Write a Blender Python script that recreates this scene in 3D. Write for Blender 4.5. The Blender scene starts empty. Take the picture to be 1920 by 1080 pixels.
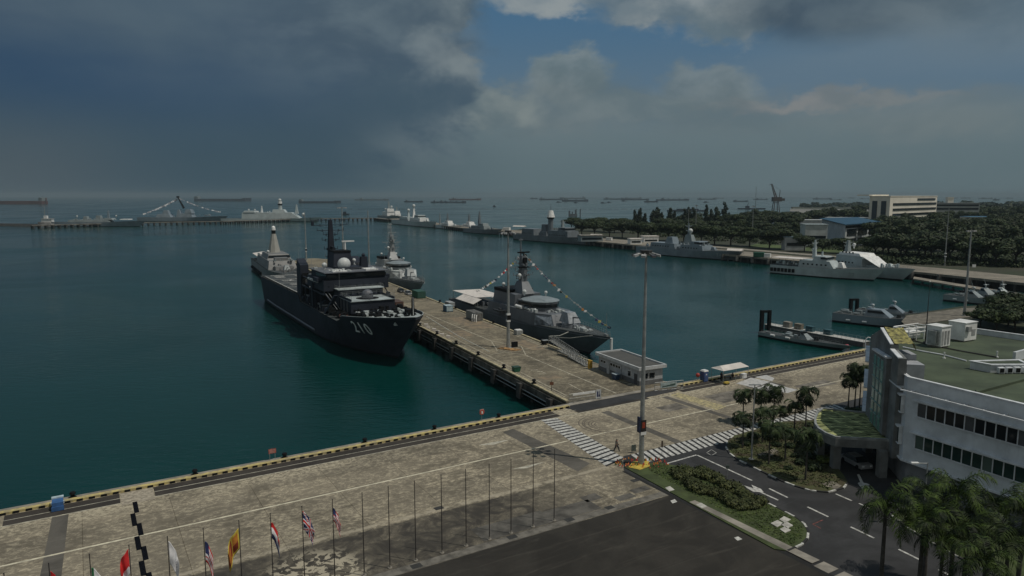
import bpy, bmesh, math, random
from mathutils import Vector, Matrix
R=math.radians; PI=math.pi
SC=bpy.context.scene; COL=SC.collection
# ---------------------------------------------------------------- camera
F=1330.0; CH=36.0; TH=math.atan((540-366)/F); WZ=-4.0
cam_d=bpy.data.cameras.new('camera'); cam=bpy.data.objects.new('camera',cam_d); COL.objects.link(cam)
cam.location=(0,0,CH); cam.rotation_euler=(PI/2-TH,0,0)
cam_d.sensor_width=36; cam_d.lens=F/1920*36; cam_d.clip_start=.5; cam_d.clip_end=60000
SC.camera=cam
SC.view_settings.view_transform='Standard'; SC.view_settings.look='None'; SC.view_settings.gamma=1
SC.view_settings.exposure=-1.2
SC.cycles.max_bounces=6; SC.cycles.volume_bounces=0; SC.cycles.transparent_max_bounces=6
SC.cycles.diffuse_bounces=3; SC.cycles.glossy_bounces=3
def G(px,py,z=0.0):          # the ground point (at height z) seen at a pixel of the 1920x1080 photograph
    a=(px-960)/F;b=(540-py)/F
    d=(a, math.cos(TH)+b*math.sin(TH), -math.sin(TH)+b*math.cos(TH))
    t=(z-CH)/d[2]
    return (d[0]*t,d[1]*t)
def dirpx(px,py):
    a=(px-960)/F;b=(540-py)/F
    v=Vector((a, math.cos(TH)+b*math.sin(TH), -math.sin(TH)+b*math.cos(TH))).normalized()
    return math.atan2(v.x,v.y), math.asin(v.z)
# ---------------------------------------------------------------- sun
SUN_EL=R(63); sx,sy=.95,-.31
sund=bpy.data.lights.new('sun','SUN'); sund.energy=5.0; sund.angle=R(.5); sund.color=(1,.93,.82)
sun=bpy.data.objects.new('sun',sund); COL.objects.link(sun)
sv=Vector((sx*math.cos(SUN_EL),sy*math.cos(SUN_EL),math.sin(SUN_EL))).normalized()
sun.rotation_euler=sv.to_track_quat('Z','Y').to_euler(); sun.location=(60,-40,120)
# ---------------------------------------------------------------- sky with its clouds
W=bpy.data.worlds.new('World'); SC.world=W; W.use_nodes=True
nt=W.node_tree; nt.nodes.clear()
class NB:
    def __init__(s,nt): s.nt=nt
    def n(s,t,**k):
        o=s.nt.nodes.new(t)
        for a,v in k.items(): setattr(o,a,v)
        return o
    def link(s,a,b): s.nt.links.new(a,b)
    def put(s,inp,v):
        if isinstance(v,bpy.types.NodeSocket): s.link(v,inp)
        else: inp.default_value=v
    def m(s,op,a,b=0.0,c=None,clamp=False):
        o=s.n('ShaderNodeMath',operation=op,use_clamp=clamp); s.put(o.inputs[0],a); s.put(o.inputs[1],b)
        if c is not None: s.put(o.inputs[2],c)
        return o.outputs[0]
    def mix(s,f,a,b,bt='MIX'):
        o=s.n('ShaderNodeMix',data_type='RGBA',blend_type=bt); s.put(o.inputs[0],f)
        for i,v in ((6,a),(7,b)):
            if isinstance(v,bpy.types.NodeSocket): s.link(v,o.inputs[i])
            else: o.inputs[i].default_value=(v[0],v[1],v[2],1)
        return o.outputs[2]
    def ramp(s,v,a,b,smooth=True,lo=0.0,hi=1.0):
        o=s.n('ShaderNodeMapRange',interpolation_type='SMOOTHSTEP' if smooth else 'LINEAR')
        s.put(o.inputs[0],v); s.put(o.inputs[1],a); s.put(o.inputs[2],b); s.put(o.inputs[3],lo); s.put(o.inputs[4],hi)
        return o.outputs[0]
    def noise(s,vec,scale,detail=4,rough=.5,dist=0.0):
        o=s.n('ShaderNodeTexNoise'); s.put(o.inputs['Vector'],vec); o.inputs['Scale'].default_value=scale
        o.inputs['Detail'].default_value=detail; o.inputs['Roughness'].default_value=rough; o.inputs['Distortion'].default_value=dist
        return o.outputs['Fac']
    def vec(s,x,y,z=0.0):
        o=s.n('ShaderNodeCombineXYZ'); s.put(o.inputs[0],x); s.put(o.inputs[1],y); s.put(o.inputs[2],z); return o.outputs[0]
b=NB(nt)
tc=b.n('ShaderNodeTexCoord'); sep=b.n('ShaderNodeSeparateXYZ'); b.link(tc.outputs['Generated'],sep.inputs[0])
az=b.m('ARCTAN2',sep.outputs[0],sep.outputs[1]); el=b.m('ARCSINE',sep.outputs[2])
P2=b.vec(az,b.m('MULTIPLY',el,1.7))
N1=b.noise(P2,7,9,.56,.3); N2=b.noise(b.vec(b.m('ADD',az,7.3),b.m('MULTIPLY',el,1.7),3.1),7,9,.56,.3)
N3=b.noise(P2,3.2,6,.5); N4=b.noise(b.vec(b.m('ADD',az,.02),b.m('MULTIPLY',b.m('ADD',el,.022),1.7)),7,9,.56,.3)
N5=b.noise(b.vec(az,b.m('MULTIPLY',el,4.5),1.7),6,7,.6)
def warp(amp):
    return (b.m('ADD',az,b.m('MULTIPLY',b.m('SUBTRACT',N1,.5),amp)), b.m('ADD',el,b.m('MULTIPLY',b.m('SUBTRACT',N2,.5),amp)))
W1=warp(.17); W2=warp(.38)
def blob(px,py,rx,ry,soft,w=W1,rot=0.0):
    a0,e0=dirpx(px,py); rx/=F; ry/=F
    da=b.m('SUBTRACT',w[0],a0); de=b.m('SUBTRACT',w[1],e0)
    if rot:
        c,s_=math.cos(rot),math.sin(rot)
        da,de=b.m('ADD',b.m('MULTIPLY',da,c),b.m('MULTIPLY',de,s_)),b.m('SUBTRACT',b.m('MULTIPLY',de,c),b.m('MULTIPLY',da,s_))
    u=b.m('DIVIDE',da,rx); v=b.m('DIVIDE',de,ry)
    d=b.m('SQRT',b.m('ADD',b.m('MULTIPLY',u,u),b.m('MULTIPLY',v,v)))
    return b.ramp(d,1+soft,1-soft)
sky=b.n('ShaderNodeTexSky',sky_type='NISHITA'); sky.sun_disc=False; sky.sun_elevation=SUN_EL; sky.sun_rotation=math.atan2(sx,sy)
sky.altitude=30; sky.air_density=1.0; sky.dust_density=1.5
KS=10*2**1.2     # a colour seen in the picture -> radiance of a 0.1 background at this exposure
def sc(r,g,bl):
    f=lambda v:(v/255/12.92 if v<=10 else ((v/255+.055)/1.055)**2.4)*KS
    return (f(r),f(g),f(bl))
blue=b.mix(1.0,sky.outputs[0],(.085,.135,.165),'MULTIPLY')
blue=b.mix(.88,blue,b.mix(b.ramp(el,.10,.27),sc(94,118,136),sc(74,110,140)))
col=blue
NS=b.noise(P2,4.5,4,.5,.4)                       # soft, for veils
NL=b.noise(b.vec(b.m('ADD',az,3.3),b.m('MULTIPLY',el,3.0),.6),3.0,4,.5)
W3=(b.m('ADD',az,b.m('MULTIPLY',b.m('SUBTRACT',NS,.5),.12)), b.m('ADD',el,b.m('MULTIPLY',b.m('SUBTRACT',NL,.5),.08)))
N6=b.noise(P2,19,7,.6,.2); N7=b.noise(b.vec(b.m('ADD',az,4.1),b.m('MULTIPLY',el,1.7),8.0),19,7,.6,.2)
W4=(b.m('ADD',az,b.m('ADD',b.m('MULTIPLY',b.m('SUBTRACT',N6,.5),.058),b.m('MULTIPLY',b.m('SUBTRACT',NS,.5),.05))), b.m('ADD',el,b.m('ADD',b.m('MULTIPLY',b.m('SUBTRACT',N7,.5),.058),b.m('MULTIPLY',b.m('SUBTRACT',N1,.5),.05))))
def lit(lo,hi,k=1.0):       # cloud tone from the slope of its own relief towards the sun
    d=b.m('SUBTRACT',N1,N4); return b.mix(b.ramp(b.m('MULTIPLY',d,k),-.14,.16),lo,hi)
col=b.mix(b.m('MULTIPLY',blob(1800,75,300,52,.8,W3,.14),b.ramp(N5,.25,.7,True,.55,.95)),col,sc(98,118,133))
col=b.mix(b.m('MULTIPLY',blob(1650,165,520,50,.9,W3),.25),col,sc(92,112,128))
bank=b.ramp(b.m('ADD',el,b.m('ADD',b.m('MULTIPLY',b.m('SUBTRACT',NL,.5),.05),b.m('MULTIPLY',b.m('SUBTRACT',N1,.5),.04))),.136,.080)
bc=b.mix(b.ramp(el,.13,.02),sc(102,118,124),sc(92,109,114)); bc=b.mix(b.ramp(NS,.35,.7,True,0,.35),bc,sc(104,117,121))
col=b.mix(b.m('MULTIPLY',bank,.95),col,bc)
for (px,py,rx,ry,so,c0,c1,k,w) in (
    (1070,148,72,50,.22,(98,114,120),(122,134,138),.9,W4),(1050,200,150,48,.5,(94,109,115),(106,118,122),.8,W4),
    (1320,168,88,44,.25,(98,113,120),(118,130,134),.85,W4),(1340,210,150,40,.55,(94,109,115),(104,116,120),.7,W4),
    (905,205,100,42,.30,(96,111,117),(124,134,134),.9,W4),(1200,205,120,22,.4,(98,113,119),(114,126,129),.7,W4),
    (1570,190,170,13,.6,(108,116,120),(128,130,130),.8,W4),(1720,215,150,34,.7,(102,114,118),(112,122,124),.6,W4)):
    col=b.mix(b.m('MULTIPLY',blob(px,py,rx,ry,so,w),k),col,lit(sc(*c0),sc(*c1)))
for (px,py,rx,ry,so,c0,c1,k,w) in (
    (1020,-12,120,32,.35,(108,124,134),(142,150,152),.95,W4),
    (1290,-6,170,46,.35,(96,112,122),(134,143,146),.95,W4),(1200,18,50,22,.35,(110,124,132),(144,150,150),.85,W4),
    (1370,44,82,34,.35,(96,112,120),(124,134,138),.9,W4),
    (1610,-6,200,74,.40,(66,82,95),(84,99,109),.95,W3),
    (1860,15,150,50,.7,(90,106,116),(104,118,126),.7,W3)):
    col=b.mix(b.m('MULTIPLY',blob(px,py,rx,ry,so,w),k),col,lit(sc(*c0),sc(*c1)))
m1=blob(320,60,500,330,.10); m2=blob(725,0,165,72,.11,W4); m3=blob(760,140,140,75,.11,W4); m4=blob(570,160,290,190,.12)
mass=b.m('MAXIMUM',b.m('MAXIMUM',m1,m2),b.m('MAXIMUM',m3,m4))
inner=b.m('MAXIMUM',blob(250,60,500,330,.40,W3),blob(550,200,210,150,.5,W3))
tone=b.mix(b.ramp(NL,.32,.68),sc(52,74,96),sc(74,93,108))
tone=b.mix(b.ramp(el,.22,.05,True,0,.85),tone,sc(56,78,94))
tone=b.mix(b.ramp(NS,.35,.7,True,0,.30),tone,sc(84,100,110))
tone=b.mix(b.m('MULTIPLY',b.ramp(el,.17,.30),.40),tone,sc(84,100,112))
edge=lit(sc(78,95,107),sc(118,130,134),1.1)
cm=b.mix(b.m('MULTIPLY',inner,.95),edge,tone)
cm=b.mix(b.m('MULTIPLY',blob(120,180,330,70,.9,W3),.6),cm,sc(46,72,100))
cm=b.mix(b.m('MULTIPLY',blob(650,60,150,70,.8,W3),.6),cm,lit(sc(78,94,105),sc(100,115,123)))
cm=b.mix(b.m('MULTIPLY',blob(760,200,100,50,.8,W3),.8),cm,sc(66,86,100))
cm=b.mix(b.m('MULTIPLY',blob(800,28,70,34,.8,W4),.5),cm,sc(72,89,102))
cm=b.mix(b.m('MULTIPLY',blob(800,74,30,24,.9,W4),.45),cm,sc(130,141,144)); cm=b.mix(b.m('MULTIPLY',blob(850,118,44,24,.9,W4),.5),cm,sc(130,140,142))
col=b.mix(mass,col,cm)
lowL=b.m('MULTIPLY',b.ramp(el,.16,.02),b.ramp(az,.06,-.30))
col=b.mix(b.m('MULTIPLY',lowL,.92),col,sc(60,80,91))
lf=b.m('MULTIPLY',b.ramp(az,-.40,-.62),b.ramp(el,.13,.02)); col=b.mix(b.m('MULTIPLY',lf,.6),col,sc(82,92,98))
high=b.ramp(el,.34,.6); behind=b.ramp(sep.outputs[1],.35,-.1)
oth=b.mix(b.ramp(N3,.42,.62),blue,sc(84,98,106))
col=b.mix(high,col,oth); col=b.mix(behind,col,b.mix(b.ramp(N3,.40,.64),sc(104,114,118),sc(134,134,130)))  # unseen sky: dimmed overhead, brightened behind the camera to lift shaded facades
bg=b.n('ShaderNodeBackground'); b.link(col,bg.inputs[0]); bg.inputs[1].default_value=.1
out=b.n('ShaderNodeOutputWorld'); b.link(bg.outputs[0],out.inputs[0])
# ---------------------------------------------------------------- materials
MATS={}
def mat(name,c,rough=.7,metal=0.0,var=.18,scale=1.5,bump=0.0,c2=None,detail=5,spec=.5,stain=0.0):
    if name in MATS: return MATS[name]
    m=bpy.data.materials.new(name); m.use_nodes=True; q=NB(m.node_tree)
    p=m.node_tree.nodes['Principled BSDF']; t=q.n('ShaderNodeTexCoord')
    nz=q.noise(t.outputs['Object'],scale,detail,.6)
    c2=c2 or tuple(v*(1-var*1.6) for v in c); ch=tuple(v*(1+var) for v in c)
    cc=q.mix(q.ramp(nz,.3,.7),c2,ch)
    if stain:
        mp=q.n('ShaderNodeMapping'); mp.inputs[3].default_value=(1,1,.12); q.link(t.outputs['Object'],mp.inputs[0])
        st=q.noise(mp.outputs[0],1.3,6,.7); cc=q.mix(q.m('MULTIPLY',q.ramp(st,.52,.75),stain),cc,tuple(v*.45 for v in c))
    q.link(cc,p.inputs['Base Color']); p.inputs['Roughness'].default_value=rough; p.inputs['Metallic'].default_value=metal
    p.inputs['Specular IOR Level'].default_value=spec
    if bump:
        bp=q.n('ShaderNodeBump'); bp.inputs['Strength'].default_value=bump; bp.inputs['Distance'].default_value=.05
        q.link(q.noise(t.outputs['Object'],scale*6,4,.6),bp.inputs['Height']); q.link(bp.outputs[0],p.inputs['Normal'])
    MATS[name]=m; return m
def glassm(name,c=(.006,.009,.011),rough=.08):
    if name in MATS: return MATS[name]
    m=bpy.data.materials.new(name); m.use_nodes=True; q=NB(m.node_tree); p=m.node_tree.nodes['Principled BSDF']
    t=q.n('ShaderNodeTexCoord'); q.link(q.mix(q.noise(t.outputs['Object'],.8,2),c,tuple(v*2.2 for v in c)),p.inputs['Base Color'])
    p.inputs['Roughness'].default_value=rough; p.inputs['Specular IOR Level'].default_value=.25; MATS[name]=m; return m
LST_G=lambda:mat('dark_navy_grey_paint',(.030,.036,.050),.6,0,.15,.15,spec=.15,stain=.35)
NAVY=lambda:mat('mid_grey_ship_paint',(.16,.185,.205),.5,0,.14,.2,spec=.25,stain=.3)
PALE=lambda:mat('pale_grey_ship_paint',(.24,.28,.29),.5,0,.12,.2,stain=.25)
BLUEG=lambda:mat('blue_grey_ship_paint',(.21,.26,.30),.5,0,.12,.2,stain=.25)
DECK=lambda:mat('dark_deck_paint',(.05,.058,.06),.8,0,.25,.3)
DECKL=lambda:mat('light_deck_paint',(.36,.41,.42),.8,0,.2,.3)
WHITE=lambda:mat('white_paint',(.78,.79,.78),.5,0,.12,.6)
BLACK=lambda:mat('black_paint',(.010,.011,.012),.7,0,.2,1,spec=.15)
BOOT=lambda:mat('boot_topping_black',(.010,.011,.014),.6,0,.2,.3,spec=.15)
STEEL=lambda:mat('galvanised_steel',(.33,.35,.35),.5,.3,.15,2)
RUST=lambda:mat('rusty_red_paint',(.17,.06,.04),.7,0,.3,2)
CANV=lambda:mat('white_canvas',(.66,.62,.58),.8,0,.1,.5)
CONC=lambda:mat('old_concrete',(.27,.25,.215),.9,0,.25,.35,.2)
DCONC=lambda:mat('dark_wet_concrete',(.05,.05,.047),.8,0,.4,.3,.2)
YEL=lambda:mat('yellow_paint',(.55,.42,.07),.7,0,.25,1.2)
ORANGE=lambda:mat('orange_paint',(.60,.22,.03),.6,0,.15,1)
RED=lambda:mat('red_paint',(.42,.05,.04),.6,0,.15,1)
BLUE=lambda:mat('blue_paint',(.04,.12,.30),.6,0,.15,1)
GREEN=lambda:mat('green_paint',(.02,.12,.07),.6,0,.15,1)
WIN=lambda:glassm('dark_glass')
# ---------------------------------------------------------------- mesh building
class MB:
    def __init__(s): s.v=[];s.f=[];s.mi=[]; s.cur=0
    def _f(s,*i): s.f.append(tuple(i)); s.mi.append(s.cur)
    def quad(s,*p):
        k=len(s.v); s.v+= [tuple(q) for q in p]; s._f(*range(k,k+len(p))); return s
    def hexa(s,bot,top):
        k=len(s.v); s.v+=[tuple(p) for p in bot]+[tuple(p) for p in top]; n=len(bot)
        s._f(*[k+i for i in range(n-1,-1,-1)]); s._f(*[k+n+i for i in range(n)])
        for i in range(n):
            j=(i+1)%n; s._f(k+i,k+j,k+n+j,k+n+i)
        return s
    def box(s,x0,x1,y0,y1,z0,z1):
        x0,x1=min(x0,x1),max(x0,x1); y0,y1=min(y0,y1),max(y0,y1)
        return s.hexa([(x0,y0,z0),(x1,y0,z0),(x1,y1,z0),(x0,y1,z0)],[(x0,y0,z1),(x1,y0,z1),(x1,y1,z1),(x0,y1,z1)])
    def blk(s,x0,x1,w,z0,z1,tf=0,ta=0,ts=0,yo=0):      # block on the centre line, leaning in at front, aft and sides
        return s.hexa([(x0,yo-w,z0),(x1,yo-w,z0),(x1,yo+w,z0),(x0,yo+w,z0)],
                      [(x0+ta,yo-w+ts,z1),(x1-tf,yo-w+ts,z1),(x1-tf,yo+w-ts,z1),(x0+ta,yo+w-ts,z1)])
    def prism(s,poly,z0,z1):
        a=sum(poly[i][0]*poly[(i+1)%len(poly)][1]-poly[(i+1)%len(poly)][0]*poly[i][1] for i in range(len(poly)))
        if a<0: poly=poly[::-1]
        return s.hexa([(p[0],p[1],z0) for p in poly],[(p[0],p[1],z1) for p in poly])
    def tube(s,p,q,r0,r1=None,n=8):
        r1=r0 if r1 is None else r1; p=Vector(p);q=Vector(q);d=(q-p)
        if d.length<1e-6: return s
        d.normalize(); u=d.orthogonal().normalized(); w=d.cross(u); k=len(s.v)
        for c,r in ((p,r0),(q,r1)):
            for i in range(n):
                a=2*PI*i/n; s.v.append(tuple(c+u*(math.cos(a)*r)+w*(math.sin(a)*r)))
        for i in range(n):
            j=(i+1)%n; s._f(k+i,k+j,k+n+j,k+n+i)
        s._f(*[k+i for i in range(n-1,-1,-1)]); s._f(*[k+n+i for i in range(n)]); return s
    def path(s,pts,r,n=6):
        for i in range(len(pts)-1): s.tube(pts[i],pts[i+1],r,r,n)
        return s
    def ball(s,c,r,n=10,sz=1.0,half=False):
        k=len(s.v); m=n//2
        for i in range(m+1):
            t=PI*i/m*(0.5 if half else 1)
            for j in range(n):
                a=2*PI*j/n; s.v.append((c[0]+r*math.sin(t)*math.cos(a),c[1]+r*math.sin(t)*math.sin(a),c[2]+r*sz*math.cos(t)))
        for i in range(m):
            for j in range(n):
                j2=(j+1)%n; s._f(k+i*n+j,k+(i+1)*n+j,k+(i+1)*n+j2,k+i*n+j2)
        return s
    def lathe(s,c,prof,n=12):
        for i in range(len(prof)-1):
            s.tube((c[0],c[1],c[2]+prof[i][1]),(c[0],c[1],c[2]+prof[i+1][1]),max(prof[i][0],.001),max(prof[i+1][0],.001),n)
        return s
    def grid(s,P,closed=False):         # P[i][j] points
        k=len(s.v); n=len(P[0])
        for row in P: s.v+=[tuple(p) for p in row]
        for i in range(len(P)-1):
            for j in range(n-1): s._f(k+i*n+j,k+(i+1)*n+j,k+(i+1)*n+j+1,k+i*n+j+1)
        return s
    def build(s,name,m=None,parent=None,loc=(0,0,0),rz=0.0,smooth=False,wn=True):
        me=bpy.data.meshes.new(name); me.from_pydata(s.v,[],s.f)
        for mm in (m if isinstance(m,(list,tuple)) else [m]):
            if mm: me.materials.append(mm)
        me.polygons.foreach_set('material_index',s.mi)
        if smooth: me.polygons.foreach_set('use_smooth',[True]*len(me.polygons))
        me.update(); o=bpy.data.objects.new(name,me); COL.objects.link(o)
        o.location=loc; o.rotation_euler=(0,0,rz)
        if parent: o.parent=parent
        return o
def tag(o,label=None,cat=None,group=None,kind=None):
    if label: o['label']=label
    if cat: o['category']=cat
    if group: o['group']=group
    if kind: o['kind']=kind
    return o
def T(name,label,cat,loc=(0,0,0),rz=0.0,group=None):
    o=bpy.data.objects.new(name,None); COL.objects.link(o); o.location=loc; o.rotation_euler=(0,0,rz); o.empty_display_size=.3
    return tag(o,label,cat,group)
def kids(o): return [c for c in bpy.data.objects if c.parent==o]
def copy_tree(o,parent=None,tree=None):
    c=o.copy(); COL.objects.link(c); c.parent=parent
    for ch in kids(o): copy_tree(ch,c)
    return c
ORD=['first','second','third','fourth','fifth','sixth','seventh','eighth','ninth','tenth','eleventh','twelfth','thirteenth','fourteenth','fifteenth','sixteenth','seventeenth','eighteenth','nineteenth','twentieth']
# quay frame: a along the edge to the right, b out to the water (land is b<0)
AQ=R(31.4); OQ=(9.3,119.5)
def Q(a,bb): return (OQ[0]+a*math.cos(AQ)-bb*math.sin(AQ), OQ[1]+a*math.sin(AQ)+bb*math.cos(AQ))
AP=R(116); OP=(9.5,120.5)
def PP(s,t): return (OP[0]+s*math.cos(AP)+t*math.sin(AP), OP[1]+s*math.sin(AP)-t*math.cos(AP))
def QZ(a,bb,z=0): p=Q(a,bb); return (p[0],p[1],z)
def PZ(s,t,z=0): p=PP(s,t); return (p[0],p[1],z)
# ================================================================ the setting
def sheet(name,poly,z,m,loc=(0,0,0),rz=0,kind='structure'):
    mb=MB(); a=sum(poly[i][0]*poly[(i+1)%len(poly)][1]-poly[(i+1)%len(poly)][0]*poly[i][1] for i in range(len(poly)))
    if a<0: poly=poly[::-1]
    mb.quad(*[(p[0],p[1],z) for p in poly]); return tag(mb.build(name,m,None,loc,rz),kind=kind)
def qsheet(name,poly,z,m): return sheet(name,poly,z,m,(OQ[0],OQ[1],0),AQ)
def gsheet(name,px,z,m): return sheet(name,[G(*p) for p in px],z,m)
# sea
m=bpy.data.materials.new('sea_water'); m.use_nodes=True; q=NB(m.node_tree); p=m.node_tree.nodes['Principled BSDF']
t=q.n('ShaderNodeTexCoord'); ob=t.outputs['Object']
big=q.noise(ob,.004,4,.6); mid=q.noise(ob,.035,3,.5)
cc=q.mix(q.ramp(big,.35,.65),(.0008,.030,.027),(.0016,.039,.034)); cc=q.mix(q.m('MULTIPLY',q.ramp(mid,.4,.7),.3),cc,(.003,.048,.045))
q.link(cc,p.inputs['Base Color']); q.link(q.ramp(q.noise(ob,.009,4,.55,.8),.38,.66,True,.05,.17),p.inputs['Roughness']); p.inputs['Specular IOR Level'].default_value=.30; p.inputs['IOR'].default_value=1.33
mp=q.n('ShaderNodeMapping'); mp.inputs[2].default_value=(0,0,R(25)); mp.inputs[3].default_value=(1,2.2,1); q.link(ob,mp.inputs[0])
h=q.m('ADD',q.m('MULTIPLY',q.noise(mp.outputs[0],.35,3,.55),1.0),q.m('MULTIPLY',q.noise(mp.outputs[0],1.6,4,.6),.35))
gust=q.ramp(q.noise(ob,.012,3,.5),.35,.7,True,.35,1.0)
bp=q.n('ShaderNodeBump'); bp.inputs['Strength'].default_value=.7; bp.inputs['Distance'].default_value=.35
q.link(q.m('MULTIPLY',h,gust),bp.inputs['Height']); q.link(bp.outputs[0],p.inputs['Normal'])
S=16000
tag(MB().quad((-S,-400,WZ),(S,-400,WZ),(S,S,WZ),(-S,S,WZ)).build('sea',m),kind='structure')
# concrete of the quay
def concrete_mat(name,light,dark,crust,slab=(9.0,5.0),wear=True,streak=False):
    m=bpy.data.materials.new(name); m.use_nodes=True; q=NB(m.node_tree); p=m.node_tree.nodes['Principled BSDF']
    t=q.n('ShaderNodeTexCoord'); ob=t.outputs['Object']; s=q.n('ShaderNodeSeparateXYZ'); q.link(ob,s.inputs[0])
    mpa=q.n('ShaderNodeMapping'); mpa.inputs[3].default_value=(.75,1,1); q.link(ob,mpa.inputs[0]); obs=mpa.outputs[0]
    n1a=q.noise(obs,.26,9,.72,.6); n1b=q.noise(obs,1.1,9,.76,.5); n1=q.m('ADD',q.m('MULTIPLY',n1a,.55),q.m('MULTIPLY',n1b,.45)); n2=q.noise(obs,2.2,9,.78,.8); n3=q.noise(ob,.05,3,.5); n4=q.noise(ob,3.5,4,.7)
    dk2=q.mix(q.m('MULTIPLY',q.ramp(n3,.42,.60),.65),dark,light); c=q.mix(q.ramp(n1,.42,.58),dk2,light)
    c=q.mix(q.m('MULTIPLY',q.ramp(n4,.35,.7),.30),c,tuple(v*.62 for v in dark))
    cr=q.m('MULTIPLY',q.ramp(n2,.49,.56),q.ramp(n1,.42,.58)); c=q.mix(q.m('MULTIPLY',cr,.85),c,crust)
    if streak:
        mp=q.n('ShaderNodeMapping'); mp.inputs[3].default_value=(.05,1.1,1); q.link(ob,mp.inputs[0])
        c=q.mix(q.m('MULTIPLY',q.ramp(q.noise(mp.outputs[0],1.2,5,.7),.42,.68),.5),c,tuple(v*.55 for v in dark))
    br=q.n('ShaderNodeTexBrick'); br.offset=0; q.link(ob,br.inputs['Vector'])
    for k,v in (('Color1',(.80,.80,.80,1)),('Color2',(1.06,1.05,1.03,1)),('Mortar',(.45,.43,.40,1))): br.inputs[k].default_value=v
    for k,v in (('Scale',1.0),('Mortar Size',.035),('Mortar Smooth',.3),('Brick Width',slab[0]),('Row Height',slab[1])): br.inputs[k].default_value=v
    c=q.mix(1.0,c,br.outputs['Color'],'MULTIPLY')
    if wear:   # the band of older, oil-stained slabs in front of the parade ground
        yb=q.m('ADD',s.outputs[1],q.m('MULTIPLY',q.m('SUBTRACT',n2,.5),.8))
        band=q.m('MULTIPLY',q.ramp(yb,-26.7,-27.1),q.ramp(q.m('ADD',s.outputs[0],q.m('MULTIPLY',n1,6)),-14,-26))
        sm=q.noise(ob,.35,5,.65,1.2)
        c=q.mix(q.m('MULTIPLY',band,q.ramp(sm,.36,.62,True,1.0,.62)),c,(.050,.046,.040))
        pale=q.m('MULTIPLY',q.m('MULTIPLY',q.ramp(yb,-26.7,-26.4),q.ramp(yb,-25.7,-26.1)),q.ramp(q.noise(ob,.5,5,.7),.42,.52))
        c=q.mix(q.m('MULTIPLY',pale,.7),c,(.40,.36,.28))
        da=q.m('SUBTRACT',s.outputs[0],-53.0); db=q.m('SUBTRACT',s.outputs[1],-33.0)
        dd=q.m('SQRT',q.m('ADD',q.m('MULTIPLY',da,da),q.m('MULTIPLY',db,db)))
        pe=q.m('MULTIPLY',q.ramp(dd,6.0,3.2),q.ramp(q.noise(ob,1.0,6,.6,1.0),.49,.53)); c=q.mix(q.m('MULTIPLY',pe,.9),c,(.42,.38,.29))
        edge=q.m('MULTIPLY',q.m('MULTIPLY',q.ramp(yb,-9.5,-6),q.ramp(n2,.46,.54)),q.ramp(n3,.35,.55)); c=q.mix(q.m('MULTIPLY',edge,.9),c,crust)
    q.link(c,p.inputs['Base Color']); p.inputs['Roughness'].default_value=.92; p.inputs['Specular IOR Level'].default_value=.25
    bp=q.n('ShaderNodeBump'); bp.inputs['Strength'].default_value=.25; bp.inputs['Distance'].default_value=.02; q.link(n4,bp.inputs['Height']); q.link(bp.outputs[0],p.inputs['Normal'])
    return m
QC=concrete_mat('quay_concrete',(.270,.240,.185),(.155,.139,.107),(.46,.412,.305))
PC=concrete_mat('pier_concrete',(.25,.222,.165),(.130,.116,.088),(.42,.375,.27),(7,6.9),False,True)
mb=MB().prism([(-140,0),(-140,-150),(150,-150),(150,-20),(104,0)],-7,0)
tag(mb.build('quay_ground',QC,None,(OQ[0],OQ[1],0),AQ),kind='structure')
def asphalt(name,c,streaks=.5):
    m=bpy.data.materials.new(name); m.use_nodes=True; q=NB(m.node_tree); p=m.node_tree.nodes['Principled BSDF']
    t=q.n('ShaderNodeTexCoord'); ob=t.outputs['Object']; n1=q.noise(ob,.12,6,.6,1.5)
    mp=q.n('ShaderNodeMapping'); mp.inputs[2].default_value=(0,0,R(18)); mp.inputs[3].default_value=(.12,1,1); q.link(ob,mp.inputs[0])
    n2=q.noise(mp.outputs[0],.9,6,.62,1.0); n3=q.noise(ob,2.5,5,.7)
    c0=q.mix(q.ramp(n1,.35,.65),tuple(v*.72 for v in c),tuple(v*1.18 for v in c))
    c0=q.mix(q.m('MULTIPLY',q.ramp(n2,.52,.75),streaks),c0,tuple(v*2.1 for v in c)); c0=q.mix(q.m('MULTIPLY',q.ramp(n3,.4,.7),.25),c0,tuple(v*.6 for v in c))
    q.link(c0,p.inputs['Base Color']); p.inputs['Roughness'].default_value=.88; p.inputs['Specular IOR Level'].default_value=.3
    return m
AS=asphalt('road_asphalt',(.040,.041,.043),.22); AL=asphalt('parade_asphalt',(.034,.031,.026),.6); AR=asphalt('rail_strip_asphalt',(.048,.042,.036),.3)
AP_=asphalt('patch_asphalt',(.105,.098,.085),.3)
LINE=mat('road_paint_white',(.53,.53,.50),.8,0,.22,2.2,0,(.28,.28,.265)); LINEC=mat('road_paint_worn',(.46,.44,.36),.8,0,.25,1.2)
GR=mat('grass',(.048,.066,.022),.95,0,.35,.6,.6,(.034,.046,.015)); 
qsheet('parade_ground',[(-11.2,-37.2),(-140,-37.2),(-140,-150),(-11.2,-150)],.004,AL)
qsheet('road',[(-10.9,-28.3),(-7.6,-24.3),(75,-24.3),(75,-150),(-10.9,-150)],.004,AS)
# gutter channel and strip beside the grass island
qsheet('drain_channel',[(-10.9,-28.5),(-11.35,-28.5),(-11.6,-70),(-10.9,-70)],.008,mat('drain_dark',(.012,.012,.012),.9))
mb=MB()
for k in range(26):
    b0=-56.8-k*2.2; mb.box(-11.0,-9.4,b0,b0-1.6,.008,.05)
tag(mb.build('drain_cover',CONC(),None,(OQ[0],OQ[1],0),AQ),kind='structure')
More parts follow.
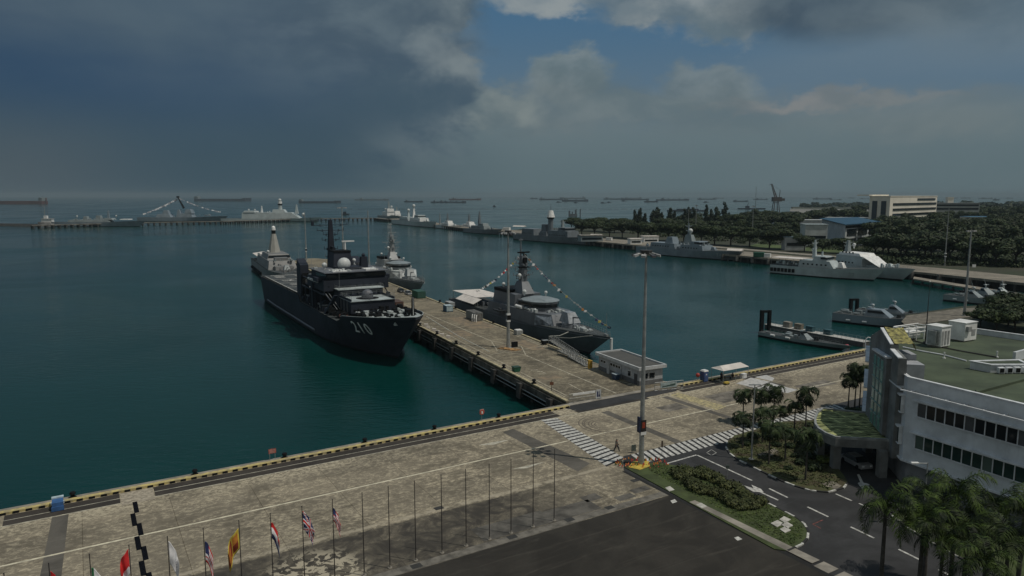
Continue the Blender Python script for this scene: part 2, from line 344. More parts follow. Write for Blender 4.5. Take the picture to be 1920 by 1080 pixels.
# quay edge: coping, yellow kerb with black teeth, rail strip
mb=MB(); mb.box(-140,104,-1.1,.02,.003,.06); tag(mb.build('quay_coping',CONC(),None,(OQ[0],OQ[1],0),AQ),kind='structure')
YK=mat('worn_yellow_kerb',(.46,.38,.14),.85,0,.3,1.4,.2,(.30,.26,.16))
mb=MB()
for a0,a1 in ((-140,-.4),(25.5,104)):
    mb.cur=0; mb.box(a0,a1,-1.85,-1.15,.003,.28)
    k=a0
    while k<a1-.6:
        mb.cur=1; mb.box(k,k+.62,-1.97,-1.857,.003,.26); k+=1.25
tag(mb.build('edge_kerb',[YK,BLACK()],None,(OQ[0],OQ[1],0),AQ),kind='structure')
for a0,a1 in ((-79.5,-68.1),(-64.4,-4.5),(-1,14.8),(23,34.5),(40,104)):
    qsheet('rail_strip',[(a0,-2.05),(a1,-2.05),(a1,-5.1),(a0,-5.1)],.005,AR)
    qsheet('rail_line',[(a0,-3.55),(a1,-3.55),(a1,-3.68),(a0,-3.68)],.009,LINEC)
qsheet('strip_border',[(-100,-5.15),(104,-5.15),(104,-5.3),(-100,-5.3)],.006,LINEC)
qsheet('edge_patch',[(-68,-2.1),(-64.5,-2.1),(-64.5,-6),(-68,-6)],.009,mat('pale_patch_concrete',(.36,.32,.25),.9,0,.25,2))
qsheet('ramp_strip',[(-2,-1.0),(25,-1.0),(22.5,-3.9),(0,-4.6)],.013,AS)
qsheet('long_ground_line',[(-100,-15.30),(70,-14.97),(70,-15.2),(-100,-15.63)],.010,mat('long_line_paint',(.60,.56,.43),.8,0,.2,1.2))
qsheet('asphalt_band',[(-74.9,-5.4),(-73.3,-5.4),(-74.3,-37),(-76.3,-37)],.006,AP_)
qsheet('asphalt_band',[(-16.8,-6.9),(-14.6,-6.3),(-13.2,-24),(-16.3,-25.5)],.006,AP_)
qsheet('asphalt_band',[(2.4,-6.8),(3.9,-6.8),(3.7,-24.2),(2.3,-24.2)],.006,AP_)
qsheet('asphalt_band',[(17.3,-5.5),(18.6,-5.5),(19.2,-24),(17.9,-24)],.006,AP_)
mb=MB(); seg=[(-5.6,-9.0,0),(-9.0,-12.6,1),(-12.1,-15.4,0),(-15.4,-18.8,1),(-18.2,-21.4,0),(-21.4,-24.6,1),(-24.2,-27,0)]
for b0,b1,k in seg: mb.box(-66.9-.42*k,-66.4-.42*k,b0,b1,.004,.012)
tag(mb.build('stepped_black_line',mat('bitumen_black',(.006,.007,.010),.95,spec=.05),None,(OQ[0],OQ[1],0),AQ),kind='structure')
random.seed(5)
# darker slabs and hatches
for (a,bb,w,h,c) in ((-36,-32.5,9,3.2,0),(-27,-33,6.5,2.8,0),(-8,-31,3,2.0,0),(-14.5,-33.5,2.6,1.2,0),(-17.5,-34.2,2.6,1.2,0),(-21,-32,2.4,1.6,0),(24,-9,8,4.8,1),(36,-8,7,4,0),(44,-13,9,3,1),(12,-9.5,5,3,1)):
    qsheet('old_slab',[(a,bb),(a+w,bb),(a+w,bb-h),(a,bb-h)],.003,mat('slab_dark' if c==0 else 'slab_grey',(.10,.094,.082) if c==0 else (.17,.155,.13),.9,0,.35,.5))
for a,bb in ((-37.2,-25.5),(-33.6,-35.9),(-26,-35.8),(-20.2,-35.7),(-12.4,-31.2),(-44.7,-36.1)):
    qsheet('hatch_cover',[(a,bb),(a+1.1,bb),(a+1.1,bb-.8),(a,bb-.8)],.012,mat('hatch_iron',(.035,.035,.033),.8))
qsheet('channel_strip',[(-100,-35.9),(-11.2,-35.9),(-11.2,-37.1),(-100,-37.1)],.005,mat('strip_concrete',(.15,.14,.12),.9,0,.3,.8))
for pts in (((896,835),(925,829),(957,824),(925,834)),((957,880),(985,874),(1021,866),(988,878))): gsheet('ground_arrow',pts,.011,LINEC)
for pts in (((1380,719),(1408,708),(1444,716),(1414,727)),((1416,728),(1446,718),(1466,724),(1440,733)),((1448,715),(1415,707),(1437,703),(1452,709)),((1446,733),(1470,725),(1496,731),(1476,737)),((1425,737),(1443,735),(1468,741),(1445,745))):
    gsheet('painted_bay',pts,.011,mat('bay_paint',(.47,.47,.46),.85,0,.15,1.5))
gsheet('yellow_hatching',((1257,741),(1272,736),(1362,762),(1345,769)),.011,mat('faded_yellow_paint',(.36,.31,.16),.9,0,.5,1.6,0,(.17,.155,.12)))
mb=MB()
for k,r in enumerate((1.5,2.1,2.7,3.5,3.9,4.6)):
    n=26; a0=.5+.25*k; cx,cy=Q(-1.2+.15*k,-12.2)
    for i in range(n):
        t0=a0+3.7*i/n; t1=a0+3.7*(i+1)/n
        mb.quad(*[(cx+rr*math.cos(tt),cy+rr*math.sin(tt),.0125) for rr,tt in ((r,t0),(r+.14,t0),(r+.14,t1),(r,t1))])
tag(mb.build('tyre_marks',mat('tyre_rubber_mark',(.12,.105,.085),.9,0,.3,2)),kind='structure')
# zebra crossings
mb=MB(); L0,L1,R0,R1=[G(*p) for p in ((1014,787.5),(1137,875),(1045,784),(1172,860))]
def lp(p,q_,t): return (p[0]+(q_[0]-p[0])*t,p[1]+(q_[1]-p[1])*t)
mb.cur=0; mb.quad(*[(x,y,.014) for x,y in (L0,L1,R1,R0)])
mb.cur=1; n=18
for i in range(n):
    t0=i/n; t1=(i+.64)/n
    mb.quad(*[(x,y,.018) for x,y in (lp(L0,L1,t0),lp(L0,L1,t1),lp(R0,R1,t1),lp(R0,R1,t0))])
tag(mb.build('zebra_crossing',[mat('crossing_black',(.022,.022,.023),.8),LINE]),kind='structure')
mb=MB(); mb.cur=0; mb.quad((-6.6,-24.4,.014),(-7.8,-27.8,.014),(40,-27.9,.014),(40,-24.4,.014)); mb.cur=1
a=-6.3
while a<39.5:
    mb.quad((a-.9,-27.8,.018),(a-.25,-27.8,.018),(a+.65,-24.4,.018),(a,-24.4,.018)); a+=1.08
tag(mb.build('zebra_crossing',[MATS['crossing_black'],LINE],None,(OQ[0],OQ[1],0),AQ),kind='structure')
# grass islands with painted kerbs
def island(px,soil,kerb_px,both=False):
    P=[G(*p) for p in px]; mb=MB().prism(P,0.0,.11); o=mb.build('grass_island',soil); tag(o,kind='structure')
    K=[G(*p) for p in kerb_px]; mb=MB(); acc=0; L=1.35; on=True
    for i in range(len(K)-1):
        p,q_=Vector(K[i]),Vector(K[i+1]); d=(q_-p); ln=d.length
        if ln<1e-3: continue
        d/=ln; nn=Vector((-d.y,d.x)); s=0
        while s<ln:
            e=min(ln,s+L-acc); a_,b_=p+d*s,p+d*e
            mb.cur=1 if on else 0
            w0=-.10; w1=.14
            pts=[a_+nn*w0,b_+nn*w0,b_+nn*w1,a_+nn*w1]
            mb.hexa([(v.x,v.y,.005) for v in pts],[(v.x,v.y,.15+(.002 if on else 0)) for v in pts])
            acc+=e-s; s=e
            if acc>=L-1e-6: acc=0; on=not on
    tag(mb.build('painted_kerb',[mat('kerb_black',(.025,.025,.025),.8),LINE]),kind='structure')
I1=[(1171,877),(1190,869),(1243,870),(1304,881),(1354,902),(1438,944),(1493,972),(1514,992),(1516,1008),(1503,1022),(1477,1034),(1452,1031)]
island(I1,GR,[(1438,944),(1493,972),(1508,984),(1515,997),(1514,1010),(1503,1022),(1477,1034)])
qsheet('verge_path',[(-10.8,-40),(-9.9,-40),(-9.6,-56.5),(-10.8,-56.5)],.115,CONC())
I2=[(1375,818),(1470,791),(1530,788),(1546,812),(1556,850),(1569,876),(1583,894),(1590,906),(1582,916),(1553,924),(1520,921),(1490,912),(1464,902),(1420,881),(1384,863),(1368,851),(1361,840),(1363,828)]
SOIL=mat('verge_grass_and_soil',(.050,.064,.020),.95,0,.4,.45,.6,(.052,.038,.022))
island(I2,SOIL,[(1375,818),(1363,828),(1361,840),(1368,851),(1384,863),(1420,881),(1464,902),(1490,912),(1520,921),(1553,924),(1582,916),(1590,906)])
for pts in (((1420,853),(1452,842),(1462,849),(1432,860)),((1538,909),(1560,903),(1578,912),(1568,920))): gsheet('paving_slab',pts,.116,mat('verge_paving',(.22,.20,.165),.9,0,.3,1.5))
I3=[(1672,966),(1703,992),(1767,1031),(1862,1078),(1960,1128),(2040,1100),(1900,1000),(1740,950)]
island(I3,GR,[(1672,968),(1703,992),(1767,1031),(1862,1078),(1930,1112)])
island([(1600,1170),(1760,1180),(1960,1210),(2060,1300),(1500,1300)],GR,[(1600,1170),(1760,1180)])
for pts in (((1584,766),(1622,764),(1650,778),(1600,782)),): island(list(pts),GR,[pts[0],pts[1]])
# lines painted on the road
def stroke(pts,w=.13,name='lane_line'):
    K=[Vector(G(*p)) for p in pts]; mb=MB()
    for i in range(len(K)-1):
        d=(K[i+1]-K[i]).normalized(); nn=Vector((-d.y,d.x))*w
        mb.quad(*[(v.x,v.y,.013+.0006*i) for v in (K[i]-nn,K[i+1]-nn,K[i+1]+nn,K[i]+nn)])
    return tag(mb.build(name,LINE),kind='structure')
stroke([(1249,869.5),(1306,853)]); stroke([(1307.5,853.5),(1410,901)])
for a_,b_ in (((1442,916),(1477,933)),((1418,919),(1459,938)),((1514,950.5),(1553,969)),((1595,988),(1639,1009)),((1685,1030),(1727,1051)),((1567,926),(1597,939)),((1611,944),(1630,953)),((1760,1068),(1800,1088))): stroke([a_,b_])
gsheet('lane_arrow',((1391,909),(1413,916),(1409,909),(1427,917),(1432,923),(1412,922)),.0145,LINE)
gsheet('lane_arrow',((1607,890),(1611,889),(1619,905),(1630,908),(1630,917),(1622,909),(1617,918),(1608,906),(1613,904)),.0145,LINE)
for pts in (((1445,982),(1458,976),(1470,983),(1457,989)),((1461,975),(1470,969),(1483,975),(1472,981)),((1464,984),(1475,979),(1487,986),(1476,992)),((1462,993),(1472,988),(1483,995),(1472,1000))):
    mb=MB().prism([G(*p,.11) for p in pts],.112,.19); tag(mb.build('paving_slab',mat('white_slab',(.48,.47,.43),.85,0,.2,1.5)),kind='structure')
for pts in (((1247,916),(1256,913),(1265,920),(1255,923)),((1305,948),(1314,944),(1326,951),(1316,955))): gsheet('paving_slab',pts,.118,MATS['white_slab'])
for pts in (((1257,939),(1265,936),(1270,941),(1261,944)),((1376,1008),(1384,1006),(1392,1011),(1383,1014))): gsheet('paint_patch',pts,.012,LINE)
mb=MB(); v=[Vector(G(*p)) for p in ((1543,975),(1524,983),(1539,991))]
for i in range(2):
    d=(v[i+1]-v[i]).normalized(); nn=Vector((-d.y,d.x))*.07; mb.quad(*[(w.x,w.y,.014+.001*i) for w in (v[i]-nn,v[i+1]-nn,v[i+1]+nn,v[i]+nn)])
tag(mb.build('red_chevron_mark',mat('faded_red_mark',(.17,.06,.05),.9,0,.4,3)),kind='structure')
for px in (((1325,849),(1334,843),(1343,849),(1334,854)),): stroke(list(px)+[px[0]],.04,'manhole_outline')
# ---------------------------------------------------------------- pier
pier=T('pier','long concrete finger pier with the big grey landing ship along its left side','pier',(OP[0],OP[1],0),AP-PI/2)
# local frame of the pier: y = s outwards, x = t to the right
poly=[(0,-.5),(0,296),(7,311),(15,312),(20.8,302),(20.8,21),(24.5,19),(24.5,-.5)]
MB().prism(poly,-1.1,.02).build('deck',PC,pier)
mb=MB(); mb.box(-.25,-.003,0,296,-1.7,-.35); mb.box(20.8+.003,21.05,21,300,-1.7,-.35); mb.box(.3,20.5,1,300,-1.9,-1.103)
mb.build('edge_beam',mat('stained_beam',(.10,.095,.08),.9,0,.5,.4,.3,(.03,.028,.024)),pier)
KM=mat('pier_kerb',(.36,.32,.20),.9,0,.35,.8,.2,(.24,.21,.15))
MB().box(.05,.75,.1,295.9,.022,.26).build('kerb',KM,pier); MB().box(20.1,20.7,24,299,.022,.24).build('kerb',KM,pier)
for i in range(48):
    for x in (1.2,19.6):
        mb=MB().tube((x,2.5+i*6.2,-1.9),(x,2.5+i*6.2,-8),.42,.42,8); mb.build('pile',DCONC(),pier)
for i in range(24):
    y=4+i*12.2
    MB().box(-.95,-.26,y,y+1.1,-3.2,-.5).box(-1.15,-.953,y-.3,y+1.4,-3.4,-.4).build('fender',mat('fender_rubber',(.05,.048,.045),.8,0,.5,1,0,(.02,.02,.02)),pier)
mb=MB(); mb.path([(-.55,3,-1.5),(-.55,60,-1.5),(-.55,120,-1.5)],.10); mb.path([(-.5,3,-2.3),(-.5,80,-2.3)],.08); mb.build('pipe',STEEL(),pier)
mb=MB()
def pl(x0,y0,x1,y1,w=.12,z=.026):
    d=Vector((x1-x0,y1-y0)).normalized(); nx,ny=-d.y*w,d.x*w; mb.quad((x0-nx,y0-ny,z),(x1-nx,y1-ny,z),(x1+nx,y1+ny,z),(x0+nx,y0+ny,z))
pl(11.2,1,10.5,36.0); pl(10.0,54,8.5,130); pl(8.5,130.1,8.3,240,.1)
pl(2.2,3,3.0,60,.08,.027); pl(1.5,3,1.6,150,.07,.028); pl(3.1,60.1,3.0,150,.08,.027)
pl(.8,39,7.2,41,.1,.030); pl(13.6,42.3,20,43,.1,.031)
for a_,b_ in (((10.5,36),(6.6,43)),((6.6,43),(10.0,54)),((10.0,54),(13.9,45)),((13.9,45),(10.5,36))): pl(a_[0],a_[1],b_[0],b_[1],.09,.033)
pl(18.2,3.2,16.2,9,.08); pl(16.6,5,17.6,5.6,.2,.029); pl(6.2,3.0,6.8,11,.08); pl(18.6,22,18.6,60,.06); pl(19.4,22,19.4,110,.06)
for (x0,y0,x1,y1) in ((5.0,19.5,6.6,19.5),(6.6,19.5,6.6,21.5),(5.6,21.5,6.6,21.5),(5,23,6.6,23)): pl(x0,y0,x1,y1,.14,.03)
mb.build('painted_lines',mat('pier_line_paint',(.45,.42,.33),.85,0,.3,1),pier)
for (x0,y0,x1,y1) in ((3.6,17.5,8.0,15),(14.2,52,18,40),(4,70,9,62),(12,90,19,70),(9,48,12.5,41)): MB().box(x0,x1,y0,y1,.021,.024).build('repair_patch',mat('rust_stained_concrete',(.20,.155,.10),.9,0,.4,.5,0,(.13,.115,.09)),pier)
# ---------------------------------------------------------------- far side: land, berth, breakwater wharf
LAND=mat('land_ground',(.020,.028,.011),.95,0,.4,.05,.0,(.045,.043,.030),7)
front=[(-12.5,722),(67.6,555),(98.3,502.6),(133,432),(163,383),(194,331),(211,292),(250,262)]
back=[(320,255),(700,300),(3600,2000),(3000,3000),(1250,2400),(880,2250),(640,1600),(540,1250),(430,1080),(250,930),(150,800),(70,800),(10,760)]
nearl=[Q(103.5,-.4),G(1697,596,-1),G(1800,580,-1),G(1850,577,-1),(175,216),(215,238),(262,236)]
def inset(pts,d): return [(x+d,y+d*.45) for x,y in pts]
LP=[(-8,727)]+[(x+20,y+9) for x,y in front[1:]]+back
mb=MB(); mb.prism(LP,-6,-.02); mb.build('land',LAND); tag(bpy.data.objects['land'],kind='structure')
mb=MB(); mb.prism(nearl+[(480,260),(480,60),(200,60),Q(150,-30)],-6,-.05); tag(mb.build('near_land',LAND),kind='structure')
gsheet('seawall_ramp',[(1690,603),(1700,592),(1803,578),(1850,577),(1850,590),(1700,612)],.06,mat('seawall_stone',(.17,.155,.125),.9,0,.3,.6))
mb=MB(); r0=[G(1685,604,-3),G(1698,596,-3),G(1800,579,-3),G(1850,576,-3)]; r1=[G(1690,606,.05),G(1702,598,.05),G(1803,581,.05),G(1852,578,.05)]
mb.grid([[(x,y,-4.2) for x,y in r0],[(x,y,.05) for x,y in r1]]); tag(mb.build('revetment_slope',MATS['seawall_stone']),kind='structure')
BC=concrete_mat('berth_concrete',(.30,.275,.235),(.20,.185,.155),(.40,.36,.29),(14,7),False,True)
bp_=front[:]; bk=[(x+24,y+11) for x,y in front]
berth=T('far_berth','long concrete berth along the far shore, warships tied up in front','wharf')
mb=MB()
for i in range(len(bp_)-1): 
    q4=[bp_[i],bp_[i+1],bk[i+1],bk[i]]; mb.prism(q4,-1.0,.03)
mb.build('deck',BC,berth)
mb=MB()
for i in range(len(bp_)-1):
    L=math.dist(bp_[i],bp_[i+1]); n=int(L/5)
    for k in range(n):
        x,y=lp(bp_[i],bp_[i+1],(k+.5)/n); mb.tube((x+.8,y+.4,-1),(x+.8,y+.4,-6),.5,.5,6)
    a_,b_=bp_[i],bp_[i+1]; mb.quad((a_[0]+5,a_[1]+2.4,-6),(b_[0]+5,b_[1]+2.4,-6),(b_[0]+5,b_[1]+2.4,-1),(a_[0]+5,a_[1]+2.4,-1))
mb.build('pile_row',DCONC(),berth)['kind']='stuff'
mb=MB()
for i in range(len(bp_)-1):
    L=math.dist(bp_[i],bp_[i+1]); n=int(L/11)
    for k in range(n):
        x,y=lp(bp_[i],bp_[i+1],(k+.5)/n); mb.box(x-.9,x+.5,y-.9,y+.6,-3.4,-.2)
mb.build('fender_row',mat('pale_fender',(.16,.15,.135),.8,0,.5,.3,0,(.04,.04,.04)),berth)['kind']='stuff'
# low trestle running out beyond the berth
def wharf(name,label,pts,w,m=BC,zt=.0,step=7):
    o=T(name,label,'wharf'); mb=MB(); mp_=MB()
    for i in range(len(pts)-1):
        a_,b_=Vector(pts[i]),Vector(pts[i+1]); d=(b_-a_); L=d.length; d/=L; nn=Vector((-d.y,d.x))
        if nn.y<0: nn=-nn
        mb.prism([tuple(a_),tuple(b_),tuple(b_+nn*w),tuple(a_+nn*w)],zt-1.0,zt)
        k=1.5
        while k<L:
            for off in (.8,w-1.2):
                c=a_+d*k+nn*off; mp_.tube((c.x,c.y,zt-1),(c.x,c.y,-6),1.2,1.2,6)
            k+=step
    mb.build('deck',m,o); mp_.build('pile_row',DCONC(),o)['kind']='stuff'; return o
wharf('breakwater_wharf','long low wharf across the harbour mouth with warships behind it',[G(60,427,-3),G(265,420,-2),G(418,416,-1),G(592,409.5),G(700,408.5),G(726,411)],9,mat('breakwater_deck',(.17,.16,.14),.9,0,.3,.1))
wharf('breakwater_wharf','north-south line of wharf joining the harbour mouth to the far berth',[G(722,410),(-96.4,880.7),(-55.9,793.6),(-12.5,722)],22)
mb=MB(); p0,p1=G(-140,421,-3.5),G(64,424,-3.5)
mb.hexa([(p0[0],p0[1],-5),(p1[0],p1[1],-5),(p1[0],p1[1]+16,-5),(p0[0],p0[1]+16,-5)],[(p0[0],p0[1]+5,-1),(p1[0],p1[1]+5,-1),(p1[0],p1[1]+11,-1),(p0[0],p0[1]+11,-1)])
tag(mb.build('rubble_breakwater',mat('breakwater_rock',(.035,.036,.035),.95,0,.5,.5,.6)),'dark rubble breakwater running off the left edge of the picture','breakwater')
o=T('low_jetty','low dark jetty below the quay road on the far right','jetty')
mb=MB(); pts=[G(1712,522,-1.5),G(1860,546,-1.5),G(2010,570,-1.5)]
for i in range(2):
    a_,b_=pts[i],pts[i+1]; mb.prism([a_,b_,(b_[0]+5,b_[1]+8),(a_[0]+5,a_[1]+8)],-2.2,-1.6)
mb.build('deck',BC,o); mb=MB()
for k in range(14):
    x,y=lp(pts[0],pts[2],k/13); mb.tube((x+.5,y+.8,-2.2),(x+.5,y+.8,-6),.45,.45,6)
mb.build('pile_row',DCONC(),o)
# ================================================================ lamp masts
def lamp_mast(name,label,px,py,h,r,heads='ring',z=0,group=None,band=False,loc=None,zb=None):
    x,y=G(px,py,z) if loc is None else loc
    o=T(name,label,'lamp mast',(x,y,z),.4,group)
    MB().tube((0,0,0),(0,0,h*.5),r,r*.72,12).tube((0,0,h*.5),(0,0,h),r*.72,r*.42,12).tube((0,0,0),(0,0,.12),r*1.9,r*1.9,12).tube((0,0,.1),(0,0,1.5),r*1.25,r*1.05,12).build('pole',STEEL(),o)
    if heads=='ring':
        MB().tube((0,0,h-.1),(0,0,h+.35),.75,.8,10).build('head_frame',mat('mast_head_dark',(.06,.06,.06),.6),o)
        for k in range(8):
            a=2*PI*k/8; c,s=math.cos(a),math.sin(a)
            mb=MB().tube((c*.6,s*.6,h),(c*1.35,s*1.35,h-.12),.06,.06,6); mb.cur=1
            mb.hexa([(c*1.3-s*.3,s*1.3+c*.3,h-.35),(c*1.3+s*.3,s*1.3-c*.3,h-.35),(c*1.85+s*.28,s*1.85-c*.28,h-.5),(c*1.85-s*.28,s*1.85+c*.28,h-.5)],
                    [(c*1.3-s*.3,s*1.3+c*.3,h-.1),(c*1.3+s*.3,s*1.3-c*.3,h-.1),(c*1.85+s*.28,s*1.85-c*.28,h-.22),(c*1.85-s*.28,s*1.85+c*.28,h-.22)])
            mb.build('lamp_head',[STEEL(),mat('lamp_shell',(.42,.42,.42),.5) if k%3 else mat('lamp_shell_dark',(.08,.08,.09),.5)],o)
        MB().tube((0,0,h+.35),(0,0,h+1.3),.03,.02,5).build('lightning_rod',STEEL(),o)
    elif heads=='bar':
        MB().box(-1.8,1.8,-.08,.08,h-.3,h-.15).build('crossbar',STEEL(),o)
        for x_ in (-1.7,-.9,.9,1.7): MB().box(x_-.3,x_+.3,-.3,.25,h-.55,h-.15).build('lamp_head',mat('lamp_shell',(.42,.42,.42),.5),o)
    if band:
        MB().box(-.42,.42,-.42,.42,band,band+.5).box(-.42,.42,-.42,.42,band+1.6,band+2.0).build('white_band',WHITE(),o)
        mb=MB().box(-.45,.45,-.46,-.40,band+.5,band+1.6); mb.build('warning_board',BLACK(),o)
    return o
mm=lamp_mast('lamp_mast','tallest nearest lamp mast with a ring of floodlights, beside the zebra crossings',1202,871,28.6,.36)
mb=MB().box(-.40,.40,-.40,-.37,4.7,6.3); mb.build('notice_board',mat('notice_dark',(.03,.025,.025),.5),mm)
MB().box(-.22,.22,-.415,-.403,5.2,6.0).build('notice_red_panel',mat('notice_red',(.35,.06,.03),.5),mm)
MB().box(-.42,.42,-.41,-.36,4.25,4.67).build('notice_white_panel',WHITE(),mm)
MB().box(-.62,-.45,-.35,.25,4.6,6.7).build('side_banner',mat('banner_dark_blue',(.02,.03,.07),.7),mm)
x,y=G(1202,871)
mb=MB().prism([(x-1.9,y-1.3),(x-1.0,y+.7),(x+1.2,y+.8),(x+1.0,y-1.0),(x-.6,y-2.2)],.02,.17); tag(mb.build('mast_plinth',YEL()),'yellow painted concrete plinth around the foot of the tallest lamp mast','plinth')
random.seed(3); mb=MB()
for k in range(130):
    a=random.uniform(0,2*PI); rr=random.uniform(1.2,3.2); cx,cy=x+rr*math.cos(a)*1.2,y+rr*math.sin(a)*.6+.2
    s=.10; h=random.uniform(.15,.5); mb.cur=random.choice((0,0,1,2)); mb.quad((cx-s,cy,.1),(cx+s,cy+.04,.1),(cx+s*.6,cy+s,h),(cx-s*.6,cy+s,h))
tag(mb.build('flower_bed',[mat('flower_leaf',(.07,.09,.03),.9),ORANGE(),RED()]),'low orange flowers around the yellow plinth of the tallest lamp mast','flower bed',kind='stuff')
pm=lamp_mast('lamp_mast','lamp mast standing mid-pier inside the painted diamond',953,652,27.5,.42,'ring',band=6.3)
MB().box(.9,2.4,-.2,.3,.02,1.3).build('control_cabinet',BLACK(),pm)
mb=MB()
x,y=G(953,655)
mb.prism([(x-2.6,y+.6),(x+1.2,y-1.7),(x+3.0,y-1.0),(x-.6,y+1.4)],.03,.2); tag(mb.build('mast_plinth',mat('faded_orange_plinth',(.38,.22,.09),.85,0,.5,2)),'faded orange kerbed plinth around the mid-pier lamp mast','plinth')
lamp_mast('lamp_mast','pale lamp mast with a white band standing at the far pier head',555,484,27,.4,'none',loc=PP(298,8),band=5)
lamp_mast('lamp_mast','pale lamp mast rising just right of the landing ship funnel',649,500,31,.4,'bar',loc=PP(202,7))
lamp_mast('lamp_mast','pale lamp mast rising behind the landing ship bridge, right of its large white dome',693,506,30,.4,'none',loc=PP(172,10.4))
lamp_mast('lamp_mast','lamp mast with a flat bar of floodlights behind the white rooftop units',1808,592,25.8,.42,'bar')
lamp_mast('lamp_mast','slim pale pole against the dark trees, rightmost beyond the long berth road',1771,498,29.5,.3,'none',band=4.5)
lamp_mast('lamp_mast','tall slim mast with a small platform above the trees at the blue roofed hall',1410,448,27,.35,'ring')
lamp_mast('lamp_mast','slim lamp mast behind the radar ball of the moored frigate',1304,443,27,.35,'ring')
lamp_mast('lamp_mast','thin lamp mast above the dark trees left of the frigate radar ball',1290,440,24,.3,'none')
lamp_mast('lamp_mast','white lamp mast on the pier head beside the leftmost far frigate',85,414,21,.5,'none',z=0)
lamp_mast('lamp_mast','short white mast on the distant wharf between two pairs of patrol ships',825,421,14,.9,'none')
# thin mast on the headquarters roof comes with the roof objects below
# ================================================================ flagpoles and flags
POLE=mat('flagpole_dark_metal',(.06,.055,.055),.5,.3,.2,2)
tops=[(1040,835),(1000,844),(958,853),(917,863),(873,872),(827,882),(777,894),(728,905),(679,916),(623,930),(566,942),(507,955),(448,968),(381,983),(314,998),(242,1011),(168,1030),(92,1048),(8,1066)]
fp0=MB().tube((0,0,0),(0,0,8.25),.055,.035,8).ball((0,0,8.29),.06,6).build('flagpole',POLE)
foot=MB().tube((0,0,0),(0,0,.10),.22,.22,10).tube((0,0,.1),(0,0,.3),.10,.08,8).build('foot',CONC(),fp0)
poles=[]
flag_of={9:'red and white striped flag with a dark canton',10:'blue flag with red and white crosses',11:'red, white and blue striped flag',12:'yellow and maroon flag',13:'red and white striped flag with a long dark canton',14:'white flag with a grey emblem',15:'red and white flag',16:'white and red flag',17:'plain red flag'}
for i,(px,py) in enumerate(tops):
    a=-26.9-2.33*i*1.0
    # solve a so that the pole stands in line with its top in the photograph
    best=min(((abs((lambda p:960+F*p[0]/(p[1]*math.cos(TH)+(CH-8)*math.sin(TH)))(Q(aa*.02,-35.55))-px),aa*.02) for aa in range(-4200,-1200)))
    a=best[1]
    o=fp0 if i==0 else copy_tree(fp0)
    o.location=QZ(a,-35.55,0); poles.append(a)
    lab='bare dark flagpole, %s from the right end of the row'%ORD[i] if i<9 else ('dark flagpole flying the '+flag_of[i] if i in flag_of else 'dark flagpole at the left edge of the picture, leftmost of the row')
    tag(o,lab,'flagpole','flagpoles along the edge of the parade ground')
def flag(label,pole_i,z_top,colf,mats,hoist=1.75,drop=2.1,reach=.95,side=1,seed=0):
    reach*=1.12
    nu,nv=22,16; mb=MB(); P=[]
    for j in range(nv+1):
        v=j/nv; row=[]
        for i in range(nu+1):
            u=i/nu
            x=.06+reach*(u**.8)*(1-.18*v)*(1-.45*u*u*.6)
            y=.16*math.sin(u*9+v*2.2+seed)*(.25+u)+.05*math.sin(v*7+u*4)
            z=z_top-hoist*v-drop*(u**1.15)+.05*math.sin(u*12+seed)
            row.append((x*side,y,z))
        P.append(row)
    k=len(mb.v)
    for row in P: mb.v+=row
    for j in range(nv):
        for i in range(nu):
            mb.cur=colf((i+.5)/nu,(j+.5)/nv); mb._f(k+j*(nu+1)+i,k+(j+1)*(nu+1)+i,k+(j+1)*(nu+1)+i+1,k+j*(nu+1)+i+1)
    px=poles[pole_i]; o=mb.build('flag',mats,None,QZ(px,-35.55),AQ+R(4),smooth=True)
    md=o.modifiers.new('t','SOLIDIFY'); md.thickness=.006
    return tag(o,label,'flag','flags hanging on the flagpoles')
fr=mat('flag_red',(.62,.025,.025),.7,0,.1,3); fw=mat('flag_white',(.80,.80,.82),.7,0,.08,3); fb=mat('flag_navy',(.02,.03,.11),.7,0,.1,3)
fy=mat('flag_yellow',(.60,.47,.06),.7,0,.1,3); fm=mat('flag_maroon',(.28,.05,.02),.7,0,.1,3); fo=mat('flag_orange',(.52,.20,.03),.7,0,.1,3); fg=mat('flag_grey',(.40,.40,.44),.7,0,.1,3)
fgr=mat('flag_green',(.03,.16,.07),.7,0,.1,3)
flag('small red and white striped flag with dark canton, rightmost flag of the row',9,7.4,lambda u,v:2 if (u<.24 and v<.5) else int(v*9)%2,[fr,fw,fb],1.3,1.7,.75,1,1)
def uk(u,v):
    x=(u-.5)*2; y=v-.5
    if abs(y)<.09 or abs(x)<.09: return 0
    if abs(y)<.15 or abs(x)<.15: return 1
    d=abs(abs(y)-abs(x)*.5)
    return 0 if d<.035 else (1 if d<.10 else 2)
flag('dark blue flag crossed with red and white diagonals, second flag from the right',10,7.75,uk,[fr,fw,fb],1.75,2.1,1.15,1,2)
flag('red, white and navy banded flag hanging slack, third flag from the right',11,7.4,lambda u,v:0 if v<.34 else (1 if v<.67 else 2),[fr,fw,fb],1.5,1.9,.75,1,.4)
flag('yellow flag with maroon and orange panels, blown left of its pole',12,7.6,lambda u,v:(0 if (v<.12 or v>.88 or u<.06 or u>.94) else ((2 if v<.5 else 1) if u<.36 else (0 if u<.40 else (2 if (abs(u-.68)<.14 and abs(v-.5)<.24) else 1)))),[fy,fm,fo],1.9,2.1,1.25,-1,3)
flag('red and white striped flag hanging low with a dark canton, left of the yellow flag',13,7.2,lambda u,v:2 if (u<.30 and v<.55) else int(v*9)%2,[fr,fw,fb],1.9,2.3,.75,1,5)
flag('plain white flag with a faint grey emblem near its lower end',14,7.8,lambda u,v:1 if ((u-.6)**2*4+(v-.5)**2*1.5<.05 and (int(u*22)+int(v*16))%2) else 0,[fw,fg],2.0,2.0,.8,1,1.3)
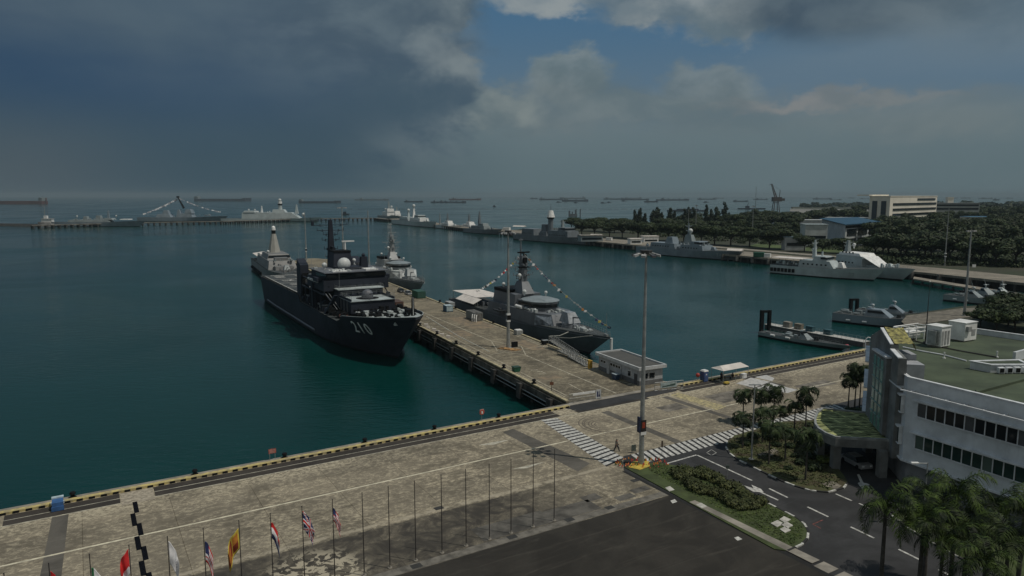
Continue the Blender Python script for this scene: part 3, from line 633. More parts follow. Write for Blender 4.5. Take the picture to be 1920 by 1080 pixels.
flag('bright red flag turning white at its lower edge',15,7.95,lambda u,v:0 if v<.66-.1*u else 1,[fr,fw],2.1,1.5,.85,-1,2.5)
flag('white flag with a red lower corner, second flag from the left',16,7.1,lambda u,v:1 if u>.62 else (2 if u<.10 else 0),[fw,fr,fgr],2.0,1.9,1.0,1,.8)
flag('plain red flag cut by the bottom of the picture, leftmost flag',17,7.7,lambda u,v:0,[fr],1.6,2.2,.7,1,4)
# ================================================================ quay edge furniture
bl0=MB().tube((0,0,0),(0,0,.12),.42,.42,10).tube((0,0,.1),(0,0,.5),.24,.22,10).tube((0,0,.5),(0,0,.72),.36,.30,10).build('bollard',BLACK())
bpos=[(136,951,'nearest the blue box'),(366,890,'second from the left'),(534,854,'beside the red board'),(684,830,'fourth from the left'),(815,804,'left of the round life ring'),(935,783,'last before the pier')]
for i,(px,py,w) in enumerate(bpos):
    o=bl0 if i==0 else copy_tree(bl0); a=min((abs(960+F*Q(k*.1,-.6)[0]/(Q(k*.1,-.6)[1]*math.cos(TH)+CH*math.sin(TH))-px),k*.1) for k in range(-900,200))[1]
    o.location=QZ(a,-.62,.06); tag(o,'black mooring bollard on the quay edge, '+w,'bollard','black bollards along the near quay edge')
x,y=Q(-74.35,-2.9)
o=T('kiosk_box','blue plastic crate-like box with a white top on the quay edge','box',(x,y,.005),AQ)
MB().box(-.55,.55,-.9,.75,0,1.0).box(-.62,.62,-1.0,-.9,.05,.55).build('body',BLUE(),o)
mb=MB(); mb.box(-.6,.6,.45,.95,1.0,1.15).box(-.66,-.56,-.4,-.1,.6,.9).box(.56,.66,-.4,-.1,.6,.9); mb.build('lid',mat('pale_blue_lid',(.45,.55,.6),.6),o)
o=T('warning_sign','faded red rectangular warning board on two posts at the quay edge','sign',QZ(-49.6,-.5,.06),AQ)
MB().tube((-.35,0,0),(-.35,0,1.0),.03,.03,6).build('post',STEEL(),o); MB().tube((.35,0,0),(.35,0,1.0),.03,.03,6).build('post',STEEL(),o)
MB().box(-.5,.5,-.05,-.01,.95,1.6).build('board',mat('faded_red_board',(.38,.10,.08),.7,0,.35,5),o)
MB().box(-.40,.40,-.065,-.053,1.38,1.46).box(-.36,.36,-.065,-.053,1.2,1.26).box(-.40,.3,-.065,-.053,1.05,1.11).build('lettering_bars',mat('faded_board_marks',(.5,.33,.3),.7),o)
o=T('life_ring_post','red life ring holder on a post at the quay edge','life ring',QZ(-16.9,-.5,.06),AQ)
MB().tube((0,0,0),(0,0,1.1),.035,.035,6).build('post',STEEL(),o)
mb=MB(); k=14
for i in range(k):
    a0,a1=2*PI*i/k,2*PI*(i+1)/k; mb.tube((.34*math.cos(a0),-.08,1.45+.36*math.sin(a0)),(.34*math.cos(a1),-.08,1.45+.36*math.sin(a1)),.10,.10,6)
mb.build('ring',mat('life_ring_red',(.55,.09,.05),.6),o)
MB().box(-.36,.36,-.04,.0,1.05,1.9).build('backboard',mat('backboard_pale',(.45,.36,.33),.7),o)
MB().box(-.12,.12,-.2,-.05,1.2,1.6).build('rope_bag',WHITE(),o)
# ================================================================ people
def person(label,loc,rz,shirt,trous,pose='walk',h=1.72,skin=(.23,.13,.09)):
    J={}
    st=.34 if pose=='walk' else .03; leg=.50*h
    J['pelvis']=(0,0,.53*h);J['spine']=(0,.01,.62*h);J['chest']=(0,0,.74*h);J['neck']=(0,0,.84*h);J['head']=(0,.02,.885*h);J['top']=(0,.02,.965*h)
    for s,n in ((-1,'L'),(1,'R')):
        f=st*s
        if pose=='sit':
            J['hip'+n]=(s*.09,0,.26*h);J['knee'+n]=(s*.11,.42,.27*h);J['ank'+n]=(s*.11,.42,.05);J['toe'+n]=(s*.12,.58,.03)
        else:
            J['hip'+n]=(s*.09,0,.50*h);J['knee'+n]=(s*.095,f*.45+.05,.285*h);J['ank'+n]=(s*.095,f*.9-.02,.05 if f>=0 else .09);J['toe'+n]=(s*.11,f*.9+.13,.025)
        J['sh'+n]=(s*.17,0,.80*h);J['elb'+n]=(s*.235,-f*.35,.635*h);J['wr'+n]=(s*.24,-f*.7+.08,.50*h);J['palm'+n]=(s*.24,-f*.78+.10,.465*h)
        for k in range(4): J['f%d%s'%(k,n)]=(s*(.228+.012*0),-f*.8+.075+.018*k,.465*h-.07-.012*(k in (1,2))); J['g%d%s'%(k,n)]=(s*.222,-f*.8+.085+.018*k,.465*h-.115-.014*(k in (1,2)))
        J['t'+n]=(s*.215,-f*.78+.15,.46*h-.03)
    if pose=='sit':
        for k in list(J):
            if k in('pelvis','spine','chest','neck','head','top') or k[:2] in('sh','el','wr','pa') or k[0] in 'fgt' and k[:3] not in('toe','top'): J[k]=(J[k][0],J[k][1],J[k][2]-.27*h)
    E=[('pelvis','spine'),('spine','chest'),('chest','neck'),('neck','head'),('head','top')]
    Rd=dict(pelvis=.14,spine=.13,chest=.155,neck=.06,head=.095,top=.075)
    for n in 'LR':
        E+=[('pelvis','hip'+n),('hip'+n,'knee'+n),('knee'+n,'ank'+n),('ank'+n,'toe'+n),('chest','sh'+n),('sh'+n,'elb'+n),('elb'+n,'wr'+n),('wr'+n,'palm'+n),('palm'+n,'t'+n)]
        E+=[('palm'+n,'f%d%s'%(k,n)) for k in range(4)]+[('f%d%s'%(k,n),'g%d%s'%(k,n)) for k in range(4)]
        Rd.update({'hip'+n:.105,'knee'+n:.068,'ank'+n:.05,'toe'+n:.04,'sh'+n:.075,'elb'+n:.05,'wr'+n:.034,'palm'+n:.034,'t'+n:.010})
        for k in range(4): Rd['f%d%s'%(k,n)]=.009; Rd['g%d%s'%(k,n)]=.008
    names=list(J); me=bpy.data.meshes.new('person'); me.from_pydata([J[k] for k in names],[(names.index(a),names.index(b_)) for a,b_ in E],[])
    o=bpy.data.objects.new('person',me); COL.objects.link(o)
    sk=o.modifiers.new('skin','SKIN'); 
    if not me.skin_vertices: bm=bmesh.new(); bm.from_mesh(me); bm.verts.layers.skin.verify(); bm.to_mesh(me); bm.free()
    for i,k in enumerate(names):
        me.skin_vertices[0].data[i].radius=tuple(v*(1.35 if k[0] not in 'fg' else 1) for v in (Rd[k],Rd[k]*(.78 if k in('pelvis','chest','spine') else 1))); me.skin_vertices[0].data[i].use_root=(k=='pelvis')
    o.modifiers.new('sub','SUBSURF').render_levels=1
    dg=bpy.context.evaluated_depsgraph_get(); dg.update(); ev=o.evaluated_get(dg); m2=bpy.data.meshes.new_from_object(ev); o.modifiers.clear(); o.data=m2
    for mm_ in (mat('skin_tone',skin,.6,0,.05,3),mat('shirt_'+shirt[0],shirt[1],.85,0,.12,6),mat('trousers_'+trous[0],trous[1],.85,0,.12,6),BLACK()): m2.materials.append(mm_)
    zo=-.27*h if pose=='sit' else 0
    for pl_ in m2.polygons:
        c=pl_.center; zz=c.z-zo
        pl_.material_index=(0 if zz>.83*h else (1 if (zz>.53*h and not(abs(c.x)>.19 and zz<.68*h)) else (0 if abs(c.x)>.2 else (2 if c.z>.09 else 3))))
        pl_.use_smooth=True
    o.location=loc; o.rotation_euler=(0,0,rz); o.scale=(1.22,1.22,1.03); tag(o,label,'person')
    hz=.93*h+zo
    MB().ball((0,-.0,hz+.005),.108,12,.85,half=True).build('hair',mat('hair_black',(.015,.012,.01),.6),o,smooth=True)
    mb=MB(); mb.ball((-.035,.108,hz-.03),.012,6).ball((.035,.108,hz-.03),.012,6).build('eyes',BLACK(),o); MB().tube((0,.11,hz-.02),(0,.135,hz-.065),.012,.018,6).build('nose',mat('skin_tone',skin),o)
    MB().box(-.025,.025,.10,.112,hz-.10,hz-.09).build('mouth',mat('lip_tone',(.25,.08,.07),.6),o)
    return o
x,y=G(1156,846); person('person walking alone beside the zebra crossing in dark clothes',(x,y,.02),R(-75),('grey_brown',(.13,.12,.10)),('dark_grey',(.05,.05,.055)))
# ================================================================ canopy tent, toilet, table at the quay edge
x,y=G(1368,712)
o=T('canopy_tent','white flat-topped canopy tent at the far quay edge','tent',(x,y,0),AQ)
mb=MB().hexa([(-3.6,-1.6,2.55),(3.6,-1.6,2.55),(3.6,1.6,2.55),(-3.6,1.6,2.55)],[(-3.4,-1.3,2.68),(3.4,-1.3,2.68),(3.4,1.3,2.68),(-3.4,1.3,2.68)])
mb.hexa([(-3.4,-1.3,2.683),(3.4,-1.3,2.683),(3.4,1.3,2.683),(-3.4,1.3,2.683)],[(-2.9,-.1,3.15),(2.9,-.1,3.15),(2.9,.1,3.15),(-2.9,.1,3.15)]); mb.build('roof',CANV(),o)
for a in (-3.5,0,3.5):
    for c in (-1.5,1.5): MB().tube((a,c,0),(a,c,2.56),.045,.045,6).build('leg',STEEL(),o)
o=T('folding_table','small dark table in the shade of the canopy tent','table',(x-.4,y-.2,0),AQ)
MB().box(-.8,.8,-.35,.35,.70,.75).build('table_top',mat('table_grey',(.12,.12,.13),.6),o)
for a in (-.7,.7):
    for c in (-.28,.28): MB().box(a-.02,a+.02,c-.02,c+.02,0,.70).build('leg',STEEL(),o)
tx,ty=x,y
person('person in dark clothes standing at the left of the table under the tent',(x-1.9,y-.9,0),R(-60),('navy',(.02,.025,.04)),('black',(.02,.02,.02)),'stand')
person('person in dark clothes sitting at the right of the table under the tent',(x+.75,y+.55,.0),R(120),('black',(.02,.02,.022)),('navy_t',(.02,.025,.035)),'sit')
o=T('stool','low dark stool under the seated person in the tent','stool',(x+.75,y+.52,0),AQ); MB().box(-.18,.18,-.18,.18,.33,.36).build('seat',BLACK(),o)
for a in (-.15,.15):
    for c in (-.15,.15): MB().box(a-.015,a+.015,c-.015,c+.015,0,.33).build('leg',STEEL(),o)
o=T('cool_box','white boxy cooler beside the right leg of the canopy tent','box',(tx+3.1,ty+1.3,0),AQ)
MB().box(-.6,.6,-.35,.35,0,.75).build('body',WHITE(),o); MB().box(-.64,.64,-.39,.39,.753,.9).build('lid',WHITE(),o)
o=T('cable_reel','small yellow rectangular trolley in front of the canopy tent','trolley',(*G(1362,721),.02),AQ)
MB().box(-.55,.55,-.3,.3,.22,.5).build('body',YEL(),o)
for a in (-.4,.4): MB().tube((a,-.33,.14),(a,.33,.14),.14,.14,10).build('wheel',BLACK(),o)
x,y=G(1320,715)
o=T('portable_toilet','blue portable toilet cabin with a white roof at the quay edge','portable toilet',(x,y,0),AQ)
MB().box(-.55,.55,-.55,.55,.05,2.05).build('cabin',mat('toilet_blue',(.05,.09,.22),.5,0,.15,2),o)
MB().hexa([(-.6,-.6,2.053),(.6,-.6,2.053),(.6,.6,2.053),(-.6,.6,2.053)],[(-.45,-.45,2.3),(.45,-.45,2.3),(.45,.45,2.3),(-.45,.45,2.3)]).build('roof',WHITE(),o)
MB().box(-.4,.4,-.575,-.553,.15,1.9).build('door',mat('toilet_door',(.07,.12,.28),.5),o); MB().box(-.15,.15,-.59,-.578,1.35,1.6).build('door_sign',WHITE(),o)
o=T('marker_ball','red round marker ball on a post beside the blue toilet cabin','marker ball',(*G(1308,716),0)); MB().tube((0,0,0),(0,0,1.0),.05,.05,6).build('post',STEEL(),o); MB().ball((0,0,1.35),.42,12).build('ball',RED(),o,smooth=True)
o=T('a_board_sign','small dark sign board standing behind the foot of the tallest mast','sign',(*G(1188,849),.02),R(20)); MB().box(-.35,.35,-.04,.04,.25,1.15).build('board',mat('sign_grey',(.07,.09,.08),.6),o)
for a in (-.28,.28): MB().box(a-.02,a+.02,-.03,.03,0,.25).build('leg',STEEL(),o)
o=T('sign_post','thin post with a small brown sign at the right zebra crossing','sign',(*G(1241,853),.02)); MB().tube((0,0,0),(0,0,2.1),.035,.035,6).build('post',STEEL(),o); MB().box(-.12,.12,-.04,.04,1.1,2.0).build('board',mat('sign_brown',(.10,.07,.05),.7),o)
o=T('sign_post','thin road sign post between the lane line and the hedge island','sign',(*G(1363,906),.02)); MB().tube((0,0,0),(0,0,2.2),.035,.035,6).build('post',STEEL(),o); MB().box(-.2,.2,-.05,.05,1.9,2.35).build('board',mat('sign_grey',(.07,.09,.08),.6),o)
# ================================================================ pier furniture (pier frame)
def pz(s,t,z=.02): return PZ(s,t,z)
o=T('barrier_fence','metal crowd barrier with a long white banner across the pier entrance','barrier',pz(-.6,.2,.02),AP-PI/2)
MB().path([(0,0,0),(0,0,1.6),(6.6,0,1.6),(6.6,0,0),(0,0,0)],.04).path([(0,0,.8),(6.6,0,.8)],.03).build('frame',STEEL(),o)
mb=MB()
for k in range(1,44): mb.tube((k*.15,0,0),(k*.15,0,1.6),.012,.012,4)
mb.build('bars',STEEL(),o); MB().box(.75,5.3,-.08,-.05,1.25,1.62).build('banner',WHITE(),o)
mb=MB().box(5.45,6.5,-.10,-.06,.15,1.75); mb.build('sign_panel',mat('sign_pale',(.5,.52,.53),.6),o); MB().box(5.65,5.9,-.115,-.103,.45,1.45).box(6.0,6.3,-.115,-.103,.45,.8).box(6.05,6.2,-.115,-.103,.8,1.45).build('sign_marks',mat('sign_navy',(.02,.03,.10),.6),o)
for a in (1.2,3.3,5.4): MB().box(a-.35,a+.35,-.2,.2,-.02,.1).build('foot',CONC(),o)
o=T('barrier_fence','metal barrier with a pale landscape banner in front of the pier house','barrier',pz(-.6,18.6,.02),AP-PI/2-R(8))
MB().path([(0,0,0),(0,0,1.5),(6.0,0,1.5),(6.0,0,0),(0,0,0)],.05).path([(0,0,.75),(6,0,.75)],.035).build('frame',STEEL(),o)
mb=MB()
for k in range(1,40): mb.tube((k*.15,0,0),(k*.15,0,1.5),.012,.012,4)
mb.build('bars',STEEL(),o); MB().box(1.2,4.6,-.09,-.05,.4,1.35).build('banner',mat('banner_pale',(.38,.47,.48),.6),o)
MB().hexa([(1.5,-.11,.55),(4.3,-.11,.75),(4.3,-.095,.75),(1.5,-.095,.55)],[(1.5,-.11,.68),(4.3,-.11,1.12),(4.3,-.095,1.12),(1.5,-.095,.68)]).build('banner_wave',mat('banner_green',(.05,.10,.09),.6),o)
for a in (1,3,5): MB().box(a-.35,a+.35,-.2,.2,-.02,.1).build('foot',CONC(),o)
# pier house
o=T('pier_house','low white flat-roofed house with a grey base at the pier entrance','house',pz(3.3,18.0),AP-PI/2)
wm=mat('house_white_wall',(.40,.42,.44),.8,0,.12,.8,stain=.3); gm=mat('house_grey_base',(.13,.135,.14),.85,0,.15,.8)
L=14.2;Wd=5.4;Hh=3.1
MB().box(0,Wd,0,L,.9,Hh).build('wall',wm,o); MB().box(-.03,Wd+.03,-.03,L+.03,-.02,.9).build('base_wall',gm,o)
MB().box(-.55,Wd+.55,-.55,L+.55,Hh,Hh+.28).build('roof',mat('house_roof_edge',(.50,.52,.53),.8,0,.12,.8),o)
mb=MB(); e=.32
mb.box(-.55,Wd+.55,-.55,-.55+e,Hh+.283,Hh+.62).box(-.55,Wd+.55,L+.55-e,L+.55,Hh+.283,Hh+.62).box(-.55,-.55+e,-.55+e,L+.55-e,Hh+.283,Hh+.62).box(Wd+.55-e,Wd+.55,-.55+e,L+.55-e,Hh+.283,Hh+.62)
mb.build('parapet',MATS['house_roof_edge'],o); MB().box(-.2,Wd+.2,-.2,L+.2,Hh+.284,Hh+.33).build('roof_felt',mat('roof_felt_dark',(.045,.047,.045),.95,0,.6,.5,0,(.09,.09,.085)),o)
for (y0,y1,z0,z1) in ((11.6,12.3,1.9,2.35),(12.6,13.3,1.9,2.35),(8.2,8.9,1.9,2.4),(9.1,9.8,1.9,2.4),(6.3,7.0,1.9,2.4),(7.2,7.9,1.9,2.4),(2.8,3.7,1.2,2.2)):
    f=MB().box(-.06,-.003,y0-.06,y1+.06,z0-.06,z1+.06).build('window',WHITE(),o); MB().box(-.08,-.063,y0,y1,z0,z1).build('pane',WIN(),f)
for (x0,x1) in ((.5,1.9),(2.2,3.5)):
    f=MB().box(x0-.06,x1+.06,-.06,-.033,1.25,2.35).build('window',WHITE(),o); MB().box(x0,x1,-.08,-.063,1.3,2.3).build('pane',WIN(),f)
MB().box(-.07,-.033,.7,1.7,0,2.1).build('door',mat('door_dark',(.06,.06,.065),.6),o); MB().box(-.07,-.033,10.2,11.1,0,2.1).build('door',mat('door_pale',(.45,.46,.47),.6),o)
for y_ in (5.9,10.0,13.9): MB().tube((-.05,y_,0),(-.05,y_,3.0),.04,.04,6).build('downpipe',STEEL(),o)
o=T('waste_bin','dark blue wheeled bin against the pier house wall','bin',pz(9.3,16.7),AP-PI/2); MB().hexa([(-.45,-.6,.1),(.45,-.6,.1),(.45,.6,.1),(-.45,.6,.1)],[(-.55,-.7,1.1),(.55,-.7,1.1),(.55,.7,1.1),(-.55,.7,1.1)]).build('body',mat('bin_navy',(.03,.06,.12),.5),o); MB().box(-.58,.58,-.73,.73,1.103,1.2).build('lid',mat('bin_lid',(.35,.42,.47),.5),o)
for a in (-.4,.4):
    for c in (-.5,.5): MB().tube((a,c-.04,.08),(a,c+.04,.08),.08,.08,8).build('wheel',BLACK(),o)
o=T('gas_cylinder_rack','upright orange-yellow tank at the left corner of the pier house','tank',pz(18.9,16.6)); MB().tube((0,0,.1),(0,0,1.9),.33,.33,10).tube((.45,.3,.1),(.45,.3,1.7),.25,.25,10).build('tank',mat('tank_yellow',(.55,.33,.04),.6),o); MB().box(-.45,.8,-.4,.6,0,.1).build('base',STEEL(),o)
def gangway(label,s,t,rz,L,w,tilt,z=.1):
    o=T('gangway',label,'gangway',pz(s,t,.02),AP-PI/2+rz); h=tilt
    mb=MB()
    for c in (-w/2,w/2):
        mb.path([(c,0,z),(c,L,z+h)],.09).path([(c,0,z+1.0),(c,L,z+h+1.0)],.06)
        n=int(L/1.1)
        for k in range(n+1):
            y=L*k/n; zz=z+h*k/n; mb.tube((c,y,zz),(c,y,zz+1.0),.045,.045,5)
            if k<n: mb.tube((c,y,zz),(c,y+L/n,zz+h/n+1.0),.035,.035,4)
    mb.build('truss_rail',mat('gangway_metal',(.30,.31,.30),.6,.3,.3,2),o)
    MB().hexa([(-w/2,0,z-.03),(w/2,0,z-.03),(w/2,L,z+h-.03),(-w/2,L,z+h-.03)],[(-w/2,0,z+.05),(w/2,0,z+.05),(w/2,L,z+h+.05),(-w/2,L,z+h+.05)]).build('walkway',mat('gangway_deck',(.16,.16,.15),.8),o)
    for c in (-w/2,w/2): MB().tube((c,L,z+h),(c,L,0),.07,.07,6).build('leg',STEEL(),o)
    return o
gangway('dark metal gangway leaning toward the dressed ship bow, leftmost of the gangways',29.5,19.9,R(2),11,1.3,1.8)
gangway('grey truss gangway resting beside the orange tank corner of the house',20.5,17.4,R(-4),8.5,1.2,.4)
gangway('grey truss gangway lying between the leftmost gangway and the pier house',24.0,18.7,R(5),9.5,1.2,.9)
o=T('control_box','small dark cabinet on the pier under the dressed ship bow','cabinet',pz(44.5,20.1),AP-PI/2); MB().box(-.7,.7,-.55,.55,0,1.0).build('body',BLACK(),o); MB().box(-.75,.75,-.6,.6,1.003,1.08).build('lid',STEEL(),o)
o=T('control_box','small pale rounded cabinet on the pier beside the dressed ship','cabinet',pz(58.5,19.8),AP-PI/2); MB().box(-.9,.9,-.9,.9,0,1.1).build('body',STEEL(),o); MB().box(-.8,.8,-.8,.8,1.103,1.3).build('lid',WHITE(),o)
o=T('skip_bin','small green skip on the left edge of the pier','skip',pz(23.6,1.9),AP-PI/2); MB().hexa([(-.6,-.6,.05),(.6,-.6,.05),(.6,.6,.05),(-.6,.6,.05)],[(-.75,-.75,1.0),(.75,-.75,1.0),(.75,.75,1.0),(-.75,.75,1.0)]).build('body',GREEN(),o); MB().box(-.78,.78,-.78,.78,1.003,1.08).build('lid',mat('skip_lid',(.03,.07,.05),.7),o)
o=T('sign_post','post with an orange disc at the left edge of the pier','sign',pz(7.4,1.2)); MB().tube((0,0,0),(0,0,2.0),.05,.05,6).build('post',BLACK(),o); MB().box(-.35,.35,-.06,.06,1.2,1.75).build('board',mat('sign_rust',(.20,.08,.04),.7),o)
def box_thing(name,label,cat,s,t,dims,m,extra=None,z=.02):
    lx,ly,lz=dims; o=T(name,label,cat,pz(s,t,z),AP-PI/2)
    mb=MB().box(-lx/2,lx/2,-ly/2,ly/2,.12,lz)
    for k in range(int(ly/.5)):
        for sd in (-1,1): mb.box(sd*lx/2,sd*(lx/2+.05),-ly/2+.15+k*.5,-ly/2+.38+k*.5,.2,lz-.1)
    mb.build('body',m,o); MB().box(-lx/2-.03,lx/2+.03,-ly/2-.03,ly/2+.03,lz+.003,lz+.09).build('roof',extra or m,o)
    MB().box(-lx/2+.1,lx/2-.1,-ly/2-.04,-ly/2-.003,.25,lz-.15).build('door',extra or m,o)
    for a in (-lx/2+.15,lx/2-.15): MB().box(a-.12,a+.12,-ly/2,ly/2,0,.12).build('skid',BLACK(),o)
    return o
box_thing('shipping_container','long dark green container at the right pier edge behind the landing ship bow','container',134.5,18.2,(3.0,6.4,2.4),GREEN(),mat('container_green_top',(.03,.09,.07),.7))
box_thing('shipping_container','rust red covered container standing close behind the landing ship bow','container',113,3.6,(2.6,6.5,2.6),RUST(),mat('container_brown_top',(.09,.06,.05),.8))
box_thing('tool_cabin','small blue box cabin with a pale lid left of the white stern awning','cabin',101.3,16.6,(2.2,3.0,1.9),mat('cabin_blue',(.06,.15,.24),.6,0,.15,1),mat('cabin_pale_top',(.40,.50,.54),.6))
box_thing('generator_set','large pale grey generator housing on the pier under the white awning','generator',84.5,18.4,(2.6,6.5,2.3),PALE(),mat('generator_top',(.13,.13,.125),.8,0,.4,1))
box_thing('generator_set','small pale container at the right pier edge left of the awning','generator',110,20.6,(1.8,4.5,1.5),PALE(),mat('pale_roof_panel',(.34,.36,.37),.7))
# arched hoses of the generator
mb=MB()
for k in (0,1,2):
    c=pz(80.3+.9*k,17.4-.25*k); p_=[(c[0]+.0,c[1]+.0,1.9),(c[0]-.1,c[1]-.6,1.9),(c[0]-.15,c[1]-.9,1.0),(c[0]-.15,c[1]-.95,.1)]; mb.path(p_,.16,8)
tag(mb.build('ventilation_hose',WHITE()),'thick white hoses arching down at the end of the large grey generator','hose')
def car(label,s,t,m,rz=0):
    o=T('parked_car',label,'car',pz(s,t),AP-PI/2+rz,'cars parked on the pier')
    mb=MB().hexa([(-.9,-2.2,.3),(.9,-2.2,.3),(.9,2.2,.3),(-.9,2.2,.3)],[(-.85,-2.1,.85),(.85,-2.1,.85),(.85,2.1,.85),(-.85,2.1,.85)]); mb.build('body',m,o)
    MB().hexa([(-.8,-1.3,.853),(.8,-1.3,.853),(.8,1.7,.853),(-.8,1.7,.853)],[(-.65,-.7,1.42),(.65,-.7,1.42),(.65,1.1,1.42),(-.65,1.1,1.42)]).build('window_band',WIN(),o)
    MB().box(-.62,.62,-.66,1.06,1.423,1.46).build('roof',m,o)
    for a in (-.8,.8):
        for c in (-1.4,1.4): MB().tube((a-.1,c,.32),(a+.1,c,.32),.32,.32,12).build('wheel',BLACK(),o)
        MB().box(a*.75-.18,a*.75+.18,-2.24,-2.2,.55,.75).build('headlight',WHITE(),o)
    return o
car('silver car parked on the pier next to the green container','142.5' and 142.8,17.0,mat('car_silver',(.40,.42,.44),.35,.3,.08,1))
car('dark car parked on the pier, farther of the two cars',150.5,16.6,mat('car_dark',(.06,.065,.075),.35,.2,.1,1))
o=T('canopy_tent','pale pitched canopy on the pier just behind the landing ship bridge','tent',pz(178,12),AP-PI/2)
MB().hexa([(-3.4,-3.4,2.6),(3.4,-3.4,2.6),(3.4,3.4,2.6),(-3.4,3.4,2.6)],[(-.2,-.2,4.3),(.2,-.2,4.3),(.2,.2,4.3),(-.2,.2,4.3)]).build('roof',mat('canopy_cream',(.50,.47,.38),.8),o)
for a in (-3.2,3.2):
    for c in (-3.2,3.2): MB().tube((a,c,0),(a,c,2.62),.06,.06,6).build('leg',STEEL(),o)
pb0=MB().tube((0,0,0),(0,0,.15),.5,.5,10).tube((0,0,.1),(0,0,.55),.26,.24,10).tube((0,0,.55),(0,0,.8),.42,.34,10).build('bollard',BLACK())
for i in range(11):
    o=pb0 if i==0 else copy_tree(pb0); o.location=PZ(13+i*13.5,.45,.26); tag(o,'black bollard on the left pier kerb, %s from the quay'%ORD[i],'bollard','black bollards along the left pier kerb')
for i in range(7):
    o=copy_tree(pb0); o.location=PZ(32+i*14.5,20.45,.24); tag(o,'black bollard on the right pier kerb beside the dressed ship, %s from the quay'%ORD[i],'bollard','black bollards along the right pier kerb')
random.seed(12)
mb=MB()
for k in range(9):
    c=pz(62+k*3.6,1.6+random.uniform(-.4,.5)); a=random.uniform(0,3)
    mb.box(c[0]-.5,c[0]+.5,c[1]-.3,c[1]+.3,.03,.45+.3*random.random())
tag(mb.build('mooring_gear',CANV()),'heap of pale mooring gear along the left pier edge by the landing ship bow','mooring gear',kind='stuff')
# ================================================================ headquarters building
hq=T('headquarters_building','white three-storey office block with a green flat roof and a grey entrance tower','building')
RP=[(51.6,99.4),(49.6,90.0),(48.5,84.7),(66,51),(95,66),(95,92),(77.7,116.4),(68.2,117.4),(57.6,111.2)]
def offs(P,d):      # mitred offset of a closed polygon, d>0 outward for counter-clockwise order
    a=sum(P[i][0]*P[(i+1)%len(P)][1]-P[(i+1)%len(P)][0]*P[i][1] for i in range(len(P))); sg=1 if a>0 else -1; out=[]
    n=len(P)
    for i in range(n):
        p0,p1,p2=Vector(P[i-1]),Vector(P[i]),Vector(P[(i+1)%n]); d1=(p1-p0).normalized(); d2=(p2-p1).normalized()
        n1=Vector((d1.y,-d1.x))*sg; n2=Vector((d2.y,-d2.x))*sg; b_=(n1+n2)/(1+n1.dot(n2)); out.append(tuple(p1+b_*d))
    return out
def ringband(mb,P,d0,d1,z0,z1,edges=None):
    A,B=offs(P,d0),offs(P,d1); n=len(P)
    for i in range(n):
        if edges and i not in edges: continue
        j=(i+1)%n; mb.prism([A[i],A[j],B[j],B[i]],z0,z1)
    return mb
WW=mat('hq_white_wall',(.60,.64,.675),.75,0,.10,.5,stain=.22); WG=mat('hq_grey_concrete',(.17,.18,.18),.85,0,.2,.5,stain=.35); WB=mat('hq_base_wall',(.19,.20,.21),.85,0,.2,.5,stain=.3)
TRIM=mat('hq_white_trim',(.66,.69,.72),.7,0,.12,1,stain=.2)
MB().prism(offs(RP,-.01),3.5,13.0).build('wall',WW,hq)
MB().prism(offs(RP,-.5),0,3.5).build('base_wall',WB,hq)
mb=MB(); ringband(mb,RP,-.28,-.001,13.0,13.85); mb.build('parapet',WW,hq)
mb=MB(); ringband(mb,RP,-.36,.09,13.853,13.98); mb.build('parapet_cap',TRIM,hq)
mb=MB(); ringband(mb,RP,-.05,.22,3.3,3.52); mb.build('ledge',TRIM,hq)
RG=mat('green_roof_coating',(.058,.078,.046),.9,0,.30,.18,.2,(.036,.050,.030),7,stain=.25)
MB().prism(offs(RP,-.29),13.0,13.04).build('roof',RG,hq)
mb=MB()
def wallpt(A,B,s,o,z):
    d=(Vector(B)-Vector(A)).normalized(); n=Vector((d.y,-d.x)); 
    if n.x>0: n=-n
    p=Vector(A)+d*s+n*o; return (p.x,p.y,z)
C1,C2=(48.5,84.7),(66,51)
def wbox(mb,A,B,s0,s1,o0,o1,z0,z1):
    return mb.hexa([wallpt(A,B,s,o,z0) for s,o in ((s0,o0),(s1,o0),(s1,o1),(s0,o1))],[wallpt(A,B,s,o,z1) for s,o in ((s0,o0),(s1,o0),(s1,o1),(s0,o1))])
for zt,zb,gl in ((11.05,9.45,'dark'),(7.05,5.45,'green')):
    f=wbox(MB(),C1,C2,1.0,24.4,.003,.55,zt+.20,zt+.36).build('sun_ledge',TRIM,hq)
    wbox(MB(),C1,C2,1.35,24.2,.003,.16,zb-.16,zb-.04).build('sill',TRIM,hq)
    for k in range(20):
        s=1.45+k*1.12
        mb=MB(); wbox(mb,C1,C2,s,s+.10,.003,.12,zb-.037,zt+.19); wbox(mb,C1,C2,s+.103,s+1.117,.003,.10,zt+.02,zt+.187)
        f=mb.build('window',TRIM,hq); wbox(MB(),C1,C2,s+.103,s+1.117,.004,.03,zb-.036,zt+.017).build('pane',(WIN() if (k*7)%5 else glassm('dark_glass_blind',(.05,.055,.06),.25)) if gl=='dark' else (glassm('green_glass',(.008,.024,.02)) if (k*5)%7 else glassm('green_glass_blind',(.05,.075,.065),.3)),f)
mb=MB(); wbox(mb,C1,C2,-.3,26,.75,.95,12.30,12.46)
for k in range(12): wbox(mb,C1,C2,.9+k*2.1,1.0+k*2.1,.003,.747,12.2,12.5)
mb.build('sunshade_rail',TRIM,hq)
A1,A2=(49.6,90.0),(48.5,84.7)
mb=MB(); wbox(mb,A1,A2,-.5,5.2,.6,.8,12.30,12.46)
for k in range(4): wbox(mb,A1,A2,.3+k*1.3,.4+k*1.3,.003,.597,12.2,12.5)
mb.build('sunshade_rail',TRIM,hq)
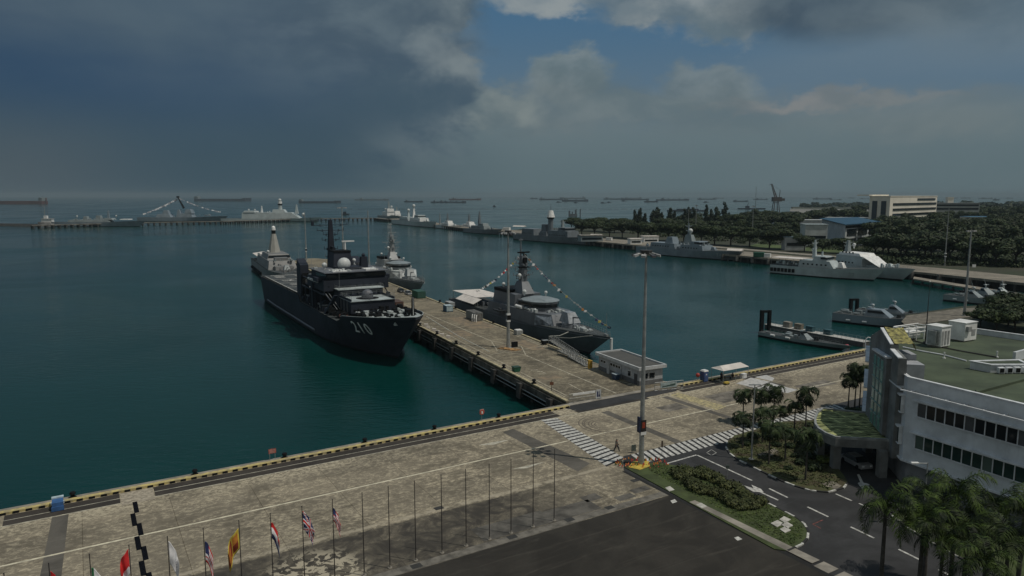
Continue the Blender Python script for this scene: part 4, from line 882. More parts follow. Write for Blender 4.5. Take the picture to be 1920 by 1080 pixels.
for zt,zb in ((11.4,9.3),(7.4,5.3)):
    mb=MB(); wbox(mb,A1,A2,1.2,5.0,.003,.65,zt,zt+.18); wbox(mb,A1,A2,1.4,4.9,.003,.45,zb-.12,zb)
    for s in (1.4,2.25,3.1,3.95,4.8): wbox(mb,A1,A2,s,s+.09,.003,.42,zb+.003,zt-.003)
    f=mb.build('window',TRIM,hq); wbox(MB(),A1,A2,1.5,4.8,.004,.30,zb+.01,zt-.01).build('pane',glassm('green_glass'),f)
# left wing facade, seen at a sharp angle
B1,B2=(57.6,111.2),(51.6,99.4)
for zt,zb in ((12.0,10.0),(8.2,6.2),(4.6,3.9)):
    wbox(MB(),B1,B2,.5,12.5,.003,.9,zt,zt+.2).build('sun_ledge',TRIM,hq)
    f=wbox(MB(),B1,B2,1.0,12.0,.003,.12,zb,zt-.05).build('window',TRIM,hq); wbox(MB(),B1,B2,1.2,11.8,.123,.15,zb+.1,zt-.15).build('pane',glassm('green_glass'),f)
# entrance tower: a slab with a stepped top
TA,TB=(51.3,99.0),(48.35,86.1); tl=math.dist(TA,TB)
def tslab(mb,prof,o0,o1):
    a=[wallpt(TA,TB,s,o0,z) for s,z in prof]; b_=[wallpt(TA,TB,s,o1,z) for s,z in prof]
    k=len(mb.v); n=len(a); mb.v+=a+b_; mb._f(*range(k,k+n)); mb._f(*[k+n+i for i in range(n-1,-1,-1)])
    for i in range(n): j=(i+1)%n; mb._f(k+j,k+i,k+n+i,k+n+j)
    return mb
PR=[(0,3.0),(tl,3.0),(tl,15.9),(9.7,16.25),(9.6,16.9),(4.9,18.1),(0.1,16.2)]
tslab(MB(),PR,.35,-.6).build('entrance_tower',WG,hq)
mb=MB(); tslab(mb,[(4.9,18.11),(9.7,16.91),(9.75,17.05),(4.9,18.3)],.45,.05); tslab(mb,[(9.8,16.26),(tl+.1,15.91),(tl+.1,16.05),(9.8,16.42)],.45,-.1); mb.build('tower_coping',TRIM,hq)
mb=MB(); tslab(mb,[(4.0,5.0),(10.2,5.0),(10.2,15.2),(4.0,14.95)],.85,.36); mb.build('glass_bay',WG,hq)
tslab(MB(),[(3.8,14.96),(10.5,15.22),(10.5,15.45),(3.8,15.2)],1.05,.37).build('bay_coping',TRIM,hq)
GL=glassm('teal_glass',(.07,.16,.14),.2)
for s0,s1 in ((4.7,5.7),(6.4,7.4),(8.1,9.1)):
    f=tslab(MB(),[(s0-.1,5.1),(s1+.1,5.1),(s1+.1,14.6),(s0-.1,14.6)],.92,.853).build('window',mat('teal_frame',(.25,.36,.34),.6),hq)
    tslab(MB(),[(s0,5.2),(s1,5.2),(s1,14.5),(s0,14.5)],.95,.923).build('pane',GL,f)
    mb=MB()
    for z in (6.8,8.4,10,11.6,13.2): tslab(mb,[(s0-.2,z),(s1+.2,z),(s1+.2,z+.12),(s0-.2,z+.12)],1.05,.953)
    mb.build('transom',mat('teal_frame',(.25,.36,.34),.6),f)
YN=mat('yellow_netting',(.27,.25,.09),.9,0,.6,2.0,.3,(.07,.07,.04))
rn=random.Random(6); P_=[]
for i in range(13):
    row_=[]
    for j in range(9):
        s_=4.9+i*.40; o_=-.05-j*.33; z_=18.22-(s_-4.9)*.25+rn.uniform(.0,.22)-(.9 if j==8 else 0); row_.append(wallpt(TA,TB,s_,o_,z_))
    P_.append(row_)
MB().grid(P_).build('netting',YN,hq)
mb=MB(); mb.hexa([(50.6,92.8,13.05),(50.2,90.0,13.05),(52.2,89.6,13.05),(52.6,92.4,13.05)],[(50.6,92.8,15.6),(50.2,90.0,15.6),(52.2,89.6,15.6),(52.6,92.4,15.6)]); mb.build('roof_housing',mat('housing_grey',(.34,.36,.39),.8,0,.1,.8),hq)
MB().hexa([(50.1,89.5,13.05),(49.7,87.2,13.05),(51.7,86.8,13.05),(52.1,89.2,13.05)],[(50.1,89.5,14.9),(49.7,87.2,14.9),(51.7,86.8,14.9),(52.1,89.2,14.9)]).build('roof_housing',MATS['housing_grey'],hq)
# porch canopy
CP=[G(px,py,4.9) for px,py in ((1541,764),(1531,772),(1526.5,783),(1527,793),(1533,802),(1547,811),(1567,819),(1664,823.5))]+[(49.2,86.6),(51.9,99.3)]
MB().prism(CP,3.55,4.6).build('porch_slab',WG,hq)
mb=MB(); ringband(mb,CP,-.28,-.001,4.603,4.92); mb.build('porch_rim',mat('porch_rim_grey',(.27,.29,.29),.8,0,.2,.8),hq)
m=bpy.data.materials.new('mossy_glass_roof'); m.use_nodes=True; q=NB(m.node_tree); p=m.node_tree.nodes['Principled BSDF']
t=q.n('ShaderNodeTexCoord'); ob=t.outputs['Object']; mp=q.n('ShaderNodeMapping'); mp.inputs[2].default_value=(0,0,R(-12)); q.link(ob,mp.inputs[0])
br=q.n('ShaderNodeTexBrick'); br.offset=0; q.link(mp.outputs[0],br.inputs[0])
for k,v in (('Scale',1.0),('Mortar Size',.06),('Brick Width',2.3),('Row Height',1.9)): br.inputs[k].default_value=v
br.inputs['Color1'].default_value=(.9,.9,.9,1); br.inputs['Color2'].default_value=(1.1,1.1,1.1,1); br.inputs['Mortar'].default_value=(2.4,2.3,2.0,1)
mp2=q.n('ShaderNodeMapping'); mp2.inputs[2].default_value=(0,0,R(-12)); mp2.inputs[3].default_value=(.5,2.2,1); q.link(ob,mp2.inputs[0])
c=q.mix(q.ramp(q.noise(mp2.outputs[0],1.1,6,.65,.8),.40,.64),(.055,.070,.032),(.42,.45,.22)); q.link(q.mix(1.0,c,br.outputs['Color'],'MULTIPLY'),p.inputs['Base Color']); p.inputs['Roughness'].default_value=.9; p.inputs['Specular IOR Level'].default_value=.1
MB().prism(offs(CP,-.285),4.603,4.70).build('porch_roof',m,hq)
for (x,y) in ((42.9,90.4),(43.0,95.4),(47.6,87.6),(50.3,96.6)): MB().box(x-.5,x+.5,y-.5,y+.5,0,3.55).build('column',WG,hq)
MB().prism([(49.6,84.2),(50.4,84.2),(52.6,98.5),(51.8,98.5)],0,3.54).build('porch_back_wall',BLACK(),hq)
# things on the roof
def rot(name,label,cat,x,y,z,rz): return T(name,label,cat,(x,y,z),rz)
fa=math.atan2(51-84.7,66-48.5)
o=rot('rooftop_cooling_unit','white louvred cooling unit on the green roof, nearer and smaller of the two','cooling unit',65.2,106.6,13.05,R(28))
MB().box(-1.15,1.15,-1.15,1.15,.25,3.2).build('casing',WHITE(),o); MB().box(-1.25,1.25,-1.25,1.25,3.203,3.32).build('lid',WHITE(),o)
mb=MB()
for k in range(11): mb.box(-1.20,-1.153,-.9,.1,.5+k*.21,.58+k*.21)
for k in range(3): mb.box(-1.0+.7*k,-.6+.7*k,-1.20,-1.153,.5,2.6)
mb.build('louvre',mat('louvre_grey',(.30,.31,.31),.6),o); MB().box(-1.0,1.0,-1.0,1.0,0,.25).build('plinth',CONC(),o)
MB().box(-1.75,-1.25,-.6,.6,.5,2.6).build('side_duct',STEEL(),o)
o=rot('rooftop_cooling_unit','large plain white box unit on the green roof, behind the louvred one','cooling unit',71.9,111.4,13.05,R(28))
MB().box(-1.6,1.6,-1.3,1.3,.2,3.0).build('casing',WHITE(),o); MB().box(-1.7,1.7,-1.4,1.4,3.003,3.1).build('lid',WHITE(),o); MB().box(-1.3,1.3,-1.1,1.1,0,.2).build('plinth',CONC(),o)
MB().box(-1.4,-.5,-1.7,-1.303,1.7,2.5).build('fan_box',mat('louvre_grey',(.30,.31,.31)),o); MB().box(.2,1.2,-1.34,-1.303,.9,1.9).build('louvre',MATS['louvre_grey'],o)
o=rot('pipe_rack','white pipework frame on the roof behind the louvred unit','pipe rack',65.6,113.2,13.05,R(28))
mb=MB()
for x_ in (-4,-2,0,2): mb.path([(x_,-1.3,0),(x_,-1.3,1.9),(x_,1.3,1.9),(x_,1.3,0)],.09)
for z_ in (1.95,1.3): mb.path([(-4,-1.3,z_),(2.4,-1.3,z_)],.1).path([(-4,1.3,z_),(2.4,1.3,z_)],.1)
mb.build('frame',WHITE(),o); MB().box(-3.8,-.5,-1.0,1.0,.3,1.4).build('tank',WHITE(),o)
x,y=G(1735,642,13.05); o=rot('roof_mast','thin dark whip mast standing beside the louvred rooftop unit','mast',x,y,13.05,0)
MB().tube((0,0,0),(0,0,5),.10,.08,8).tube((0,0,5),(0,0,9.6),.06,.03,6).tube((0,0,0),(0,0,.15),.3,.3,8).build('pole',POLE,o); MB().ball((0,0,9.65),.12,8).build('finial',WHITE(),o)
def rp(px,py,z=13.05): return (*G(px,py,z),z+.12)
tag(MB().path([rp(1693,652),rp(1730,660),rp(1770,667),rp(1812,678)],.11).build('roof_pipe',TRIM),'long white pipe running across the green roof','pipe')
tag(MB().path([rp(1686,633),rp(1745,648),rp(1800,659),rp(1868,671)],.10).build('roof_pipe',POLE),'long dark pipe running across the green roof behind the white one','pipe')
o=rot('vent_pipe','short white vent pipe beside the long white roof pipe','vent pipe',*G(1770,672,13.05),13.05,0); MB().tube((0,0,0),(0,0,.9),.10,.10,8).tube((0,0,0),(0,0,.1),.22,.22,8).build('stack',WHITE(),o)
o=rot('vent_pipe','short white vent pipe near the far right of the green roof','vent pipe',*G(1869,670,13.05),13.05,0); MB().tube((0,0,0),(0,0,.9),.10,.10,8).tube((0,0,0),(0,0,.1),.22,.22,8).build('stack',WHITE(),o)
x,y=G(1880,695,13.05); o=rot('roof_lantern','low white-edged roof lantern with small fan units at the right edge','roof lantern',x,y,13.05,R(4))
LPp=[(-3.6,1.3),(-2.4,-.9),(2.6,-1.2),(3.4,1.5)]
MB().prism(LPp,0,.95).build('kerb_wall',WW,o); MB().prism(offs(LPp,-.3),.953,1.0).build('roof',RG,o); mb=MB(); ringband(mb,LPp,-.28,.12,1.003,1.12); mb.build('coping',TRIM,o)
for k in range(4):
    f=MB().box(-1.9+k*1.1,-1.1+k*1.1,-1.75,-1.28,.1,.85).build('fan_unit',TRIM,o); MB().box(-1.8+k*1.1,-1.2+k*1.1,-1.78,-1.753,.2,.75).build('fan_grille',BLACK(),f)
x,y=G(1912,672,13.05); o=rot('roof_upstand','white angled upstand wall at the right edge of the green roof','roof wall',x,y,13.05,0)
MB().hexa([(-2.2,-1.6,0),(-1.9,-1.8,0),(6.2,3.4,0),(5.9,3.7,0)],[(-2.2,-1.6,1.3),(-1.9,-1.8,1.3),(6.2,3.4,1.3),(5.9,3.7,1.3)]).build('panel',WW,o)
tag(MB().prism([G(1828,735,13.05),G(1935,707,13.05),G(1938,710,13.05),G(1832,739,13.05)],13.045,13.35).build('roof_upstand',RG),'low green step crossing the near part of the green roof','roof step')
x,y=G(1760,738,13.05)
o=rot('wall_camera_arm','white swan-neck lamp on the far left corner of the headquarters roof','lamp',*G(1622,655,12.5),12.0,0)
MB().path([(0,0,0),(0,0,2.0),(.3,0,2.4),(.8,0,2.3)],.06).build('arm',WHITE(),o); MB().ball((.9,0,2.2),.18,8).build('lamp_shade',WHITE(),o)
o=T('street_lamp','white arm street lamp between the foreground palms and the white facade','street lamp',(*G(1730,985),0)); 
MB().tube((0,0,0),(0,0,7.2),.09,.06,8).build('pole',STEEL(),o); MB().path([(0,0,7.1),(-1.2,-.2,7.2)],.05).build('arm',STEEL(),o); MB().box(-1.9,-1.1,-.35,-.05,7.15,7.3).build('lamp_head',WHITE(),o)
c=car('pale car waiting in the shade under the entrance porch',0,0,mat('car_pale',(.33,.34,.35),.35,.2,.08,1)); c.location=(46.2,91.5,.02); c.rotation_euler=(0,0,R(12)); del c['group']
lp_=T('street_lamp','tall slim lamp column in the palm bed','street lamp',(*G(1409,862),0)); MB().tube((0,0,0),(0,0,10.6),.13,.07,10).tube((0,0,0),(0,0,.15),.4,.4,10).build('pole',STEEL(),lp_); MB().box(-.8,.8,-.08,.08,10.5,10.62).build('lamp_bar',STEEL(),lp_)
# ================================================================ ships
def sm(a,b_,x): t=max(0,min(1,(x-a)/(b_-a))); return t*t*(3-2*t)
class Hull:
    def __init__(s,L,B,H,fwdH,ent=.55,dent=.72,rake=7,tw=.9,pw=1.7,pd=2.1,step=None,dflare=0.0,x0=0):
        s.L,s.B,s.H,s.F=L,B,H,fwdH; s.ent,s.dent,s.rake,s.tw,s.pw,s.pd,s.step,s.df=ent,dent,rake,tw,pw,pd,step,dflare
    def wl(s,t): 
        w=s.B/2*(s.tw+(1-s.tw)*min(1,t/.2)); return w*(1-max(0,(t-s.ent)/(1-s.ent))**s.pw)
    def dk(s,t):
        w=(s.B/2+s.df)*(s.tw+.05+(.95-s.tw)*min(1,t/.2)); return w*(1-max(0,(t-s.dent)/(1-s.dent))**s.pd)
    def h(s,t):
        if s.step:
            for a,b_,ha,hb in s.step:
                if a<=t<=b_: return ha+(hb-ha)*(t-a)/(b_-a)
        return s.H+(s.F-s.H)*sm(.6,1,t)
    def pt(s,t,z,side):
        H=s.h(t); k=max(0,min(1,z/H)) if z>0 else 0
        if z<=0: w=s.wl(t)*(1+.06*z)
        else: w=s.wl(t)+(s.dk(t)-s.wl(t))*(k**.8)
        x=t*s.L+s.rake*sm(.70,1,t)*(max(z,-1)/s.F)
        return (x,side*w,z)
    def build(s,parent,m,deckm,boot=None,n=44,bulw=0.0,cut=None):
        ts=[i/n for i in range(n+1)]
        if s.step:
            for a,b_,_,_ in s.step:
                ts+= [a+1e-4,b_-1e-4]
        ts=sorted(set(ts)); mb=MB()
        for side in (-1,1):
            cols=[]
            for t in ts:
                H=s.h(t); cols.append([s.pt(t,z,side) for z in (-1.6,.55,H*.35,H*.7,H)])
            k=len(mb.v); r=5
            for c in cols: mb.v+=c
            for i in range(len(ts)-1):
                for j in range(4):
                    mb.cur=1 if j==0 else 0; f=(k+i*r+j,k+(i+1)*r+j,k+(i+1)*r+j+1,k+i*r+j+1); mb._f(*(f if side<0 else f[::-1]))
        mb.cur=0; 
        c=[s.pt(0,z,-1) for z in (-1.6,s.h(0))]+[s.pt(0,z,1) for z in (s.h(0),-1.6)]; mb.quad(c[3],c[2],c[1],c[0])
        o=mb.build('hull',[m,boot or BOOT()],parent)
        mb=MB(); bl=bulw
        for i in range(len(ts)-1):
            t0,t1=ts[i],ts[i+1]
            def dp(t,side):
                H=s.h(t)-bl*sm(.55,.7,t); p=s.pt(t,s.h(t),side); q_=s.pt(t,H,side); return (q_[0],q_[1]*.985,H+ (.0 if bl else .02))
            a,b_,c_,d_=dp(t0,-1),dp(t1,-1),dp(t1,1),dp(t0,1)
            mb.quad(a,b_,c_,d_)
        mb.build('deck',deckm,parent); return o
def ship(name,label,cat,bow,stern=None,yaw=None,L=None,group=None,org=None):
    if org is None:
        b_=G(*bow,WZ)
        if stern: s_=G(*stern,WZ); yaw=math.atan2(b_[1]-s_[1],b_[0]-s_[0]); L=math.dist(b_,s_)
        org=(b_[0]-math.cos(yaw)*L,b_[1]-math.sin(yaw)*L)
    o=T(name,label,cat,(org[0],org[1],WZ),yaw,group); return o,L
def windows(mb,x0,x1,w,z0,z1,tf=0,ta=0,ts=0): return mb.blk(x0,x1,w,z0,z1,tf,ta,ts)
def radome(par,x,y,z,r,m=None,ped=1.0): 
    mb=MB().ball((x,y,z),r,14).tube((x,y,z-r-ped),(x,y,z-r*.7),r*.35,r*.5,8); return mb.build('radome',m or mat('radome_white',(.55,.58,.58),.5,0,.05,1),par,smooth=True)
def lattice(par,x,y,z0,z1,r0,r1,m,yards=((.5,2.5),(.75,1.8)),name='mast',n=4,solid=False):
    mb=MB()
    if solid: mb.hexa([(x+a*r0,y+b_*r0,z0) for a,b_ in ((-1,-1),(1,-1),(1,1),(-1,1))],[(x+a*r1,y+b_*r1,z1) for a,b_ in ((-1,-1),(1,-1),(1,1),(-1,1))])
    else:
        for a,b_ in ((-1,-1),(1,-1),(1,1),(-1,1)): mb.tube((x+a*r0,y+b_*r0,z0),(x+a*r1,y+b_*r1,z1),.12,.09,5)
        K=6
        for k in range(K):
            t0,t1=k/K,(k+1)/K; ra,rb=r0+(r1-r0)*t0,r0+(r1-r0)*t1
            cs=((-1,-1),(1,-1),(1,1),(-1,1))
            for i in range(4):
                a,b_=cs[i],cs[(i+1)%4]
                mb.tube((x+a[0]*ra,y+a[1]*ra,z0+(z1-z0)*t0),(x+b_[0]*rb,y+b_[1]*rb,z0+(z1-z0)*t1),.05,.05,4)
                mb.tube((x+a[0]*rb,y+a[1]*rb,z0+(z1-z0)*t1),(x+b_[0]*rb,y+b_[1]*rb,z0+(z1-z0)*t1),.05,.05,4)
    o=mb.build(name,m,par)
    for f,wd in yards:
        z=z0+(z1-z0)*f; mb=MB().tube((x,y-wd,z+.15),(x,y+wd,z+.15),.09,.09,5)
        for s_ in (-1,1): mb.tube((x,y+s_*wd,z),(x,y+s_*wd,z+.9),.08,.08,5).tube((x,y+s_*wd*.6,z-.3),(x,y+s_*wd*.6,z+.5),.12,.12,6).tube((x,y,z-.9),(x,y+s_*wd*.8,z+.1),.05,.05,4)
        mb.build('yard',m,o)
    return o
def gun(par,x,z,m,s=1.0,barrel=4.0,up=.08):
    mb=MB().tube((x,0,z),(x,0,z+.35*s),1.55*s,1.5*s,14)
    mb.hexa([(x-1.7*s,-1.25*s,z+.352*s),(x+1.5*s,-1.25*s,z+.352*s),(x+1.5*s,1.25*s,z+.352*s),(x-1.7*s,1.25*s,z+.352*s)],[(x-1.3*s,-.8*s,z+2.1*s),(x+.3*s,-.8*s,z+2.1*s),(x+.3*s,.8*s,z+2.1*s),(x-1.3*s,.8*s,z+2.1*s)])
    o=mb.build('gun_turret',m,par); MB().tube((x+.6*s,0,z+1.25*s),(x+.8*s+barrel*s,0,z+(1.25+barrel*up)*s),.14*s,.08*s,8).build('barrel',mat('gun_barrel_dark',(.05,.055,.06),.5),o); return o
def rails(par,hull,t0,t1,z,m=None,bl=0,n=28):
    mb=MB()
    for side in (-1,1):
        P=[]
        for i in range(n+1):
            t=t0+(t1-t0)*i/n; p=hull.pt(t,hull.h(t),side); P.append((p[0],p[1]*.98,p[2]))
            mb.tube(P[-1],(P[-1][0],P[-1][1],P[-1][2]+z),.03,.03,4)
        for f in (1.0,.5): mb.path([(a,b_,c+z*f) for a,b_,c in P],.022,4)
    return mb.build('railing',m or STEEL(),par)
def liferafts(par,pts,z,m=None,r=.32):
    for (x,y) in pts: MB().tube((x-.6,y,z+r+.05),(x+.6,y,z+r+.05),r,r,10).box(x-.4,x+.4,y-.2,y+.2,z,z+.1).build('life_raft',m or WHITE(),par,smooth=False)
def rib(par,x,y,z,L=6,m=None,rz=0,name='boat'):
    mb=MB(); mb.path([(x-L/2,y-.9,z+.4),(x+L*.25,y-.9,z+.45),(x+L/2,y,z+.7),(x+L*.25,y+.9,z+.45),(x-L/2,y+.9,z+.4)],.28,7); mb.box(x-L/2,x+L*.25,y-.75,y+.75,z,z+.35).box(x-L*.2,x+.1,y-.3,y+.3,z+.353,z+1.0); return mb.build(name,m or mat('boat_dark',(.05,.055,.06),.6),par)
def deck_gear(par,spots,m,z,seed,name='deck_gear',h=(.5,1.4)):
    random.seed(seed); mb=MB()
    for (x0,x1,y0,y1,n) in spots:
        for k in range(n):
            x,y=random.uniform(x0,x1),random.uniform(y0,y1); s=random.uniform(.25,.8); hh=random.uniform(*h)
            if random.random()<.45: mb.tube((x-s,y,z+.5*hh),(x+s,y,z+.5*hh),.4*hh,.4*hh,8)
            else: mb.box(x-s,x+s,y-s*.7,y+s*.7,z,z+hh)
    o_=mb.build(name,m,par); o_['kind']='stuff'; return o_
def bunting(par,p0,p1,n,sag,seed,cols,size=.55):
    random.seed(seed); P=[]
    for i in range(n+1):
        t=i/n; v=Vector(p0).lerp(Vector(p1),t); v.z-=sag*4*t*(1-t); P.append(v)
    ln=MB().path([tuple(v) for v in P],.03,4).build('dressing_line',mat('rope_pale',(.5,.5,.45),.8),par)
    for i in range(n):
        if random.random()<.15: continue
        a,b_=P[i],P[i+1]; d=(b_-a); w=size*random.uniform(.9,1.6); h=size*random.uniform(.8,1.5); dy=random.uniform(-.5,.3)
        c=a.lerp(b_,.15); an=random.uniform(.35,1.5); e=c+Vector((w*math.cos(an),w*math.sin(an),d.z/max(d.length,.1)*w*.6))
        f=MB().hexa([tuple(c),tuple(e),(e.x,e.y+.02,e.z),(c.x,c.y+.02,c.z)],[(c.x,c.y+dy*.6,c.z-h),(e.x,e.y+dy,e.z-h*.8),(e.x,e.y+dy+.02,e.z-h*.8),(c.x,c.y+dy*.6+.02,c.z-h)]).build('signal_flag',random.choice(cols),ln)
FL=lambda:[fw,fw,fw,fr,fy,fb,fg,fo,BLACK()]
def hull_text(par,txt,hull,x0,z0,hgt,side,m,adv=.72,name='hull_number',off=.06):
    cu=bpy.data.curves.new('txt','FONT'); cu.body=txt; cu.size=hgt*1.38; cu.space_character=1.25; cu.extrude=0; cu.offset=.035; cu.resolution_u=3
    ob=bpy.data.objects.new('txt',cu); COL.objects.link(ob); dg=bpy.context.evaluated_depsgraph_get(); dg.update()
    me=bpy.data.meshes.new_from_object(ob.evaluated_get(dg)); bpy.data.objects.remove(ob)
    bm=bmesh.new(); bm.from_mesh(me); bmesh.ops.subdivide_edges(bm,edges=[e for e in bm.edges if e.calc_length()>.5],cuts=2,use_grid_fill=True); bm.to_mesh(me); bm.free()
    for v in me.vertices:
        lx,lz=v.co.x,v.co.y; x=x0+(lx if side<0 else -lx); z=z0+lz
        t=x/hull.L
        for _ in range(8): px=hull.pt(min(max(t,0),1),z,side)[0]; t+=(x-px)/hull.L
        p=hull.pt(min(t,1),z,side); e=.02; p2=hull.pt(min(t-e,1),z,side); dx,dy=p[0]-p2[0],p[1]-p2[1]; l=math.hypot(dx,dy) or 1
        nx,ny=(-dy/l,dx/l) if side>0 else (dy/l,-dx/l)
        if ny*side<0: nx,ny=-nx,-ny
        v.co=(p[0]+nx*off,p[1]+ny*off,p[2])
    me.materials.clear(); me.materials.append(m); o=bpy.data.objects.new(name,me); COL.objects.link(o); o.parent=par
    sd=o.modifiers.new('s','SOLIDIFY'); sd.thickness=.05; sd.offset=0
    return o
NUM=mat('number_white',(.85,.86,.85),.6)
# ---------------------------------------------------------------- landing ship 210
yaw=R(-60)
o,_=ship('landing_ship','big dark grey landing ship numbered 210 moored along the left side of the pier','ship',None,None,yaw,124,None,(-86.7,272.9))
o.scale=(.943,1,1)
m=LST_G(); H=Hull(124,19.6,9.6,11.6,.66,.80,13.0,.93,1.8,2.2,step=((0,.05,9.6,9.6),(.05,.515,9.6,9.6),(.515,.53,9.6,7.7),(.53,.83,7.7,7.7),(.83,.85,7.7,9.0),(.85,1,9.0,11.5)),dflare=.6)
H.build(o,m,DECK(),bulw=0.0)
# foredeck sheet in pale paint, bulwark round it
mb=MB(); ts=[.86+.14*i/16 for i in range(17)]
for i in range(16):
    a=[H.pt(t,H.h(t),sd) for t in (ts[i],ts[i+1]) for sd in (-1,1)]
    mb.quad((a[0][0],a[0][1]*.95,a[0][2]+.03),(a[2][0],a[2][1]*.95,a[2][2]+.03),(a[3][0],a[3][1]*.95,a[3][2]+.03),(a[1][0],a[1][1]*.95,a[1][2]+.03))
mb.build('foredeck',DECKL(),o)
mb=MB()
for sd in (-1,1):
    P=[H.pt(.845+.155*i/20,H.h(.845+.155*i/20),sd) for i in range(21)]
    for i in range(20):
        a,b_=P[i],P[i+1]; mb.hexa([(a[0],a[1],a[2]),(b_[0],b_[1],b_[2]),(b_[0],b_[1]-sd*.15,b_[2]),(a[0],a[1]-sd*.15,a[2])],[(a[0],a[1]+sd*.12,a[2]+.62),(b_[0],b_[1]+sd*.12,b_[2]+.62),(b_[0],b_[1]-sd*.05,b_[2]+.62),(a[0],a[1]-sd*.05,a[2]+.62)])
mb.build('bulwark',m,o)
mb=MB()
for sd in (-1,1): mb.path([(p[0],p[1]+sd*.04,p[2]+.65) for p in [H.pt(.845+.155*i/20,H.h(.845+.155*i/20),sd) for i in range(21)]],.10,5)
mb.build('bulwark_cap',DECKL(),o)
for sd,x0 in ((-1,114.5),(1,122.5)): hull_text(o,'210',H,x0,6.0,3.0,sd,NUM)
mb=MB()   # boat deck sponson, rubbing strake
for sd in (-1,1):
    P=[H.pt(t,1.6,sd) for t in [.08+.58*i/20 for i in range(21)]]
    MB().path([(p[0],p[1]+sd*.15,p[2]) for p in P],.28,6).build('rubbing_strake',mat('strake_grey',(.16,.18,.21),.6),o)
mb=MB()   # flight deck edge nets and markings
for sd in (-1,1): mb.box(.5,63,sd*9.3,sd*10.2,9.45,9.62)
mb.build('deck_edge_net',mat('net_grey',(.22,.23,.23),.8,0,.4,2),o)
mb=MB(); z=9.66
mb.box(2,3,-7,7,z,z+.01).box(16,16.4,-9,9,z,z+.01).box(29,29.4,-9,9,z,z+.01).box(42,42.4,-9,9,z,z+.01).box(4,58,-9.2,-8.9,z+.012,z+.02)
for x_ in (6,8,10,20,23,33,36): mb.box(x_,x_+.9,-6.5,-3,z+.012,z+.02).box(x_,x_+.9,1,4.5,z+.012,z+.02)
for cx in (22,48):
    for i in range(24):
        a0,a1=2*PI*i/24,2*PI*(i+1)/24; mb.quad(*[(cx+r_*math.cos(a),r_*math.sin(a),z+.024) for r_,a in ((3.6,a0),(4.1,a0),(4.1,a1),(3.6,a1))])
mb.build('deck_markings',LINE,o)
# midships: deep dark boat bays with tall crane fins
MB().blk(62,94,6.2,7.7,13.2).build('side_house',BLACK(),o)  # deep shade of the open boat bays put into the colour as black
for sd in (-1,1):
    MB().hexa([(60.0,sd*8.55-1.35,7.7),(65.5,sd*8.55-1.35,7.7),(65.5,sd*8.55+1.35,7.7),(60.0,sd*8.55+1.35,7.7)],[(60.6,sd*8.55-1.25,20.6),(65.3,sd*8.55-1.25,18.9),(65.3,sd*8.55+1.25,18.9),(60.6,sd*8.55+1.25,20.6)]).build('crane_tower',m,o); MB().box(65.503,66.1,sd*8.55-.9,sd*8.55+.9,8.5,16.5).build('tower_ladder_trunk',BLACK(),o)
    MB().box(78.5,80.0,sd*6.6,sd*9.9,7.7,15.6).build('bay_frame',m,o)
    MB().hexa([(92.0,sd*9.0,7.7),(93.2,sd*9.0,7.7),(93.2,sd*9.9,7.7),(92.0,sd*9.9,7.7)],[(95.4,sd*7.0,13.0),(96.6,sd*7.0,13.0),(96.6,sd*7.9,13.0),(95.4,sd*7.9,13.0)]).build('davit',m,o)
    MB().path([(80,sd*9.6,15.2),(86,sd*9.2,14.2),(95,sd*8.6,11.4)],.16,6).path([(65,sd*9.2,15.6),(79,sd*9.2,15.4)],.22,6).build('boat_boom',m,o)
    rib(o,71.5,sd*8.0,9.6,9.5,mat('landing_craft_grey',(.13,.14,.15),.6),name='landing_craft'); rib(o,86.0,sd*8.0,8.8,7.5,mat('landing_craft_grey',(.13,.14,.15)),name='landing_craft')
MB().blk(66,86,8.8,13.2,13.6).build('bay_roof',m,o)
MB().blk(72,91,9.4,13.603,16.6,0,0,.1).build('superstructure',m,o)
b1=MB().blk(74,90.2,8.6,16.603,18.6,-.5,0,.1).build('bridge',m,o)
MB().blk(80,90.9,8.68,17.25,18.15,-.22,.2,.0).build('bridge_windows',WIN(),b1)
MB().blk(73.5,91.8,9.3,18.603,18.8).build('bridge_roof',mat('bridge_roof_grey',(.13,.14,.16),.7,0,.15,.5),b1)
for sd in (-1,1): MB().box(84,88.6,sd*8.7,sd*10.6,16.1,17.2).build('bridge_wing',m,b1)
MB().blk(90.3,95.0,6.3,9.5,14.2,.0,0,.0).build('deckhouse',m,o); MB().blk(90.2,95.4,6.6,14.203,14.4).build('deckhouse_roof',DECKL(),o)
MB().blk(95.1,105.5,6.0,9.0,12.2,0,0,-.1).build('gun_platform',m,o); MB().blk(95.1,105.8,6.2,12.203,12.3).build('platform_deck',DECKL(),o)
MB().tube((100.6,0,12.303),(100.6,0,12.34),3.1,3.1,20).build('gun_ring',BLACK(),o)
mb=MB().tube((100.6,0,12.34),(100.6,0,13.2),1.6,1.6,16).ball((100.6,0,13.2),1.6,16,.95,half=True); g_=mb.build('gun_turret',mat('gun_house_grey',(.11,.12,.14),.5),o); MB().tube((102.6,0,13.6),(106.6,0,14.2),.13,.09,8).build('barrel',BLACK(),g_)
mb=MB()
for sd in (-1,1): mb.box(95.2,105.6,sd*5.85,sd*6.1,12.303,12.9)
mb.build('platform_wall',m,o)
